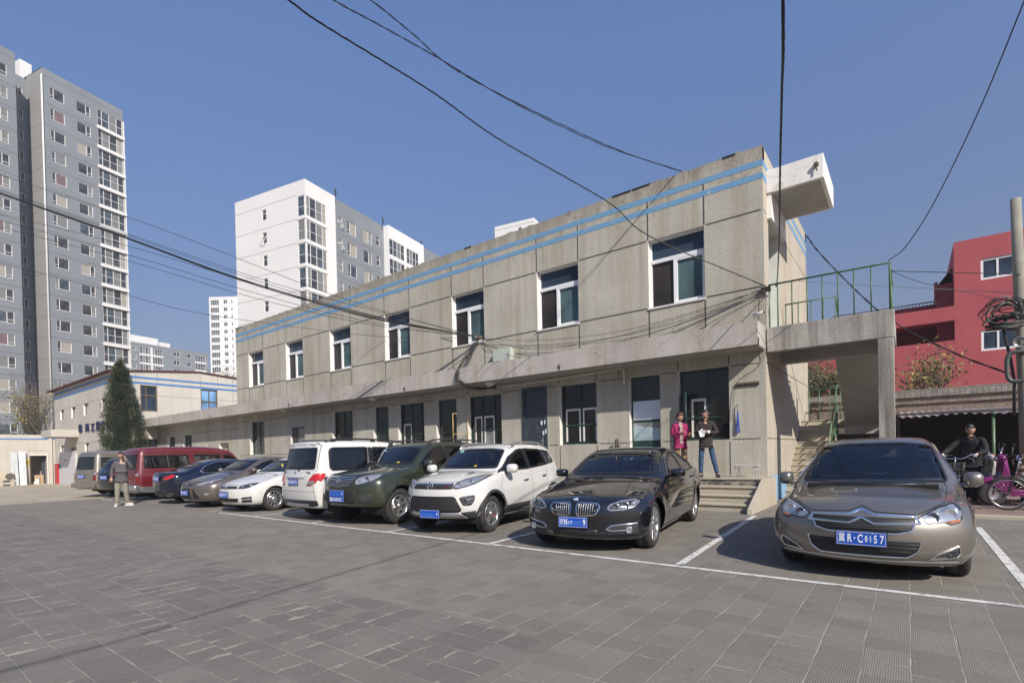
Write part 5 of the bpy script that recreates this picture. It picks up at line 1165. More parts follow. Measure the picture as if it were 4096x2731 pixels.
        for k in range(n):
            a0 = 2 * math.pi * k / n + .3
            for tw in ((-twin, twin) if twin else (0,)):
                a = a0
                # spoke in plane, local radial
                ra, rb = .045, rim_r - .018; cs, sn = math.cos(a), math.sin(a)
                def pt(rad, off, dep): return (cs * rad - sn * off, dep, sn * rad + cs * off)
                oa, ob = tw * .4, tw
                vs = [pt(ra, oa - wi / 2, -.024), pt(ra, oa + wi / 2, -.024), pt(rb, ob + wo2 / 2, -.012), pt(rb, ob - wo2 / 2, -.012), pt(ra, oa - wi / 2, -.06), pt(ra, oa + wi / 2, -.06), pt(rb, ob + wo2 / 2, -.05), pt(rb, ob - wo2 / 2, -.05)]
                m_.add([Mt @ Vector(v) for v in vs], [(0, 1, 2, 3), (4, 7, 6, 5), (0, 4, 5, 1), (1, 5, 6, 2), (2, 6, 7, 3), (3, 7, 4, 0)], rim)
        m_.build('rim', wo, bevel=.003)
        if len(style) > 4 and style[4]:
            c = MB(); c.box((x + rim_r * .42, sd * (yface - .065), r - .06), (x + rim_r * .62, sd * (yface - .03), r + .06), C_red); c.build('brake_caliper', wo)
    def wheels4(s, xs, r, w_, rim_r, style, yin=.02):
        for x in xs:
            yf = s.b.half(np.array([x]), np.array([r]))[0] - yin
            for sd in (1, -1): s.wheel(x, sd, r, w_, rim_r, style, yf)
    def plate(s, plane, y, z, txt, tilt=0.0, size=(.44, .14), blur=None, off=.02, smear=None):
        P, ok = s.proj([(y, z)], plane); p = P[0]; sg = -1 if plane == 'F' else 1
        Mt = frame_M((p[0] + sg * off, y, z), (0, -sg * -1 if False else (1 if plane == 'R' else -1), 0), (0, 0, 1))
        Mt = Mt @ Matrix.Rotation(tilt, 4, 'X')
        b = MB(); w_, h = size; 
        b.box((-w_ / 2, -h / 2, -.006), (w_ / 2, h / 2, .0), C_plate, Mt); b.box((-w_ / 2 - .01, -h / 2 - .01, -.012), (w_ / 2 + .01, h / 2 + .01, -.006), C_plast, Mt)
        for e in ((-w_ / 2 + .006, -h / 2 + .006, w_ / 2 - .006, -h / 2 + .009), (-w_ / 2 + .006, h / 2 - .009, w_ / 2 - .006, h / 2 - .006), (-w_ / 2 + .006, -h / 2 + .009, -w_ / 2 + .009, h / 2 - .009), (w_ / 2 - .009, -h / 2 + .009, w_ / 2 - .006, h / 2 - .009)):
            b.add([Mt @ Vector(v) for v in ((e[0], e[1], .0008), (e[2], e[1], .0008), (e[2], e[3], .0008), (e[0], e[3], .0008))], [(0, 1, 2, 3)], C_white)
        for bx in (-.1, .1): b.ell((bx * 1.0, h / 2 - .014, .002), (.007, .007, .004), C_silver, 8, 5, Mt)
        po = b.build('number_plate', s.r)
        for (ch, x0, sz, sx) in txt:
            text_mesh(ch, sz, .0008, C_white, 'character', po, Mt @ Matrix.Translation((x0, -.003, .0015)), .0022 if ord(ch) < 300 else .0004, sx=sx)
        if smear:
            b = MB()
            for (x0, y0, x1, y1, ww) in smear: b.add([Mt @ Vector(v) for v in ((x0, y0, .0022), (x1, y1, .0022), (x1, y1 + ww, .0022), (x0, y0 + ww, .0022))], [(0, 1, 2, 3)], mat('blurred_plate_patch', (.03, .11, .46), .6))
            b.build('smudge', po)
        return po
    def interior(s, seats, dash, wheel_at=None, seatm=None):
        b = MB(); W = s.b.W; x, z = dash
        b.box((x, -W * .74, z - .35), (x + .45, W * .74, z - .03), C_under); b.ell((x + .25, 0, z - .04), (.3, W * .7, .07), C_black)
        io = b.build('dashboard', s.r)
        sm = seatm or C_seat
        for (sx, sy, sz) in seats:
            b = MB(); Mt = Matrix.Translation((sx, sy, sz))
            b.ell((0, 0, .0), (.26, .25, .09), sm, M=Mt); b.ell((.27, 0, .33), (.10, .24, .36), sm, M=Mt @ Matrix.Rotation(.2, 4, 'Y')); b.ell((.40, 0, .72), (.05, .12, .09), sm, M=Mt)
            b.build('seat', s.r)
        if wheel_at:
            wx, wy, wz = wheel_at; b = MB(); Mt = Matrix.Translation((wx, wy, wz)) @ Matrix.Rotation(-.45, 4, 'Y')
            b.tube([Mt @ Vector((0, .18 * math.cos(t), .18 * math.sin(t))) for t in np.linspace(0, 2 * math.pi, 25)], .014, C_black, 6, False); b.tube([Mt @ Vector((0, -.18, 0)), Mt @ Vector((0, .18, 0))], .014, C_black, 6); b.build('steering_wheel', s.r)
    def gaps(s, lines, w_=.007):
        b = MB()
        for l in lines:
            plane = l[0]; s.line(l[1], plane, l[2] if len(l) > 2 else w_, C_gap, .0012, 1, b, mirror=(plane in ('S', 'F', 'R') and (len(l) < 4 or l[3])))
        b.build('panel_gap', s.body)
    def handles(s, pts, mt, plane='S'):
        for sd in (1, -1):
            for (x, z) in pts:
                P, ok = s.proj([(x, z)], 'S', sd); p = P[0]; b = MB(); b.tube([(x - .09, p[1] + sd * .012, z - .004), (x - .07, p[1] + sd * .035, z), (x + .07, p[1] + sd * .035, z + .004), (x + .09, p[1] + sd * .012, z + .004)], .013, mt, 8)
                b.build('door_handle', s.r)
    def place(s, x, y, rz): s.r.location = (x, y, 0); s.r.rotation_euler = (0, 0, rz)
MIR = math.pi / 2
def newcar(name, label, cat, body, pm, x, y, yaw, rear=False):
    r = thing(name, label, cat); c = Car(body, r, pm)
    rz = (math.pi / 2 if not rear else -math.pi / 2) + R(yaw)
    # x, y is where the nose (or the tail, for cars parked tail out) stands
    SX = .95
    if not rear: r.location = (x, y, 0)
    else: r.location = (x - SX * body.L * math.cos(rz), y - SX * body.L * math.sin(rz), 0)
    r.rotation_euler = (0, 0, rz); r.scale = (SX, .915, .957); return c
def dup_sym(poly): return [(-u, v) for u, v in poly][::-1] + list(poly)
def lens(c, parent, y, z, r, mt, plane='F', depth=.0, sides=(1, -1), ringm=None, off=.006):
    """round reflector or lens set on the surface"""
    for sd in sides:
        P, ok = c.proj([(sd * y, z)], plane); p = P[0]; n = c.b.normal(P)[0]; sg = -1 if plane == 'F' else 1
        nn = Vector((sg, n[1] * .5, n[2] * .3)).normalized(); b = MB(); Mt = Matrix.Translation(Vector(p) + nn * (off + depth)) @ nn.to_track_quat('Z', 'Y').to_matrix().to_4x4()
        b.lathe([(0, -.004), (r * .55, -.001), (r * .8, .004), (r, .006), (r, -.02)], (0, 0, 0), mt, 20, 'z', M=Mt)
        if ringm: b.lathe([(r, .006), (r * 1.12, .008), (r * 1.2, .0), (r * 1.2, -.02)], (0, 0, 0), ringm, 20, 'z', M=Mt)
        b.build('lamp_lens', parent)
def bars(c, parent, plane, zs, ys, mt, w_=.016, bulge=.012, name='grille_bar'):
    for z, (a, d) in zip(zs, ys):
        b = MB(); c.line([(a, z), (d, z)], plane, w_, mt, 0, 1, b, bulge=bulge); b.build(name, parent)
def emblem_ring(c, parent, y, z, r, mt, plane='F', tw=.008, off=.012):
    P, ok = c.proj([(y, z)], plane); p = P[0]; sg = -1 if plane == 'F' else 1; b = MB()
    b.tube([(p[0] + sg * off, y + r * math.cos(t), z + r * math.sin(t)) for t in np.linspace(0, 2 * math.pi, 29)], tw, mt, 6, False); return b, p, sg
def roofrails(c, x0, x1, y, h, mt, legs=3, r=.018):
    for sd in (1, -1):
        b = MB(); pts = []
        for i in range(15):
            t = i / 14; x = x0 + (x1 - x0) * t; P, ok = c.proj([(x, sd * y)], 'T'); z = P[0][2]; lift = h * min(1, math.sin(math.pi * t) * 3.0) ** .6
            pts.append((x, sd * y, z + lift))
        b.tube(pts, r, mt, 8)
        for k in range(legs):
            t = .08 + .84 * k / (legs - 1); x = x0 + (x1 - x0) * t; P, ok = c.proj([(x, sd * y)], 'T'); z = P[0][2]; b.box((x - .06, sd * y - .014, z - .02), (x + .06, sd * y + .014, z + h * .95), mt)
        b.build('roof_rail', c.r)
def wipers(c, pts, plane='F'):
    for a, d in pts:
        b = MB(); c.line([a, d], plane, .011, C_black, 0, 1, b, bulge=.014); b.build('wiper', c.r)
# ---------------------------------------------------------------- 1 bronze saloon, right
pm = paint('bronze_grey_metallic', (.25, .228, .20), .75, .30)
bd = Body(4.62, .895, [(.10, .19, 1), (.02, .30), (.0, .44), (.025, .60), (.10, .72), (.32, .82), (.75, .875), (1.12, .93, 1), (1.92, 1.41), (2.40, 1.495), (3.1, 1.46), (3.75, 1.29), (4.15, 1.11), (4.5, 1.08), (4.61, 1.0, 1), (4.6, .6), (4.52, .3, 1), (4.0, .2), (.6, .17)],
          [(0, .80), (.15, .86), (.5, .885), (1, .895), (3.6, .895), (4.3, .86), (4.62, .78)], [(0, .62), (.5, .76), (1.1, .90), (2, .92), (3.6, .97), (4.6, .98)], [(0, 1.1), (.8, .9), (1.3, .62), (3.5, .55), (4.6, .7)],
          k=.12, bow=(.40, .16), crown=.05, ridges=[((.7, 4.3), (.74, .80), .022, .02)], arches=[(.95, .32, .35, .015), (3.66, .32, .35, .015)])
c = newcar('parked_car', 'bronze grey saloon facing the camera, nearest car at the right', 'car', bd, pm, -.375, 6.02, -1.0)
ws = [(-.765, .955), (.765, .955), (.62, 1.385), (.3, 1.425), (-.3, 1.425), (-.62, 1.385)]; rw = [(-.6, 1.17), (.6, 1.17), (.5, 1.38), (-.5, 1.38)]
sw = [[(1.62, .99), (2.05, 1.27), (2.45, 1.385), (2.62, 1.40), (2.66, .985)], [(2.74, .985), (2.72, 1.40), (3.2, 1.37), (3.55, 1.28), (3.62, 1.0)]]
whl = [(.95, .32, .365), (3.66, .32, .365)]
c.make_shell([(inset(ws, .02), 'F'), (inset(rw, .02), 'R')] + [(inset(p, .02), 'S') for p in sw], whl, under_z=.26)
c.win('windscreen', ws, 'F', .022, r=.06); c.win('rear_window', rw, 'R', .04)
for p in sw: c.win('side_window', p, 'S', .03, C_tint, mirror=True, trim=C_chrome)
c.wheels4((.95, 3.66), .325, .215, .215, (5, .05, .075, 0))
c.interior([(2.15, .38, .62), (2.15, -.38, .62), (3.0, 0, .6)], (1.1, .97), (1.72, .36, .90))
# grille group: dark mouth, slats, chrome chevrons
g = MB(); c.patch('', rpoly([(-.46, .665), (.46, .665), (.44, .56), (.40, .525), (-.40, .525), (-.44, .56)], .02), 'F', C_mesh, .003, mb=g, cell=.04); go = g.build('grille', c.r)
bars(c, go, 'F', (.645, .625, .578, .555), ((-.42, -.12), (.12, .42), (-.40, .40), (-.38, .38)), C_plast, .014, .012)
b = MB(); up_ = [(-.50, .60), (-.475, .668), (-.10, .690), (0, .748), (.10, .690), (.475, .668), (.50, .60)]
c.line([(-.50, .618), (-.455, .680), (-.11, .692), (0, .748), (.11, .692), (.455, .680), (.50, .618)], 'F', .028, C_chrome, 0, 1, b, bulge=.020)
c.line([(-.50, .618), (-.11, .604), (0, .664), (.11, .604), (.50, .618)], 'F', .026, C_chrome, 0, 1, b, bulge=.022)
c.line([(-.45, .612), (-.425, .545), (-.30, .512), (.30, .512), (.425, .545), (.45, .612)], 'F', .020, C_chrome, 0, 1, b, bulge=.016); b.build('chrome_emblem', go)
lo_ = rpoly([(-.50, .445), (.50, .445), (.47, .35), (.38, .29), (-.38, .29), (-.47, .35)], .03)
g = MB(); c.patch('', lo_, 'F', C_mesh, .003, mb=g, cell=.04); g2 = g.build('lower_grille', c.r); bars(c, g2, 'F', (.41, .375, .335), ((-.48, .48), (-.46, .46), (-.42, .42)), C_black, .014, .012)
b = MB(); c.line([(-.51, .45), (-.475, .345), (-.385, .28), (.385, .28), (.475, .345), (.51, .45)], 'F', .014, C_chrome, 0, 1, b, bulge=.012); b.build('chrome_trim', g2)
hl = rpoly([(.475, .675), (.62, .755), (.76, .80), (.815, .76), (.83, .66), (.80, .615), (.745, .60), (.69, .625), (.56, .61)], .015)
for sd in (1, -1):
    m1 = MB(); P_ = [(sd * u, v) for u, v in hl]; c.patch('', P_, 'F', C_clear, .005, mb=m1, cell=.03); c.ring('', P_, .012, 'F', C_black, .008, mb=m1); ho = m1.build('headlight', c.r)
    lens(c, ho, .735, .70, .062, C_clear, sides=(sd,), ringm=C_chrome); lens(c, ho, .60, .675, .045, C_lampd, sides=(sd,), ringm=C_chrome)
    b = MB(); c.patch('', [(sd * .70, .618), (sd * .80, .628), (sd * .815, .65), (sd * .71, .638)], 'F', C_amber, .009, mb=b); b.build('indicator', ho)
    fg = [(sd * .54, .265), (sd * .62, .325), (sd * .80, .405), (sd * .815, .34), (sd * .78, .285)]
    m1 = MB(); c.patch('', fg, 'F', C_plast, .004, mb=m1, cell=.04); c.ring('', fg, .012, 'F', C_chrome, .012, mb=m1); fo = m1.build('fog_lamp_housing', c.r); lens(c, fo, .735, .335, .032, C_lampd, sides=(sd,), ringm=C_black)
    b = MB(); c.line([(sd * .58, .262), (sd * .77, .288)], 'F', .022, C_clear, 0, 1, b, bulge=.012); b.build('daytime_light', fo)
b = MB(); c.line([(-.80, .235), (-.4, .235), (0, .232), (.4, .235), (.80, .235)], 'F', .02, C_silver, 0, 1, b, bulge=.012); b.build('lip_trim', c.r)
c.mirror(1.50, .99, .985, pm, (.11, .085, .085), arm=pm)
c.plate('F', 0, .455, [('冀', -.17, .10, .62), ('R', -.10, .115, .62), ('·', -.055, .115, .8), ('C', -.005, .115, .62), ('0', .048, .09, .5), ('1', .085, .09, .5), ('5', .128, .11, .55), ('7', .182, .115, .60)], off=.03, smear=[(.0, -.012, .115, -.02, .05), (.02, .022, .10, .022, .018)])
c.gaps([('S', [(1.42, .30), (1.40, .6), (1.46, .95)]), ('S', [(2.70, .28), (2.70, .97)]), ('S', [(3.30, .60), (3.62, .98)]), ('F', [(-.47, .70), (-.70, .80), (-.74, .90), (-.70, .99)]), ('F', [(-.46, .70), (-.11, .718), (0, .77), (.11, .718), (.46, .70)], .009, False), ('S', [(1.42, .26), (3.3, .26)], .012)])
c.handles([(2.45, .86), (3.45, .88)], C_chrome)
# dashboard things: red tissue box, silver leopard ornament
b = MB(); b.box((1.44, .30, .985), (1.56, .56, 1.03), mat('red_board', (.40, .03, .03), .6)); b.box((1.435, .32, .995), (1.44, .54, 1.015), C_white); b.build('dash_card', c.r)
LX, LZ = 1.50, -.035
b = MB(); b.ell((LX, -.03, 1.075 + LZ), (.03, .11, .022), C_chrome); b.ell((LX, -.15, 1.09 + LZ), (.02, .03, .018), C_chrome)
for yy in (-.12, -.08, .03, .07): b.tube([(LX, yy, 1.07 + LZ), (LX, yy - .02, 1.01 + LZ)], .007, C_chrome, 5)
b.tube([(LX, .07, 1.08 + LZ), (LX, .16, 1.05 + LZ)], .007, C_chrome, 5); b.build('leopard_ornament', c.r)
# ---------------------------------------------------------------- 2 black saloon with twin grille
pk = paint('black_car_paint', (.004, .005, .008), 0, .05, dust=.004)
bd = Body(5.04, .93, [(.10, .19, 1), (.02, .30), (.0, .44), (.02, .62), (.09, .72), (.4, .82), (1.0, .93), (1.46, .99, 1), (2.25, 1.37), (2.75, 1.455), (3.3, 1.44), (4.0, 1.26), (4.4, 1.11), (4.8, 1.09), (4.98, 1.04, 1), (5.03, .8), (5.0, .45), (4.93, .28, 1), (4.4, .19), (.6, .17)],
          [(0, .80), (.2, .88), (.6, .92), (1.1, .93), (4.0, .93), (4.7, .88), (5.04, .79)], [(0, .64), (.5, .76), (1.3, .90), (2.2, .94), (4, .98), (5, .98)], [(0, 1.0), (.9, .8), (1.5, .62), (3.9, .58), (5, .7)],
          k=.11, bow=(.42, .18), crown=.055, ridges=[((.9, 4.9), (.76, .86), .035, .018), ((1.2, 4.2), (.36, .40), -.02, .02)], arches=[(.87, .34, .37, .018), (3.98, .34, .37, .018)])
c = newcar('parked_car', 'glossy black saloon with a twin kidney grille beside the steps', 'car', bd, pk, -3.50, 5.86, 8.0)
ws = [(-.75, 1.02), (.75, 1.02), (.60, 1.345), (.3, 1.375), (-.3, 1.375), (-.60, 1.345)]; rw = [(-.6, 1.17), (.6, 1.17), (.5, 1.34), (-.5, 1.34)]
sw = [[(1.92, 1.0), (2.35, 1.25), (2.78, 1.36), (2.95, 1.375), (3.0, 1.0)], [(3.06, 1.0), (3.02, 1.375), (3.45, 1.34), (3.78, 1.24), (3.84, 1.02)], [(3.88, 1.03), (3.83, 1.22), (4.02, 1.13), (4.1, 1.05)]]
whl = [(.87, .34, .375), (3.98, .34, .375)]
c.make_shell([(inset(ws, .02), 'F'), (inset(rw, .02), 'R')] + [(inset(p, .015), 'S') for p in sw], whl, under_z=.26)
c.win('windscreen', ws, 'F', .035, r=.06); c.win('rear_window', rw, 'R', .04)
for p in sw: c.win('side_window', p, 'S', .022, C_tint, mirror=True)
b = MB(); c.line([(1.88, .985), (3.2, .99), (4.14, 1.03), (3.85, 1.235), (3.45, 1.355), (2.95, 1.395), (2.7, 1.37), (2.3, 1.25), (1.88, .985)], 'S', .014, C_chrome, 0, 1, b, mirror=True, bulge=.010); b.build('chrome_trim', c.r)
c.patch('pillar_trim', [(2.99, 1.005), (3.07, 1.005), (3.03, 1.365), (2.94, 1.365)], 'S', C_black, .0035, mirror=True)
c.wheels4((.87, 3.98), .345, .235, .245, (10, .022, .030, .055))
c.interior([(2.4, .38, .62), (2.4, -.38, .62), (3.3, .35, .6), (3.3, -.35, .6)], (1.4, .99), (2.05, .38, .93))
for sd in (1, -1):
    kd = rpoly([(sd * .035, .665), (sd * .06, .70), (sd * .35, .692), (sd * .39, .63), (sd * .32, .53), (sd * .09, .505), (sd * .045, .54)], .035, 4)
    m1 = MB(); c.patch('', kd, 'F', C_mesh, .0, mb=m1, cell=.04); c.ring('', kd, .013, 'F', C_chrome, .012, mb=m1); ko = m1.build('kidney_grille', c.r)
    b = MB()
    for i in range(9): y = sd * (.075 + i * .034); c.line([(y, .520 + .010 * i * (i > 5)), (y + sd * .004, .684)], 'F', .0045, C_silver, 0, 1, b, bulge=.004)
    b.build('grille_bars', ko)
    hl = rpoly([(sd * .47, .615), (sd * .50, .672), (sd * .62, .715), (sd * .78, .735), (sd * .86, .70), (sd * .80, .635), (sd * .68, .598), (sd * .52, .59)], .02)
    m1 = MB(); c.patch('', hl, 'F', C_lampd, .005, mb=m1, cell=.03); c.ring('', hl, .012, 'F', C_clear, .008, mb=m1); ho = m1.build('headlight', c.r)
    lens(c, ho, .575, .645, .042, C_lampd, sides=(sd,), ringm=C_chrome); lens(c, ho, .69, .658, .048, C_lampd, sides=(sd,), ringm=C_chrome)
    b = MB(); c.patch('', [(sd * .76, .65), (sd * .83, .69), (sd * .82, .715), (sd * .76, .70)], 'F', C_clear, .010, mb=b); b.build('indicator', ho)
    fp = rpoly([(sd * .44, .235), (sd * .47, .36), (sd * .54, .40), (sd * .84, .43), (sd * .86, .27)], .02)
    m1 = MB(); c.patch('', fp, 'F', C_plast, .003, mb=m1, cell=.04); fo = m1.build('bumper_intake', c.r); lens(c, fo, .74, .335, .042, C_clear, sides=(sd,), ringm=C_chrome, off=.022)
    b = MB(); c.line([(sd * .46, .345), (sd * .52, .392), (sd * .84, .425)], 'F', .016, C_chrome, 0, 1, b, bulge=.014); c.line([(sd * .46, .345), (sd * .52, .322), (sd * .70, .328)], 'F', .012, C_chrome, 0, 1, b, bulge=.012); b.build('chrome_trim', fo)
g = MB(); c.patch('', [(-.36, .25), (.36, .25), (.34, .335), (-.34, .335)], 'F', C_mesh, .003, mb=g); go = g.build('lower_grille', c.r); bars(c, go, 'F', (.275, .305), ((-.34, .34), (-.34, .34)), C_plast, .014, .012)
b, p, sg = emblem_ring(c, c.r, 0, .735, .036, C_chrome, off=.0, tw=.006)
b = MB(); P, ok = c.proj([(0, .735)], 'F'); n = Vector(c.b.normal(P)[0]); Mt = Matrix.Translation(Vector(P[0]) + n * .006) @ n.to_track_quat('Z', 'Y').to_matrix().to_4x4()
b.lathe([(.030, .004), (.036, .006), (.042, .0), (.042, -.01)], (0, 0, 0), C_chrome, 24, 'z', M=Mt)
Mq = mat('emblem_blue', (.02, .16, .50), .3)
for q_ in range(4):
    vs = [(0, 0, .003)] + [(.030 * math.cos(math.pi / 2 * q_ + t), .030 * math.sin(math.pi / 2 * q_ + t), .003) for t in np.linspace(0, math.pi / 2, 7)]
    b.add([Mt @ Vector(v) for v in vs], [tuple(range(8))], Mq if q_ % 2 else C_white)
b.build('emblem', c.r)
c.mirror(1.95, 1.06, 1.03, pk, (.11, .12, .07))
c.plate('F', 0, .435, [('京', -.175, .085, .7), ('N', -.11, .12, .62), ('J', -.055, .05, .8), ('7', -.02, .05, .8), ('9', .175, .12, .62)], off=.02, smear=[(-.08, -.04, .14, -.04, .06)])
c.gaps([('S', [(1.55, .30), (1.52, .7), (1.75, .95)]), ('S', [(3.03, .28), (3.03, .97)]), ('S', [(3.62, .62), (3.95, .98)]), ('F', [(-.52, .74), (-.25, .775), (0, .785), (.25, .775), (.52, .74)], .008, False), ('S', [(1.3, .25), (3.6, .25)], .014), ('T', [(.45, .62), (1.0, .52), (1.5, .5)], .012), ('T', [(.45, -.62), (1.0, -.52), (1.5, -.5)], .012)])
c.handles([(2.78, .88), (3.72, .90)], pk)
wipers(c, [((-.5, 1.03), (.1, 1.05)), ((.05, 1.03), (.62, 1.05))])
b = MB(); b.tube([(2.0, .02, 1.30), (1.98, .02, 1.10)], .004, M_wood, 4); b.ell((1.98, .02, 1.12), (.014, .014, .035), M_wood); b.build('hanging_charm', c.r)
# ---------------------------------------------------------------- 3 white small SUV
pw = paint('white_car_paint', (.55, .545, .525), 0, .22)
bd = Body(3.88, .85, [(.10, .29, 1), (.02, .40), (.0, .56), (.02, .76), (.06, .86), (.18, .95), (.55, 1.04), (.98, 1.10, 1), (1.62, 1.50), (2.05, 1.60), (2.9, 1.60), (3.42, 1.55), (3.55, 1.45), (3.76, 1.05), (3.84, .78), (3.84, .5), (3.78, .35, 1), (3.2, .27), (.6, .24)],
          [(0, .76), (.15, .82), (.5, .845), (3.2, .85), (3.6, .81), (3.88, .74)], [(0, .84), (.5, .95), (1.0, 1.02), (2, 1.04), (3.2, 1.10), (3.8, 1.1)], [(0, 1.0), (.8, .7), (1.2, .42), (3.2, .36), (3.8, .45)],
          k=.11, bow=(.40, .14), crown=.045, ridges=[((.9, 3.7), (.80, .92), .02, .02), ((1.1, 3.0), (.44, .46), -.02, .02)], arches=[(.76, .33, .38, .03), (3.16, .33, .38, .03)])
c = newcar('parked_car', 'white small SUV with a black honeycomb lower grille, left of the black saloon', 'car', bd, pw, -6.33, 5.98, 7.0)
ws = [(-.70, 1.12), (.70, 1.12), (.60, 1.47), (.3, 1.505), (-.3, 1.505), (-.60, 1.47)]; rw = [(-.58, 1.12), (.58, 1.12), (.52, 1.46), (-.52, 1.46)]
sw = [[(1.16, 1.07), (1.55, 1.34), (1.9, 1.47), (2.12, 1.50), (2.2, 1.08)], [(2.26, 1.09), (2.18, 1.50), (2.85, 1.48), (2.98, 1.14)], [(3.02, 1.15), (2.90, 1.475), (3.26, 1.43), (3.42, 1.20)]]
whl = [(.76, .33, .39), (3.16, .33, .39)]
c.make_shell([(inset(ws, .02), 'F'), (inset(rw, .02), 'R')] + [(inset(p, .015), 'S') for p in sw], whl, under_z=.32)
c.win('windscreen', ws, 'F', .035, r=.06); c.win('rear_window', rw, 'R', .04, C_tint)
for p in sw: c.win('side_window', p, 'S', .026, C_tint, mirror=True)
c.patch('pillar_trim', [(2.19, 1.085), (2.27, 1.09), (2.20, 1.49), (2.11, 1.49)], 'S', C_black, .0035, mirror=True); c.patch('pillar_trim', [(2.97, 1.14), (3.03, 1.15), (2.92, 1.47), (2.84, 1.47)], 'S', C_black, .0035, mirror=True); c.patch('pillar_trim', [(1.08, 1.04), (1.24, 1.07), (1.28, 1.15)], 'S', C_black, .007, mirror=True)
c.wheels4((.76, 3.16), .335, .215, .215, (5, .055, .045, .035, True))
c.interior([(1.75, .36, .72), (1.75, -.36, .72), (2.6, 0, .72)], (.95, 1.08), (1.4, .34, 1.03))
for (wx, wz, wr) in whl:   # flares
    for sd in (1, -1):
        m1 = MB(); O = [(wx + (wr + .055) * math.cos(a), wz + (wr + .055) * math.sin(a)) for a in np.linspace(-.12, math.pi + .12, 25)]; c.line([(wx + (wr + .024) * math.cos(a), wz + (wr + .024) * math.sin(a)) for a in np.linspace(-.05, math.pi + .05, 25)], 'S', .055, C_plast, 0, sd, m1, bulge=.014, seg=.2); m1.build('wheel_arch_trim', c.r)
c.patch('sill_cladding', [(1.12, .30), (2.80, .30), (2.80, .46), (1.12, .44)], 'S', C_plast, .006, mirror=True, cell=.1)
g = MB(); up_ = rpoly([(-.43, .905), (.43, .905), (.45, .83), (.43, .80), (-.43, .80), (-.45, .83)], .01); c.patch('', up_, 'F', C_mesh, .003, mb=g, cell=.04); go = g.build('grille', c.r); bars(c, go, 'F', (.892,), ((-.42, .42),), C_chrome, .022, .014)
def hexgrille(c, poly, s_, parent):
    b = MB(); P = np.array([p[:2] for p in poly]); y0, z0 = P.min(0); y1, z1 = P.max(0); j = 0; z = z0
    while z < z1:
        y = y0 + (s_ * .5 if j % 2 else 0)
        while y < y1:
            pts = [(y - s_ * .42, z), (y, z + s_ * .28), (y + s_ * .42, z)]
            if all(inpoly(np.array([p[0]]), np.array([p[1]]), poly)[0] for p in pts): c.line(pts, 'F', .007, C_plast, 0, 1, b, bulge=.007, seg=.2)
            y += s_
        z += s_ * .5; j += 1
    b.build('honeycomb', parent)
lg = rpoly([(-.46, .68), (.46, .68), (.50, .66), (.60, .45), (.56, .405), (-.56, .405), (-.60, .45), (-.50, .66)], .02)
g = MB(); c.patch('', lg, 'F', C_mesh, .003, mb=g, cell=.05); c.ring('', lg, .018, 'F', C_black, .008, mb=g); g2 = g.build('lower_grille', c.r); hexgrille(c, lg, .055, g2); hexgrille(c, up_, .045, go)
m1 = MB(); c.patch('', rpoly([(-.56, .40), (.56, .40), (.66, .30), (-.66, .30)], .01), 'F', C_silver, .008, mb=m1, cell=.05); m1.build('skid_plate', c.r)
for sd in (1, -1):
    m1 = MB(); c.patch('', [(sd * .57, .40), (sd * .80, .43), (sd * .80, .29), (sd * .67, .285)], 'F', C_plast, .005, mb=m1, cell=.05); m1.build('bumper_corner', c.r)
    hl = rpoly([(sd * .445, .81), (sd * .46, .90), (sd * .54, .965), (sd * .66, 1.01), (sd * .78, 1.03), (sd * .80, .96), (sd * .77, .885), (sd * .66, .835), (sd * .52, .80)], .02)
    m1 = MB(); c.patch('', hl, 'F', C_clear, .005, mb=m1, cell=.03); c.ring('', hl, .02, 'F', C_lampd, .008, mb=m1); ho = m1.build('headlight', c.r); lens(c, ho, .53, .865, .04, C_chrome, sides=(sd,)); lens(c, ho, .67, .91, .05, C_chrome, sides=(sd,))
    fg = rpoly([(sd * .56, .65), (sd * .60, .67), (sd * .79, .70), (sd * .79, .60), (sd * .74, .52), (sd * .62, .52)], .03)
    m1 = MB(); c.patch('', fg, 'F', C_plast, .004, mb=m1, cell=.04); fo = m1.build('fog_lamp_housing', c.r); lens(c, fo, .665, .595, .046, C_lampd, sides=(sd,), ringm=C_chrome, off=.022)
    b = MB(); c.line([(sd * .71, .63), (sd * .77, .65), (sd * .765, .58), (sd * .72, .56)], 'F', .012, C_chrome, 0, 1, b, bulge=.012); b.build('chrome_trim', fo)
b, p, sg = emblem_ring(c, go, 0, .855, .058, C_chrome, tw=.010, off=.018); b.tube([(p[0] - .02, -.022, .822), (p[0] - .025, -.014, .87), (p[0] - .026, 0, .885), (p[0] - .025, .014, .87), (p[0] - .02, .022, .822)], .009, C_chrome, 6); b.build('emblem', go)
P, ok = c.proj([(-.33, .83)], 'F'); t = text_mesh('M4', .045, .003, C_redd, 'badge', go, frame_M((P[0][0] - .012, -.36, .835), (0, -1, 0), (0, 0, 1)), .001)
c.mirror(1.26, .99, 1.12, pw, (.11, .11, .085))
c.plate('F', 0, .375, [('F', .175, .07, .8)], off=.035, smear=[(-.18, -.05, .12, -.06, .07)])
roofrails(c, 1.75, 3.2, .62, .055, C_silver, 2, .020)
c.gaps([('S', [(1.12, .46), (1.05, .8), (1.18, 1.03)]), ('S', [(2.24, .45), (2.24, 1.07)]), ('S', [(2.86, .62), (2.98, 1.12)]), ('F', [(-.46, .92), (-.66, 1.02), (-.70, 1.09)]), ('F', [(-.46, .925), (0, .93), (.46, .925)], .008, False)])
c.handles([(1.98, .88), (2.78, .93)], C_chrome)
wipers(c, [((-.55, 1.14), (.0, 1.155)), ((-.02, 1.14), (.55, 1.16))])
b = MB(); b.box((.62, -.46, 1.055), (.80, -.42, 1.075), C_chrome); b.build('hood_badge', c.r)
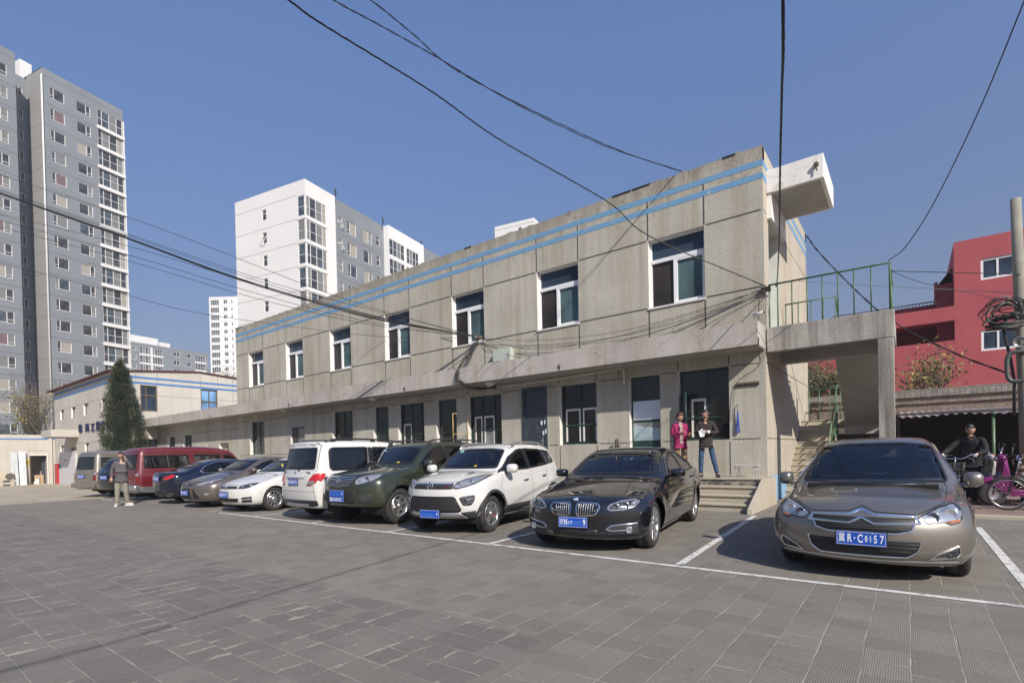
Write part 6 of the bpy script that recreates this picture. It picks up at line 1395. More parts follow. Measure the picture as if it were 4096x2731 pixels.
b = MB(); b.tube([(1.55, 0, 1.42), (1.52, 0, 1.2)], .004, C_red, 4); b.ell((1.53, 0, 1.36), (.012, .025, .03), C_red); b.lathe([(.03, -.005), (.03, .005)], (1.53, 0, 1.29), C_amber, 14, 'x'); b.tube([(1.52, 0, 1.24), (1.52, 0, 1.15)], .012, C_red, 6); b.build('hanging_charm', c.r)
b = MB(); c.patch('', [(-.21, 1.165), (-.27, 1.165), (-.27, 1.18), (-.21, 1.18)], 'F', mat('yellow_sticker', (.75, .62, .02), .6), .006, mb=b); c.patch('', [(.38, 1.44), (.46, 1.43), (.46, 1.47), (.38, 1.475)], 'F', mat('green_sticker', (.25, .6, .5), .6), .006, mb=b); b.build('windscreen_sticker', c.r)
# ---------------------------------------------------------------- 4 green SUV
pg = paint('dark_green_metallic', (.036, .046, .027), .5, .25)
bd = Body(4.65, .91, [(.10, .40, 1), (.02, .48), (.0, .62), (.02, .86), (.07, .97), (.25, 1.06), (.8, 1.14), (1.22, 1.19, 1), (1.86, 1.60), (2.25, 1.70), (3.3, 1.72), (4.1, 1.68), (4.3, 1.58), (4.5, 1.15), (4.6, .85), (4.58, .55), (4.5, .42, 1), (3.9, .34), (.7, .30)],
          [(0, .82), (.2, .87), (.6, .90), (1.2, .905), (4.0, .905), (4.4, .87), (4.65, .8)], [(0, .95), (.6, 1.03), (1.2, 1.12), (3, 1.15), (4.4, 1.18)], [(0, 1.0), (.9, .7), (1.4, .42), (4, .36), (4.6, .45)],
          k=.11, bow=(.36, .14), crown=.045, ridges=[((.9, 4.4), (.92, 1.0), .018, .02), ((1.2, 3.3), (.52, .52), -.02, .02)], arches=[(.86, .37, .42, .05), (3.56, .37, .42, .05)])
c = newcar('parked_car', 'dark green SUV with chrome slat grille between the white people carrier and white SUV', 'car', bd, pg, -8.72, 5.86, 5.0)
ws = [(-.74, 1.22), (.74, 1.22), (.64, 1.565), (.3, 1.605), (-.3, 1.605), (-.64, 1.565)]; rw = [(-.6, 1.2), (.6, 1.2), (.55, 1.56), (-.55, 1.56)]
sw = [[(1.45, 1.17), (1.80, 1.42), (2.1, 1.57), (2.42, 1.61), (2.5, 1.17)], [(2.58, 1.17), (2.52, 1.61), (3.35, 1.61), (3.42, 1.20)], [(3.52, 1.21), (3.46, 1.605), (3.98, 1.57), (4.12, 1.24)]]
whl = [(.86, .37, .43), (3.56, .37, .43)]
c.make_shell([(inset(ws, .02), 'F'), (inset(rw, .02), 'R')] + [(inset(p, .015), 'S') for p in sw], whl, under_z=.42)
c.win('windscreen', ws, 'F', .035, r=.06); c.win('rear_window', rw, 'R', .04, C_tint)
for p in sw: c.win('side_window', p, 'S', .026, C_tint, mirror=True)
c.patch('pillar_trim', [(2.49, 1.175), (2.59, 1.175), (2.53, 1.60), (2.41, 1.60)], 'S', C_black, .0035, mirror=True)
c.wheels4((.86, 3.56), .372, .24, .225, (6, .045, .060, .0))
c.interior([(2.05, .38, .80), (2.05, -.38, .80), (3.0, 0, .8)], (1.15, 1.17), (1.62, .36, 1.12))
gp = rpoly([(-.40, 1.0), (.40, 1.0), (.36, .87), (.30, .80), (-.30, .80), (-.36, .87)], .02)
g = MB(); c.patch('', gp, 'F', C_mesh, .003, mb=g, cell=.04); go = g.build('grille', c.r)
for z, hw in ((.985, .395), (.94, .375), (.895, .36), (.85, .34), (.815, .31)):
    b = MB(); c.line([(-hw, z + .012), (-.10, z), (-.06, z - .012), (.06, z - .012), (.10, z), (hw, z + .012)], 'F', .020, C_chrome, 0, 1, b, bulge=.016); b.build('grille_bar', go)
b, p, sg = emblem_ring(c, go, 0, .925, .048, C_chrome, tw=.010, off=.03); b.tube([(p[0] - .032, -.018, .90), (p[0] - .036, 0, .948), (p[0] - .032, .018, .90)], .009, C_chrome, 6); b.build('emblem', go)
lg = rpoly([(-.44, .72), (.44, .72), (.40, .46), (-.40, .46)], .03); g = MB(); c.patch('', lg, 'F', C_mesh, .003, mb=g, cell=.05); g2 = g.build('lower_grille', c.r); bars(c, g2, 'F', (.66, .61, .56, .51), ((-.42, .42), (-.42, .42), (-.41, .41), (-.4, .4)), C_plast, .02, .014)
for sd in (1, -1):
    hl = rpoly([(sd * .42, .86), (sd * .45, .97), (sd * .55, 1.02), (sd * .74, 1.05), (sd * .82, 1.04), (sd * .79, .92), (sd * .62, .865), (sd * .48, .83)], .02)
    m1 = MB(); c.patch('', hl, 'F', C_clear, .005, mb=m1, cell=.03); c.ring('', hl, .012, 'F', C_lampd, .008, mb=m1); ho = m1.build('headlight', c.r); lens(c, ho, .53, .89, .04, C_chrome, sides=(sd,)); lens(c, ho, .65, .94, .052, C_lampd, sides=(sd,), ringm=C_chrome)
    fg = rpoly([(sd * .50, .60), (sd * .78, .66), (sd * .76, .50), (sd * .54, .50)], .02); m1 = MB(); c.patch('', fg, 'F', C_plast, .004, mb=m1, cell=.04); fo = m1.build('fog_lamp_housing', c.r); lens(c, fo, .60, .545, .05, C_lampd, sides=(sd,), ringm=C_plast); bars(c, fo, 'F', (.60, .57), ((sd * .64, sd * .76), (sd * .66, sd * .76)), C_black, .012, .012)
    b = MB(); c.line([(sd * .46, .72), (sd * .47, .5), (sd * .42, .44)], 'F', .03, pg, 0, 1, b, bulge=.03); b.build('bumper_rib', c.r)
c.mirror(1.60, 1.08, 1.22, pg, (.12, .12, .085))
c.plate('F', .02, .665, [('F', .17, .07, .8)], off=.02, smear=[(-.17, -.04, .12, -.04, .06)])
c.plate('F', .02, .55, [('冀', -.17, .08, .7), ('R', -.11, .08, .7), ('A', -.05, .08, .7), ('8', .0, .08, .7), ('3', .05, .08, .7), ('8', .10, .08, .7), ('1', .15, .08, .7)], off=.03, size=(.44, .09))
roofrails(c, 2.0, 3.2, .64, .085, C_plast, 2, .018); roofrails(c, 3.15, 4.1, .64, .07, C_plast, 2, .018)
c.gaps([('S', [(1.42, .52), (1.36, .9), (1.48, 1.13)]), ('S', [(2.54, .50), (2.54, 1.15)]), ('S', [(3.25, .72), (3.44, 1.17)]), ('F', [(-.42, 1.01), (-.66, 1.09), (-.72, 1.17)]), ('F', [(-.42, 1.02), (0, 1.03), (.42, 1.02)], .008, False)])
c.handles([(2.3, 1.02), (3.2, 1.05)], pg)
wipers(c, [((-.55, 1.235), (.0, 1.25)), ((-.02, 1.235), (.55, 1.25))])
b = MB(); c.patch('', [(-.34, 1.245), (-.41, 1.245), (-.41, 1.26), (-.34, 1.26)], 'F', bpy.data.materials['yellow_sticker'], .010, mb=b); c.patch('', [(.50, 1.54), (.58, 1.52), (.60, 1.55), (.52, 1.57)], 'F', mat('blue_sticker', (.2, .4, .7), .6), .006, mb=b); b.build('windscreen_sticker', c.r)
# ---------------------------------------------------------------- 5 white people carrier, tail out
bd = Body(4.40, .86, [(.10, .24, 1), (.0, .5), (.05, .75), (.4, .95), (.8, 1.06, 1), (1.5, 1.60), (1.9, 1.72), (2.6, 1.78), (3.6, 1.79), (4.12, 1.76), (4.20, 1.70, 1), (4.33, 1.15), (4.39, .95), (4.40, .55), (4.33, .30, 1), (3.8, .24), (.6, .2)],
          [(0, .74), (.3, .83), (.8, .855), (3.9, .86), (4.15, .84), (4.4, .80)], [(0, .8), (.8, 1.0), (3, 1.12), (4.4, 1.12)], [(0, .8), (1, .35), (2, .20), (4.4, .20)],
          k=.10, bow=(.30, .10), crown=.045, ridges=[((.9, 4.2), (.98, 1.02), .016, .012)], arches=[(.80, .31, .35, .015), (3.50, .31, .35, .015)])
c = newcar('parked_car', 'white people carrier parked tail out with red and clear lamps and black roof rails', 'car', bd, pw, -10.42, 5.95, -3.0, rear=True)
rw = rpoly([(-.70, 1.14), (.70, 1.14), (.66, 1.62), (-.66, 1.62)], .05); 
sw = [[(.98, 1.10), (1.45, 1.50), (1.7, 1.60), (1.75, 1.10)], [(1.83, 1.10), (1.80, 1.61), (2.85, 1.63), (2.90, 1.10)], [(3.02, 1.10), (2.98, 1.63), (3.90, 1.62), (3.98, 1.55), (4.0, 1.16), (3.94, 1.10)]]
ws = [(-.68, 1.10), (.68, 1.10), (.6, 1.58), (-.6, 1.58)]; whl = [(.80, .31, .36), (3.50, .31, .36)]
c.make_shell([(inset(ws, .02), 'F'), (inset([p[:2] for p in rw], .02), 'R')] + [(inset(p, .015), 'S') for p in sw], whl, under_z=.32)
c.win('rear_window', [(-.70, 1.14), (.70, 1.14), (.66, 1.62), (-.66, 1.62)], 'R', .03, C_tint, r=.05); c.win('windscreen', ws, 'F', .04)
for p in sw: c.win('side_window', p, 'S', .028, C_tint, mirror=True, r=.05)
c.patch('pillar_trim', [(2.86, 1.10), (3.01, 1.10), (2.98, 1.62), (2.86, 1.62)], 'S', C_black, .005, mirror=True); c.patch('pillar_trim', [(1.74, 1.10), (1.84, 1.10), (1.81, 1.60), (1.71, 1.58)], 'S', C_black, .005, mirror=True)
c.wheels4((.80, 3.50), .315, .20, .20, (6, .04, .06, 0))
c.interior([(1.6, .36, .75), (1.6, -.36, .75), (2.5, .3, .75), (2.5, -.3, .75), (3.5, 0, .75)], (.8, 1.02))
for sd in (1, -1):
    tl = rpoly([(sd * .50, .80), (sd * .60, .94), (sd * .70, 1.04), (sd * .83, 1.06), (sd * .83, .93), (sd * .80, .86), (sd * .66, .80)], .02)
    m1 = MB(); c.patch('', tl, 'R', C_red, .006, mb=m1, cell=.03); to = m1.build('tail_light', c.r)
    m1 = MB(); c.patch('', rpoly([(sd * .525, .81), (sd * .575, .89), (sd * .76, .90), (sd * .75, .855), (sd * .64, .81)], .01), 'R', C_clear, .010, mb=m1, cell=.03); m1.build('reversing_lamp', to)
    m1 = MB(); c.patch('', [(4.10, 1.05), (4.28, 1.05), (4.30, .93), (4.22, .88), (4.14, .95)], 'S', C_red, .006, sd, mb=m1, cell=.03); m1.build('tail_light_side', to)
m1 = MB(); c.patch('', rpoly([(-.80, .47), (.80, .47), (.80, .36), (.62, .33), (-.62, .33), (-.80, .36)], .02), 'R', C_black, .006, mb=m1, cell=.06); m1.build('bumper_insert', c.r)
m1 = MB(); c.patch('', rpoly([(-.50, .39), (.50, .39), (.48, .335), (-.48, .335)], .01), 'R', C_silver, .016, mb=m1, cell=.06); m1.build('skid_plate', c.r)
b = MB(); c.line([(-.42, .98), (.42, .98)], 'R', .06, pw, 0, 1, b, bulge=.02); c.line([(-.40, .945), (.40, .945)], 'R', .014, C_gap, .002, 1, b); b.build('tailgate_strip', c.r)
b = MB(); c.line([(-.22, 1.725), (.22, 1.725)], 'R', .035, C_redd, 0, 1, b, bulge=.012); b.build('brake_light', c.r)
b = MB(); c.line([(-.62, 1.70), (-.3, 1.715), (.3, 1.715), (.62, 1.70)], 'R', .05, pw, 0, 1, b, bulge=.04); b.build('roof_spoiler', c.r)
roofrails(c, 1.5, 4.0, .66, .05, C_black, 3, .020)
c.plate('R', -.05, .865, [('晋', -.17, .085, .7), ('G', -.11, .10, .62), ('·', -.07, .1, .8), ('W', -.03, .10, .58), ('E', .025, .10, .62), ('2', .075, .10, .62), ('3', .125, .10, .62), ('2', .175, .10, .62)])
P, ok = c.proj([(.50, 1.07)], 'R'); text_mesh('Honor', .062, .003, C_plast, 'badge', c.r, frame_M((P[0][0] + .006, .50, 1.075), (0, 1, 0), (0, 0, 1)), .002, sx=1.2)
P, ok = c.proj([(-.60, 1.07)], 'R'); text_mesh('幻速', .05, .003, C_plast, 'badge', c.r, frame_M((P[0][0] + .006, -.60, 1.075), (0, 1, 0), (0, 0, 1)), .002, sx=1.3)
b, p, sg = emblem_ring(c, c.r, 0, 1.06, .045, C_chrome, 'R', .007, .008); b.tube([(p[0] + .01, 0, 1.06), (p[0] + .01, 0, 1.10)], .006, C_chrome, 5); b.tube([(p[0] + .01, 0, 1.06), (p[0] + .01, .035, 1.035)], .006, C_chrome, 5); b.tube([(p[0] + .01, 0, 1.06), (p[0] + .01, -.035, 1.035)], .006, C_chrome, 5); b.build('emblem', c.r)
b = MB(); c.line([(.14, 1.10), (.06, 1.19), (-.10, 1.21), (-.40, 1.19)], 'R', .026, C_black, 0, 1, b, bulge=.03); b.build('wiper', c.r)
c.gaps([('R', [(-.74, .42), (-.78, .5), (-.72, .79), (-.50, .79)], .010), ('R', [(-.76, 1.10), (-.72, 1.66), (-.6, 1.72)], .010), ('R', [(-.74, .42), (.74, .42)], .012, False), ('R', [(-.78, .66), (.78, .66)], .006, False), ('S', [(3.02, .98), (3.95, 1.0)], .012), ('S', [(2.98, 1.08), (2.98, .30)]), ('S', [(2.60, 1.72), (2.60, 1.63)]), ('S', [(3.60, .93), (3.82, .93), (3.82, .76), (3.60, .76), (3.60, .93)], .006), ('S', [(3.2, .62), (3.85, .68), (4.1, .86)], .006)])
# ---------------------------------------------------------------- 6 white hatchback
bd = Body(4.26, .895, [(.10, .20, 1), (.02, .32), (.0, .46), (.02, .62), (.08, .72), (.35, .83), (.8, .94), (1.12, 1.0, 1), (1.85, 1.38), (2.3, 1.45), (3.1, 1.43), (3.8, 1.35), (4.0, 1.2), (4.2, .95), (4.25, .6), (4.2, .3, 1), (3.7, .2), (.6, .17)],
          [(0, .78), (.2, .85), (.6, .89), (3.5, .895), (4.0, .86), (4.26, .78)], [(0, .66), (.6, .80), (1.1, .92), (3.5, .98), (4.2, .98)], [(0, 1.0), (.9, .8), (1.3, .6), (3.6, .5), (4.2, .6)],
          k=.11, bow=(.38, .14), crown=.05, ridges=[((.8, 4.1), (.70, .76), .02, .015)], arches=[(.88, .32, .35, .015), (3.52, .32, .35, .015)])
c = newcar('parked_car', 'white hatchback facing the camera, left of the white people carrier', 'car', bd, pw, -13.75, 5.98, 4.0)
ws = [(-.72, 1.03), (.72, 1.03), (.60, 1.35), (-.60, 1.35)]; sw = [[(1.55, 1.0), (2.0, 1.27), (2.4, 1.36), (2.48, 1.0)], [(2.55, 1.0), (2.48, 1.37), (3.2, 1.33), (3.5, 1.2), (3.5, 1.03)]]; whl = [(.88, .32, .36), (3.52, .32, .36)]
c.make_shell([(inset(ws, .02), 'F')] + [(inset(p, .015), 'S') for p in sw], whl, under_z=.27)
c.win('windscreen', ws, 'F', .035)
for p in sw: c.win('side_window', p, 'S', .026, C_tint, mirror=True)
c.wheels4((.88, 3.52), .32, .215, .215, (10, .025, .035, .0)); c.interior([(2.0, .36, .62), (2.0, -.36, .62)], (1.05, .99))
g = MB(); c.patch('', rpoly([(-.44, .70), (.44, .70), (.44, .625), (-.44, .625)], .01), 'F', C_black, .003, mb=g, cell=.05); go = g.build('grille', c.r); bars(c, go, 'F', (.66,), ((-.42, .42),), C_chrome, .010, .008)
g = MB(); c.patch('', rpoly([(-.50, .38), (.50, .38), (.44, .28), (-.44, .28)], .02), 'F', C_mesh, .003, mb=g, cell=.05); g.build('lower_grille', c.r)
b, p, sg = emblem_ring(c, go, 0, .665, .062, C_chrome, tw=.008, off=.016)
for pts in (((-.035, .70), (-.012, .65), (0, .675), (.012, .65), (.035, .70)), ((-.05, .68), (-.022, .62), (0, .66), (.022, .62), (.05, .68))): b.tube([(p[0] - .018, y, z) for y, z in pts], .006, C_chrome, 5)
b.build('emblem', go)
for sd in (1, -1):
    hl = rpoly([(sd * .45, .63), (sd * .50, .70), (sd * .66, .765), (sd * .80, .78), (sd * .82, .72), (sd * .74, .65), (sd * .60, .625)], .015); m1 = MB(); c.patch('', hl, 'F', C_lampd, .005, mb=m1, cell=.03); ho = m1.build('headlight', c.r); lens(c, ho, .58, .672, .034, C_chrome, sides=(sd,)); lens(c, ho, .715, .71, .042, C_chrome, sides=(sd,))
    m1 = MB(); c.patch('', [(sd * .58, .40), (sd * .82, .43), (sd * .80, .28), (sd * .56, .27)], 'F', C_black, .004, mb=m1, cell=.04); fo = m1.build('fog_lamp_housing', c.r); b = MB(); c.line([(sd * .58, .345), (sd * .80, .355)], 'F', .02, pw, 0, 1, b, bulge=.012); b.build('bumper_bar', fo); lens(c, fo, .74, .395, .022, C_clear, sides=(sd,))
c.mirror(1.55, 1.0, 1.02, pw, (.10, .10, .07))
c.plate('F', .06, .47, [('京', -.17, .08, .7), ('Q', -.11, .10, .62), ('F', -.05, .10, .62), ('0', .0, .10, .62), ('5', .05, .10, .62), ('9', .11, .10, .62), ('7', .17, .10, .62)])
c.gaps([('S', [(1.30, .30), (1.28, .7), (1.45, .95)]), ('S', [(2.5, .28), (2.5, .98)]), ('F', [(-.50, .725), (-.68, .83), (-.72, .95)]), ('F', [(-.5, .725), (0, .74), (.5, .725)], .008, False)]); wipers(c, [((-.5, 1.04), (.05, 1.05)), ((.02, 1.04), (.58, 1.05))])
b = MB(); b.ell((1.50, -.30, 1.13), (.03, .045, .06), mat('yellow_toy', (.7, .5, .12), .8)); b.ell((1.50, -.30, 1.20), (.03, .035, .035), bpy.data.materials['yellow_toy']); b.build('soft_toy', c.r)
# ---------------------------------------------------------------- 7 grey brown saloon
pb = paint('grey_brown_metallic', (.16, .135, .115), .6, .28)
bd = Body(4.50, .905, [(.10, .20, 1), (.02, .32), (.0, .46), (.02, .64), (.09, .74), (.35, .85), (.85, .97), (1.15, 1.03, 1), (1.95, 1.41), (2.4, 1.48), (3.1, 1.45), (3.8, 1.30), (4.1, 1.14), (4.42, 1.10), (4.48, 1.0, 1), (4.46, .6), (4.4, .3, 1), (3.8, .2), (.6, .17)],
          [(0, .78), (.2, .85), (.6, .89), (3.6, .905), (4.2, .86), (4.5, .78)], [(0, .68), (.6, .82), (1.1, .93), (3.5, 1.0), (4.4, 1.0)], [(0, 1.0), (.9, .8), (1.3, .6), (3.6, .55), (4.4, .6)],
          k=.11, bow=(.42, .14), crown=.05, ridges=[((.8, 4.3), (.74, .82), .022, .015)], arches=[(.92, .32, .35, .02), (3.57, .32, .35, .02)])
c = newcar('parked_car', 'grey brown saloon facing the camera between the navy saloon and white hatchback', 'car', bd, pb, -16.15, 5.95, 4.0)
ws = [(-.72, 1.06), (.72, 1.06), (.60, 1.38), (-.60, 1.38)]; sw = [[(1.45, 1.02), (2.0, 1.29), (2.4, 1.385), (2.5, 1.02)], [(2.57, 1.02), (2.5, 1.39), (3.2, 1.36), (3.65, 1.2), (3.7, 1.06)]]; whl = [(.92, .32, .36), (3.57, .32, .36)]
c.make_shell([(inset(ws, .02), 'F')] + [(inset(p, .015), 'S') for p in sw], whl, under_z=.27); c.win('windscreen', ws, 'F', .035)
for p in sw: c.win('side_window', p, 'S', .026, C_tint, mirror=True)
c.wheels4((.92, 3.57), .32, .215, .205, (5, .05, .07, .0)); c.interior([(2.0, .36, .62), (2.0, -.36, .62)], (1.05, 1.02))
g = MB(); c.patch('', rpoly([(-.34, .73), (.34, .73), (.28, .655), (-.28, .655)], .01), 'F', C_black, .003, mb=g, cell=.05); go = g.build('grille', c.r); bars(c, go, 'F', (.70, .67), ((-.3, .3), (-.28, .28)), C_chrome, .008, .008); b = MB(); P, ok = c.proj([(0, .70)], 'F'); b.ell((P[0][0] - .008, 0, .70), (.008, .065, .028), C_silver); b.build('emblem', go)
for poly in ([(-.26, .58), (.26, .58), (.30, .27), (-.30, .27)], [(.36, .58), (.44, .56), (.62, .30), (.38, .28)], [(-.36, .58), (-.44, .56), (-.62, .30), (-.38, .28)]):
    g = MB(); c.patch('', rpoly(poly, .02), 'F', C_mesh, .003, mb=g, cell=.05); g.build('lower_grille', c.r)
for sd in (1, -1):
    hl = rpoly([(sd * .44, .66), (sd * .52, .74), (sd * .74, .84), (sd * .80, .85), (sd * .78, .76), (sd * .60, .67)], .012); m1 = MB(); c.patch('', hl, 'F', C_clear, .005, mb=m1, cell=.03); ho = m1.build('headlight', c.r); lens(c, ho, .62, .725, .036, C_chrome, sides=(sd,))
    m1 = MB(); c.patch('', rpoly([(sd * .66, .42), (sd * .82, .46), (sd * .82, .39), (sd * .72, .36)], .03), 'F', C_silver, .006, mb=m1, cell=.03); fo = m1.build('fog_lamp_housing', c.r); lens(c, fo, .745, .405, .026, C_clear, sides=(sd,))
c.mirror(1.55, 1.02, 1.06, pb, (.10, .10, .07)); c.plate('F', .0, .455, [('冀', -.17, .08, .7), ('R', -.11, .10, .62), ('6', -.04, .10, .62), ('8', .02, .10, .62), ('0', .08, .10, .62), ('1', .14, .10, .62)])
c.gaps([('S', [(1.30, .30), (1.28, .7), (1.45, .95)]), ('S', [(2.5, .28), (2.5, .98)]), ('F', [(-.5, .76), (0, .775), (.5, .76)], .008, False)])
# ---------------------------------------------------------------- 8 navy saloon, tail out
pn = paint('navy_car_paint', (.003, .006, .020), .1, .10, dust=.006)
bd = Body(4.78, .91, [(.10, .20, 1), (.0, .45), (.04, .66), (.4, .82), (.9, .92), (1.35, .98, 1), (2.15, 1.38), (2.6, 1.445), (3.2, 1.42), (3.9, 1.22), (4.25, 1.09), (4.6, 1.06), (4.74, 1.02, 1), (4.78, .85), (4.76, .5), (4.68, .28, 1), (4.1, .19), (.6, .17)],
          [(0, .78), (.3, .87), (.8, .905), (3.9, .91), (4.4, .86), (4.78, .76)], [(0, .66), (.6, .80), (1.2, .90), (3.6, .96), (4.7, .96)], [(0, 1.0), (.9, .8), (1.4, .62), (3.8, .6), (4.7, .7)],
          k=.12, bow=(.38, .26), crown=.055, ridges=[((.9, 4.5), (.72, .86), .03, .018)], arches=[(.80, .33, .36, .015), (3.72, .33, .36, .02)])
c = newcar('parked_car', 'navy blue saloon parked tail out beside the red van', 'car', bd, pn, -18.55, 6.05, 2.0, rear=True)
rw = [(-.62, 1.14), (.62, 1.14), (.50, 1.33), (-.50, 1.33)]; sw = [[(1.85, 1.0), (2.3, 1.26), (2.65, 1.35), (2.75, 1.0)], [(2.82, 1.0), (2.75, 1.36), (3.2, 1.33), (3.55, 1.22), (3.72, 1.08), (3.68, 1.0)]]; whl = [(.80, .33, .365), (3.72, .33, .365)]
c.make_shell([(inset(rw, .02), 'R')] + [(inset(p, .015), 'S') for p in sw], whl, under_z=.27); c.win('rear_window', rw, 'R', .03, C_tint)
for p in sw: c.win('side_window', p, 'S', .022, C_tint, mirror=True)
b = MB(); c.line([(1.80, .985), (2.8, .985), (3.70, .985), (3.78, 1.06), (3.6, 1.21), (3.2, 1.345), (2.75, 1.378), (2.3, 1.28), (1.80, .985)], 'S', .022, C_chrome, 0, 1, b, mirror=True, bulge=.010); b.build('chrome_trim', c.r)
c.wheels4((.80, 3.72), .33, .225, .22, (5, .05, .08, .0))
for sd in (1, -1):
    tl = rpoly([(sd * .40, .80), (sd * .52, .90), (sd * .74, .96), (sd * .82, .94), (sd * .78, .86), (sd * .62, .79)], .02); m1 = MB(); c.patch('', tl, 'R', C_red, .006, mb=m1, cell=.03); to = m1.build('tail_light', c.r); b = MB(); c.line([(sd * .42, .808), (sd * .60, .808), (sd * .72, .85)], 'R', .016, C_clear, 0, 1, b, bulge=.01); b.build('reversing_lamp', to)
    b = MB(); c.patch('', rpoly([(sd * .42, .34), (sd * .66, .36), (sd * .66, .29), (sd * .44, .28)], .02), 'R', C_under, .004, mb=b); c.ring('', rpoly([(sd * .42, .34), (sd * .66, .36), (sd * .66, .29), (sd * .44, .28)], .02), .012, 'R', C_chrome, .01, mb=b); b.build('exhaust_tip', c.r)
b = MB(); c.line([(-.34, .925), (.34, .925)], 'R', .018, C_chrome, 0, 1, b, bulge=.012); b.build('chrome_trim', c.r); m1 = MB(); c.patch('', rpoly([(-.72, .38), (.72, .38), (.70, .27), (-.70, .27)], .03), 'R', C_plast, .003, mb=m1, cell=.06); m1.build('diffuser', c.r)
c.plate('R', 0, .83, [('津', -.17, .08, .7), ('K', -.11, .10, .62), ('J', -.05, .10, .62), ('9', .0, .10, .62), ('2', .05, .10, .62), ('0', .11, .10, .62), ('8', .17, .10, .62)]); b, p, sg = emblem_ring(c, c.r, 0, 1.0, .035, C_chrome, 'R', .005, .004)
for a in (math.pi / 2, math.pi * 7 / 6, math.pi * 11 / 6): b.tube([(p[0] + .006, 0, 1.0), (p[0] + .006, .033 * math.cos(a), 1.0 + .033 * math.sin(a))], .004, C_chrome, 4)
b.build('emblem', c.r); c.gaps([('S', [(2.78, .28), (2.78, .98)]), ('S', [(3.42, .62), (3.75, .98)]), ('R', [(-.50, .98), (-.40, .75), (.40, .75), (.50, .98)], .008, False), ('R', [(-.78, .62), (.78, .62)], .006, False)]); c.handles([(2.60, .88), (3.50, .90)], C_chrome)
# ---------------------------------------------------------------- 9, 11 vans
def van(label, pm, x, y, yaw, silver_low, L=4.75, H=1.95):
    bd = Body(L, .84, [(.08, .25, 1), (.0, .5), (.04, .85), (.25, 1.0), (.55, 1.12, 1), (1.15, 1.75), (1.5, 1.88), (2.2, H), (3.6, H), (L - .35, H - .03), (L - .16, H - .14), (L - .05, 1.2), (L, .9), (L, .5), (L - .05, .28, 1), (3.9, .25), (.5, .22)],
              [(0, .74), (.2, .81), (.6, .84), (4.3, .84), (L, .80)], [(0, .9), (1, 1.05), (L, 1.1)], [(0, .6), (1, .2), (L, .17)], k=.12, bow=(.2, .07), crown=.06, ridges=[((.5, L - .1), (.92, .96), .02, .015)], arches=[(1.0, .32, .35, .012), (3.55, .32, .35, .012)])
    c = newcar('parked_van', label, 'van', bd, pm, x, y, yaw, rear=True)
    rw = [(-.62, 1.12), (.62, 1.12), (.58, 1.66), (-.58, 1.66)]; sw = [[(.80, 1.15), (1.2, 1.55), (1.35, 1.64), (1.62, 1.64), (1.62, 1.15)], [(1.72, 1.15), (1.72, 1.64), (2.75, 1.64), (2.75, 1.15)], [(2.92, 1.15), (2.92, 1.64), (4.45, 1.62), (4.48, 1.2), (4.42, 1.15)]]; whl = [(1.0, .32, .36), (3.55, .32, .36)]
    p2 = (C_silver, .52) if silver_low else None
    c.make_shell([(inset(rw, .02), 'R')] + [(inset(p, .015), 'S') for p in sw], whl, under_z=.30, paint2=p2); c.win('rear_window', rw, 'R', .03, C_tint, r=.08)
    for p in sw: c.win('side_window', p, 'S', .026, C_glass, mirror=True, r=.06)
    c.patch('window_divider', [(3.64, 1.15), (3.69, 1.15), (3.69, 1.64), (3.64, 1.64)], 'S', C_black, .006, mirror=True)
    c.wheels4((1.0, 3.55), .32, .19, .20, (6, .04, .06, .0)); c.interior([(1.5, .36, .8), (1.5, -.36, .8), (2.6, 0, .8)], (.7, 1.08), seatm=C_seatb)
    b = MB(); b.box((L - .22, -.82, .34), (L + .07, .82, .56), C_silver if silver_low else pm); b.build('rear_bumper', c.r, bevel=.05)
    for sd in (1, -1):
        m1 = MB(); c.patch('', rpoly([(sd * .66, .66), (sd * .68, 1.0), (sd * .80, 1.0), (sd * .80, .66)], .04), 'R', C_redd, .008, mb=m1, cell=.04); to = m1.build('tail_light', c.r); b = MB(); c.patch('', rpoly([(sd * .68, .88), (sd * .68, .98), (sd * .79, .98), (sd * .79, .88)], .02), 'R', C_clear, .013, mb=b); b.build('reversing_lamp', to)
    c.plate('R', -.1, .82, [('冀', -.17, .08, .7), ('R', -.11, .10, .62), ('6', -.04, .10, .62), ('8', .02, .10, .62), ('2', .08, .10, .62), ('5', .14, .10, .62)])
    c.gaps([('R', [(-.64, .58), (-.66, 1.1), (-.6, 1.75)], .009), ('R', [(-.60, 1.78), (.60, 1.78)], .008, False), ('S', [(2.83, .35), (2.83, 1.7), (1.66, 1.7), (1.66, .35)], .008), ('S', [(.9, .62), (4.6, .62)], .008), ('S', [(.9, 1.72), (4.6, 1.74)], .014)])
    return c
pr_ = paint('dark_red_van_paint', (.12, .009, .014), .1, .3); pbz = paint('beige_van_paint', (.24, .215, .18), .5, .35)
# ---------------------------------------------------------------- placed vans and black SUV
cr_ = van('dark red van with silver lower bumper parked tail out behind the walking man', pr_, -21.55, 6.12, 5.0, True)
bd = Body(4.65, .93, [(.10, .24, 1), (.0, .5), (.05, .8), (.4, .98), (.9, 1.05), (1.3, 1.10, 1), (2.0, 1.55), (2.4, 1.65), (3.2, 1.66), (4.0, 1.60), (4.2, 1.50), (4.5, 1.12), (4.62, .95), (4.64, .6), (4.56, .32, 1), (4.0, .24), (.6, .2)],
          [(0, .8), (.3, .88), (.8, .93), (3.9, .93), (4.3, .88), (4.65, .80)], [(0, .8), (1, 1.02), (4.4, 1.08)], [(0, .9), (1.2, .6), (2, .45), (4.2, .42), (4.6, .6)], k=.13, bow=(.36, .22), crown=.05, ridges=[((.9, 4.4), (.9, .95), .02, .015)], arches=[(.88, .36, .40, .02), (3.70, .36, .40, .02)])
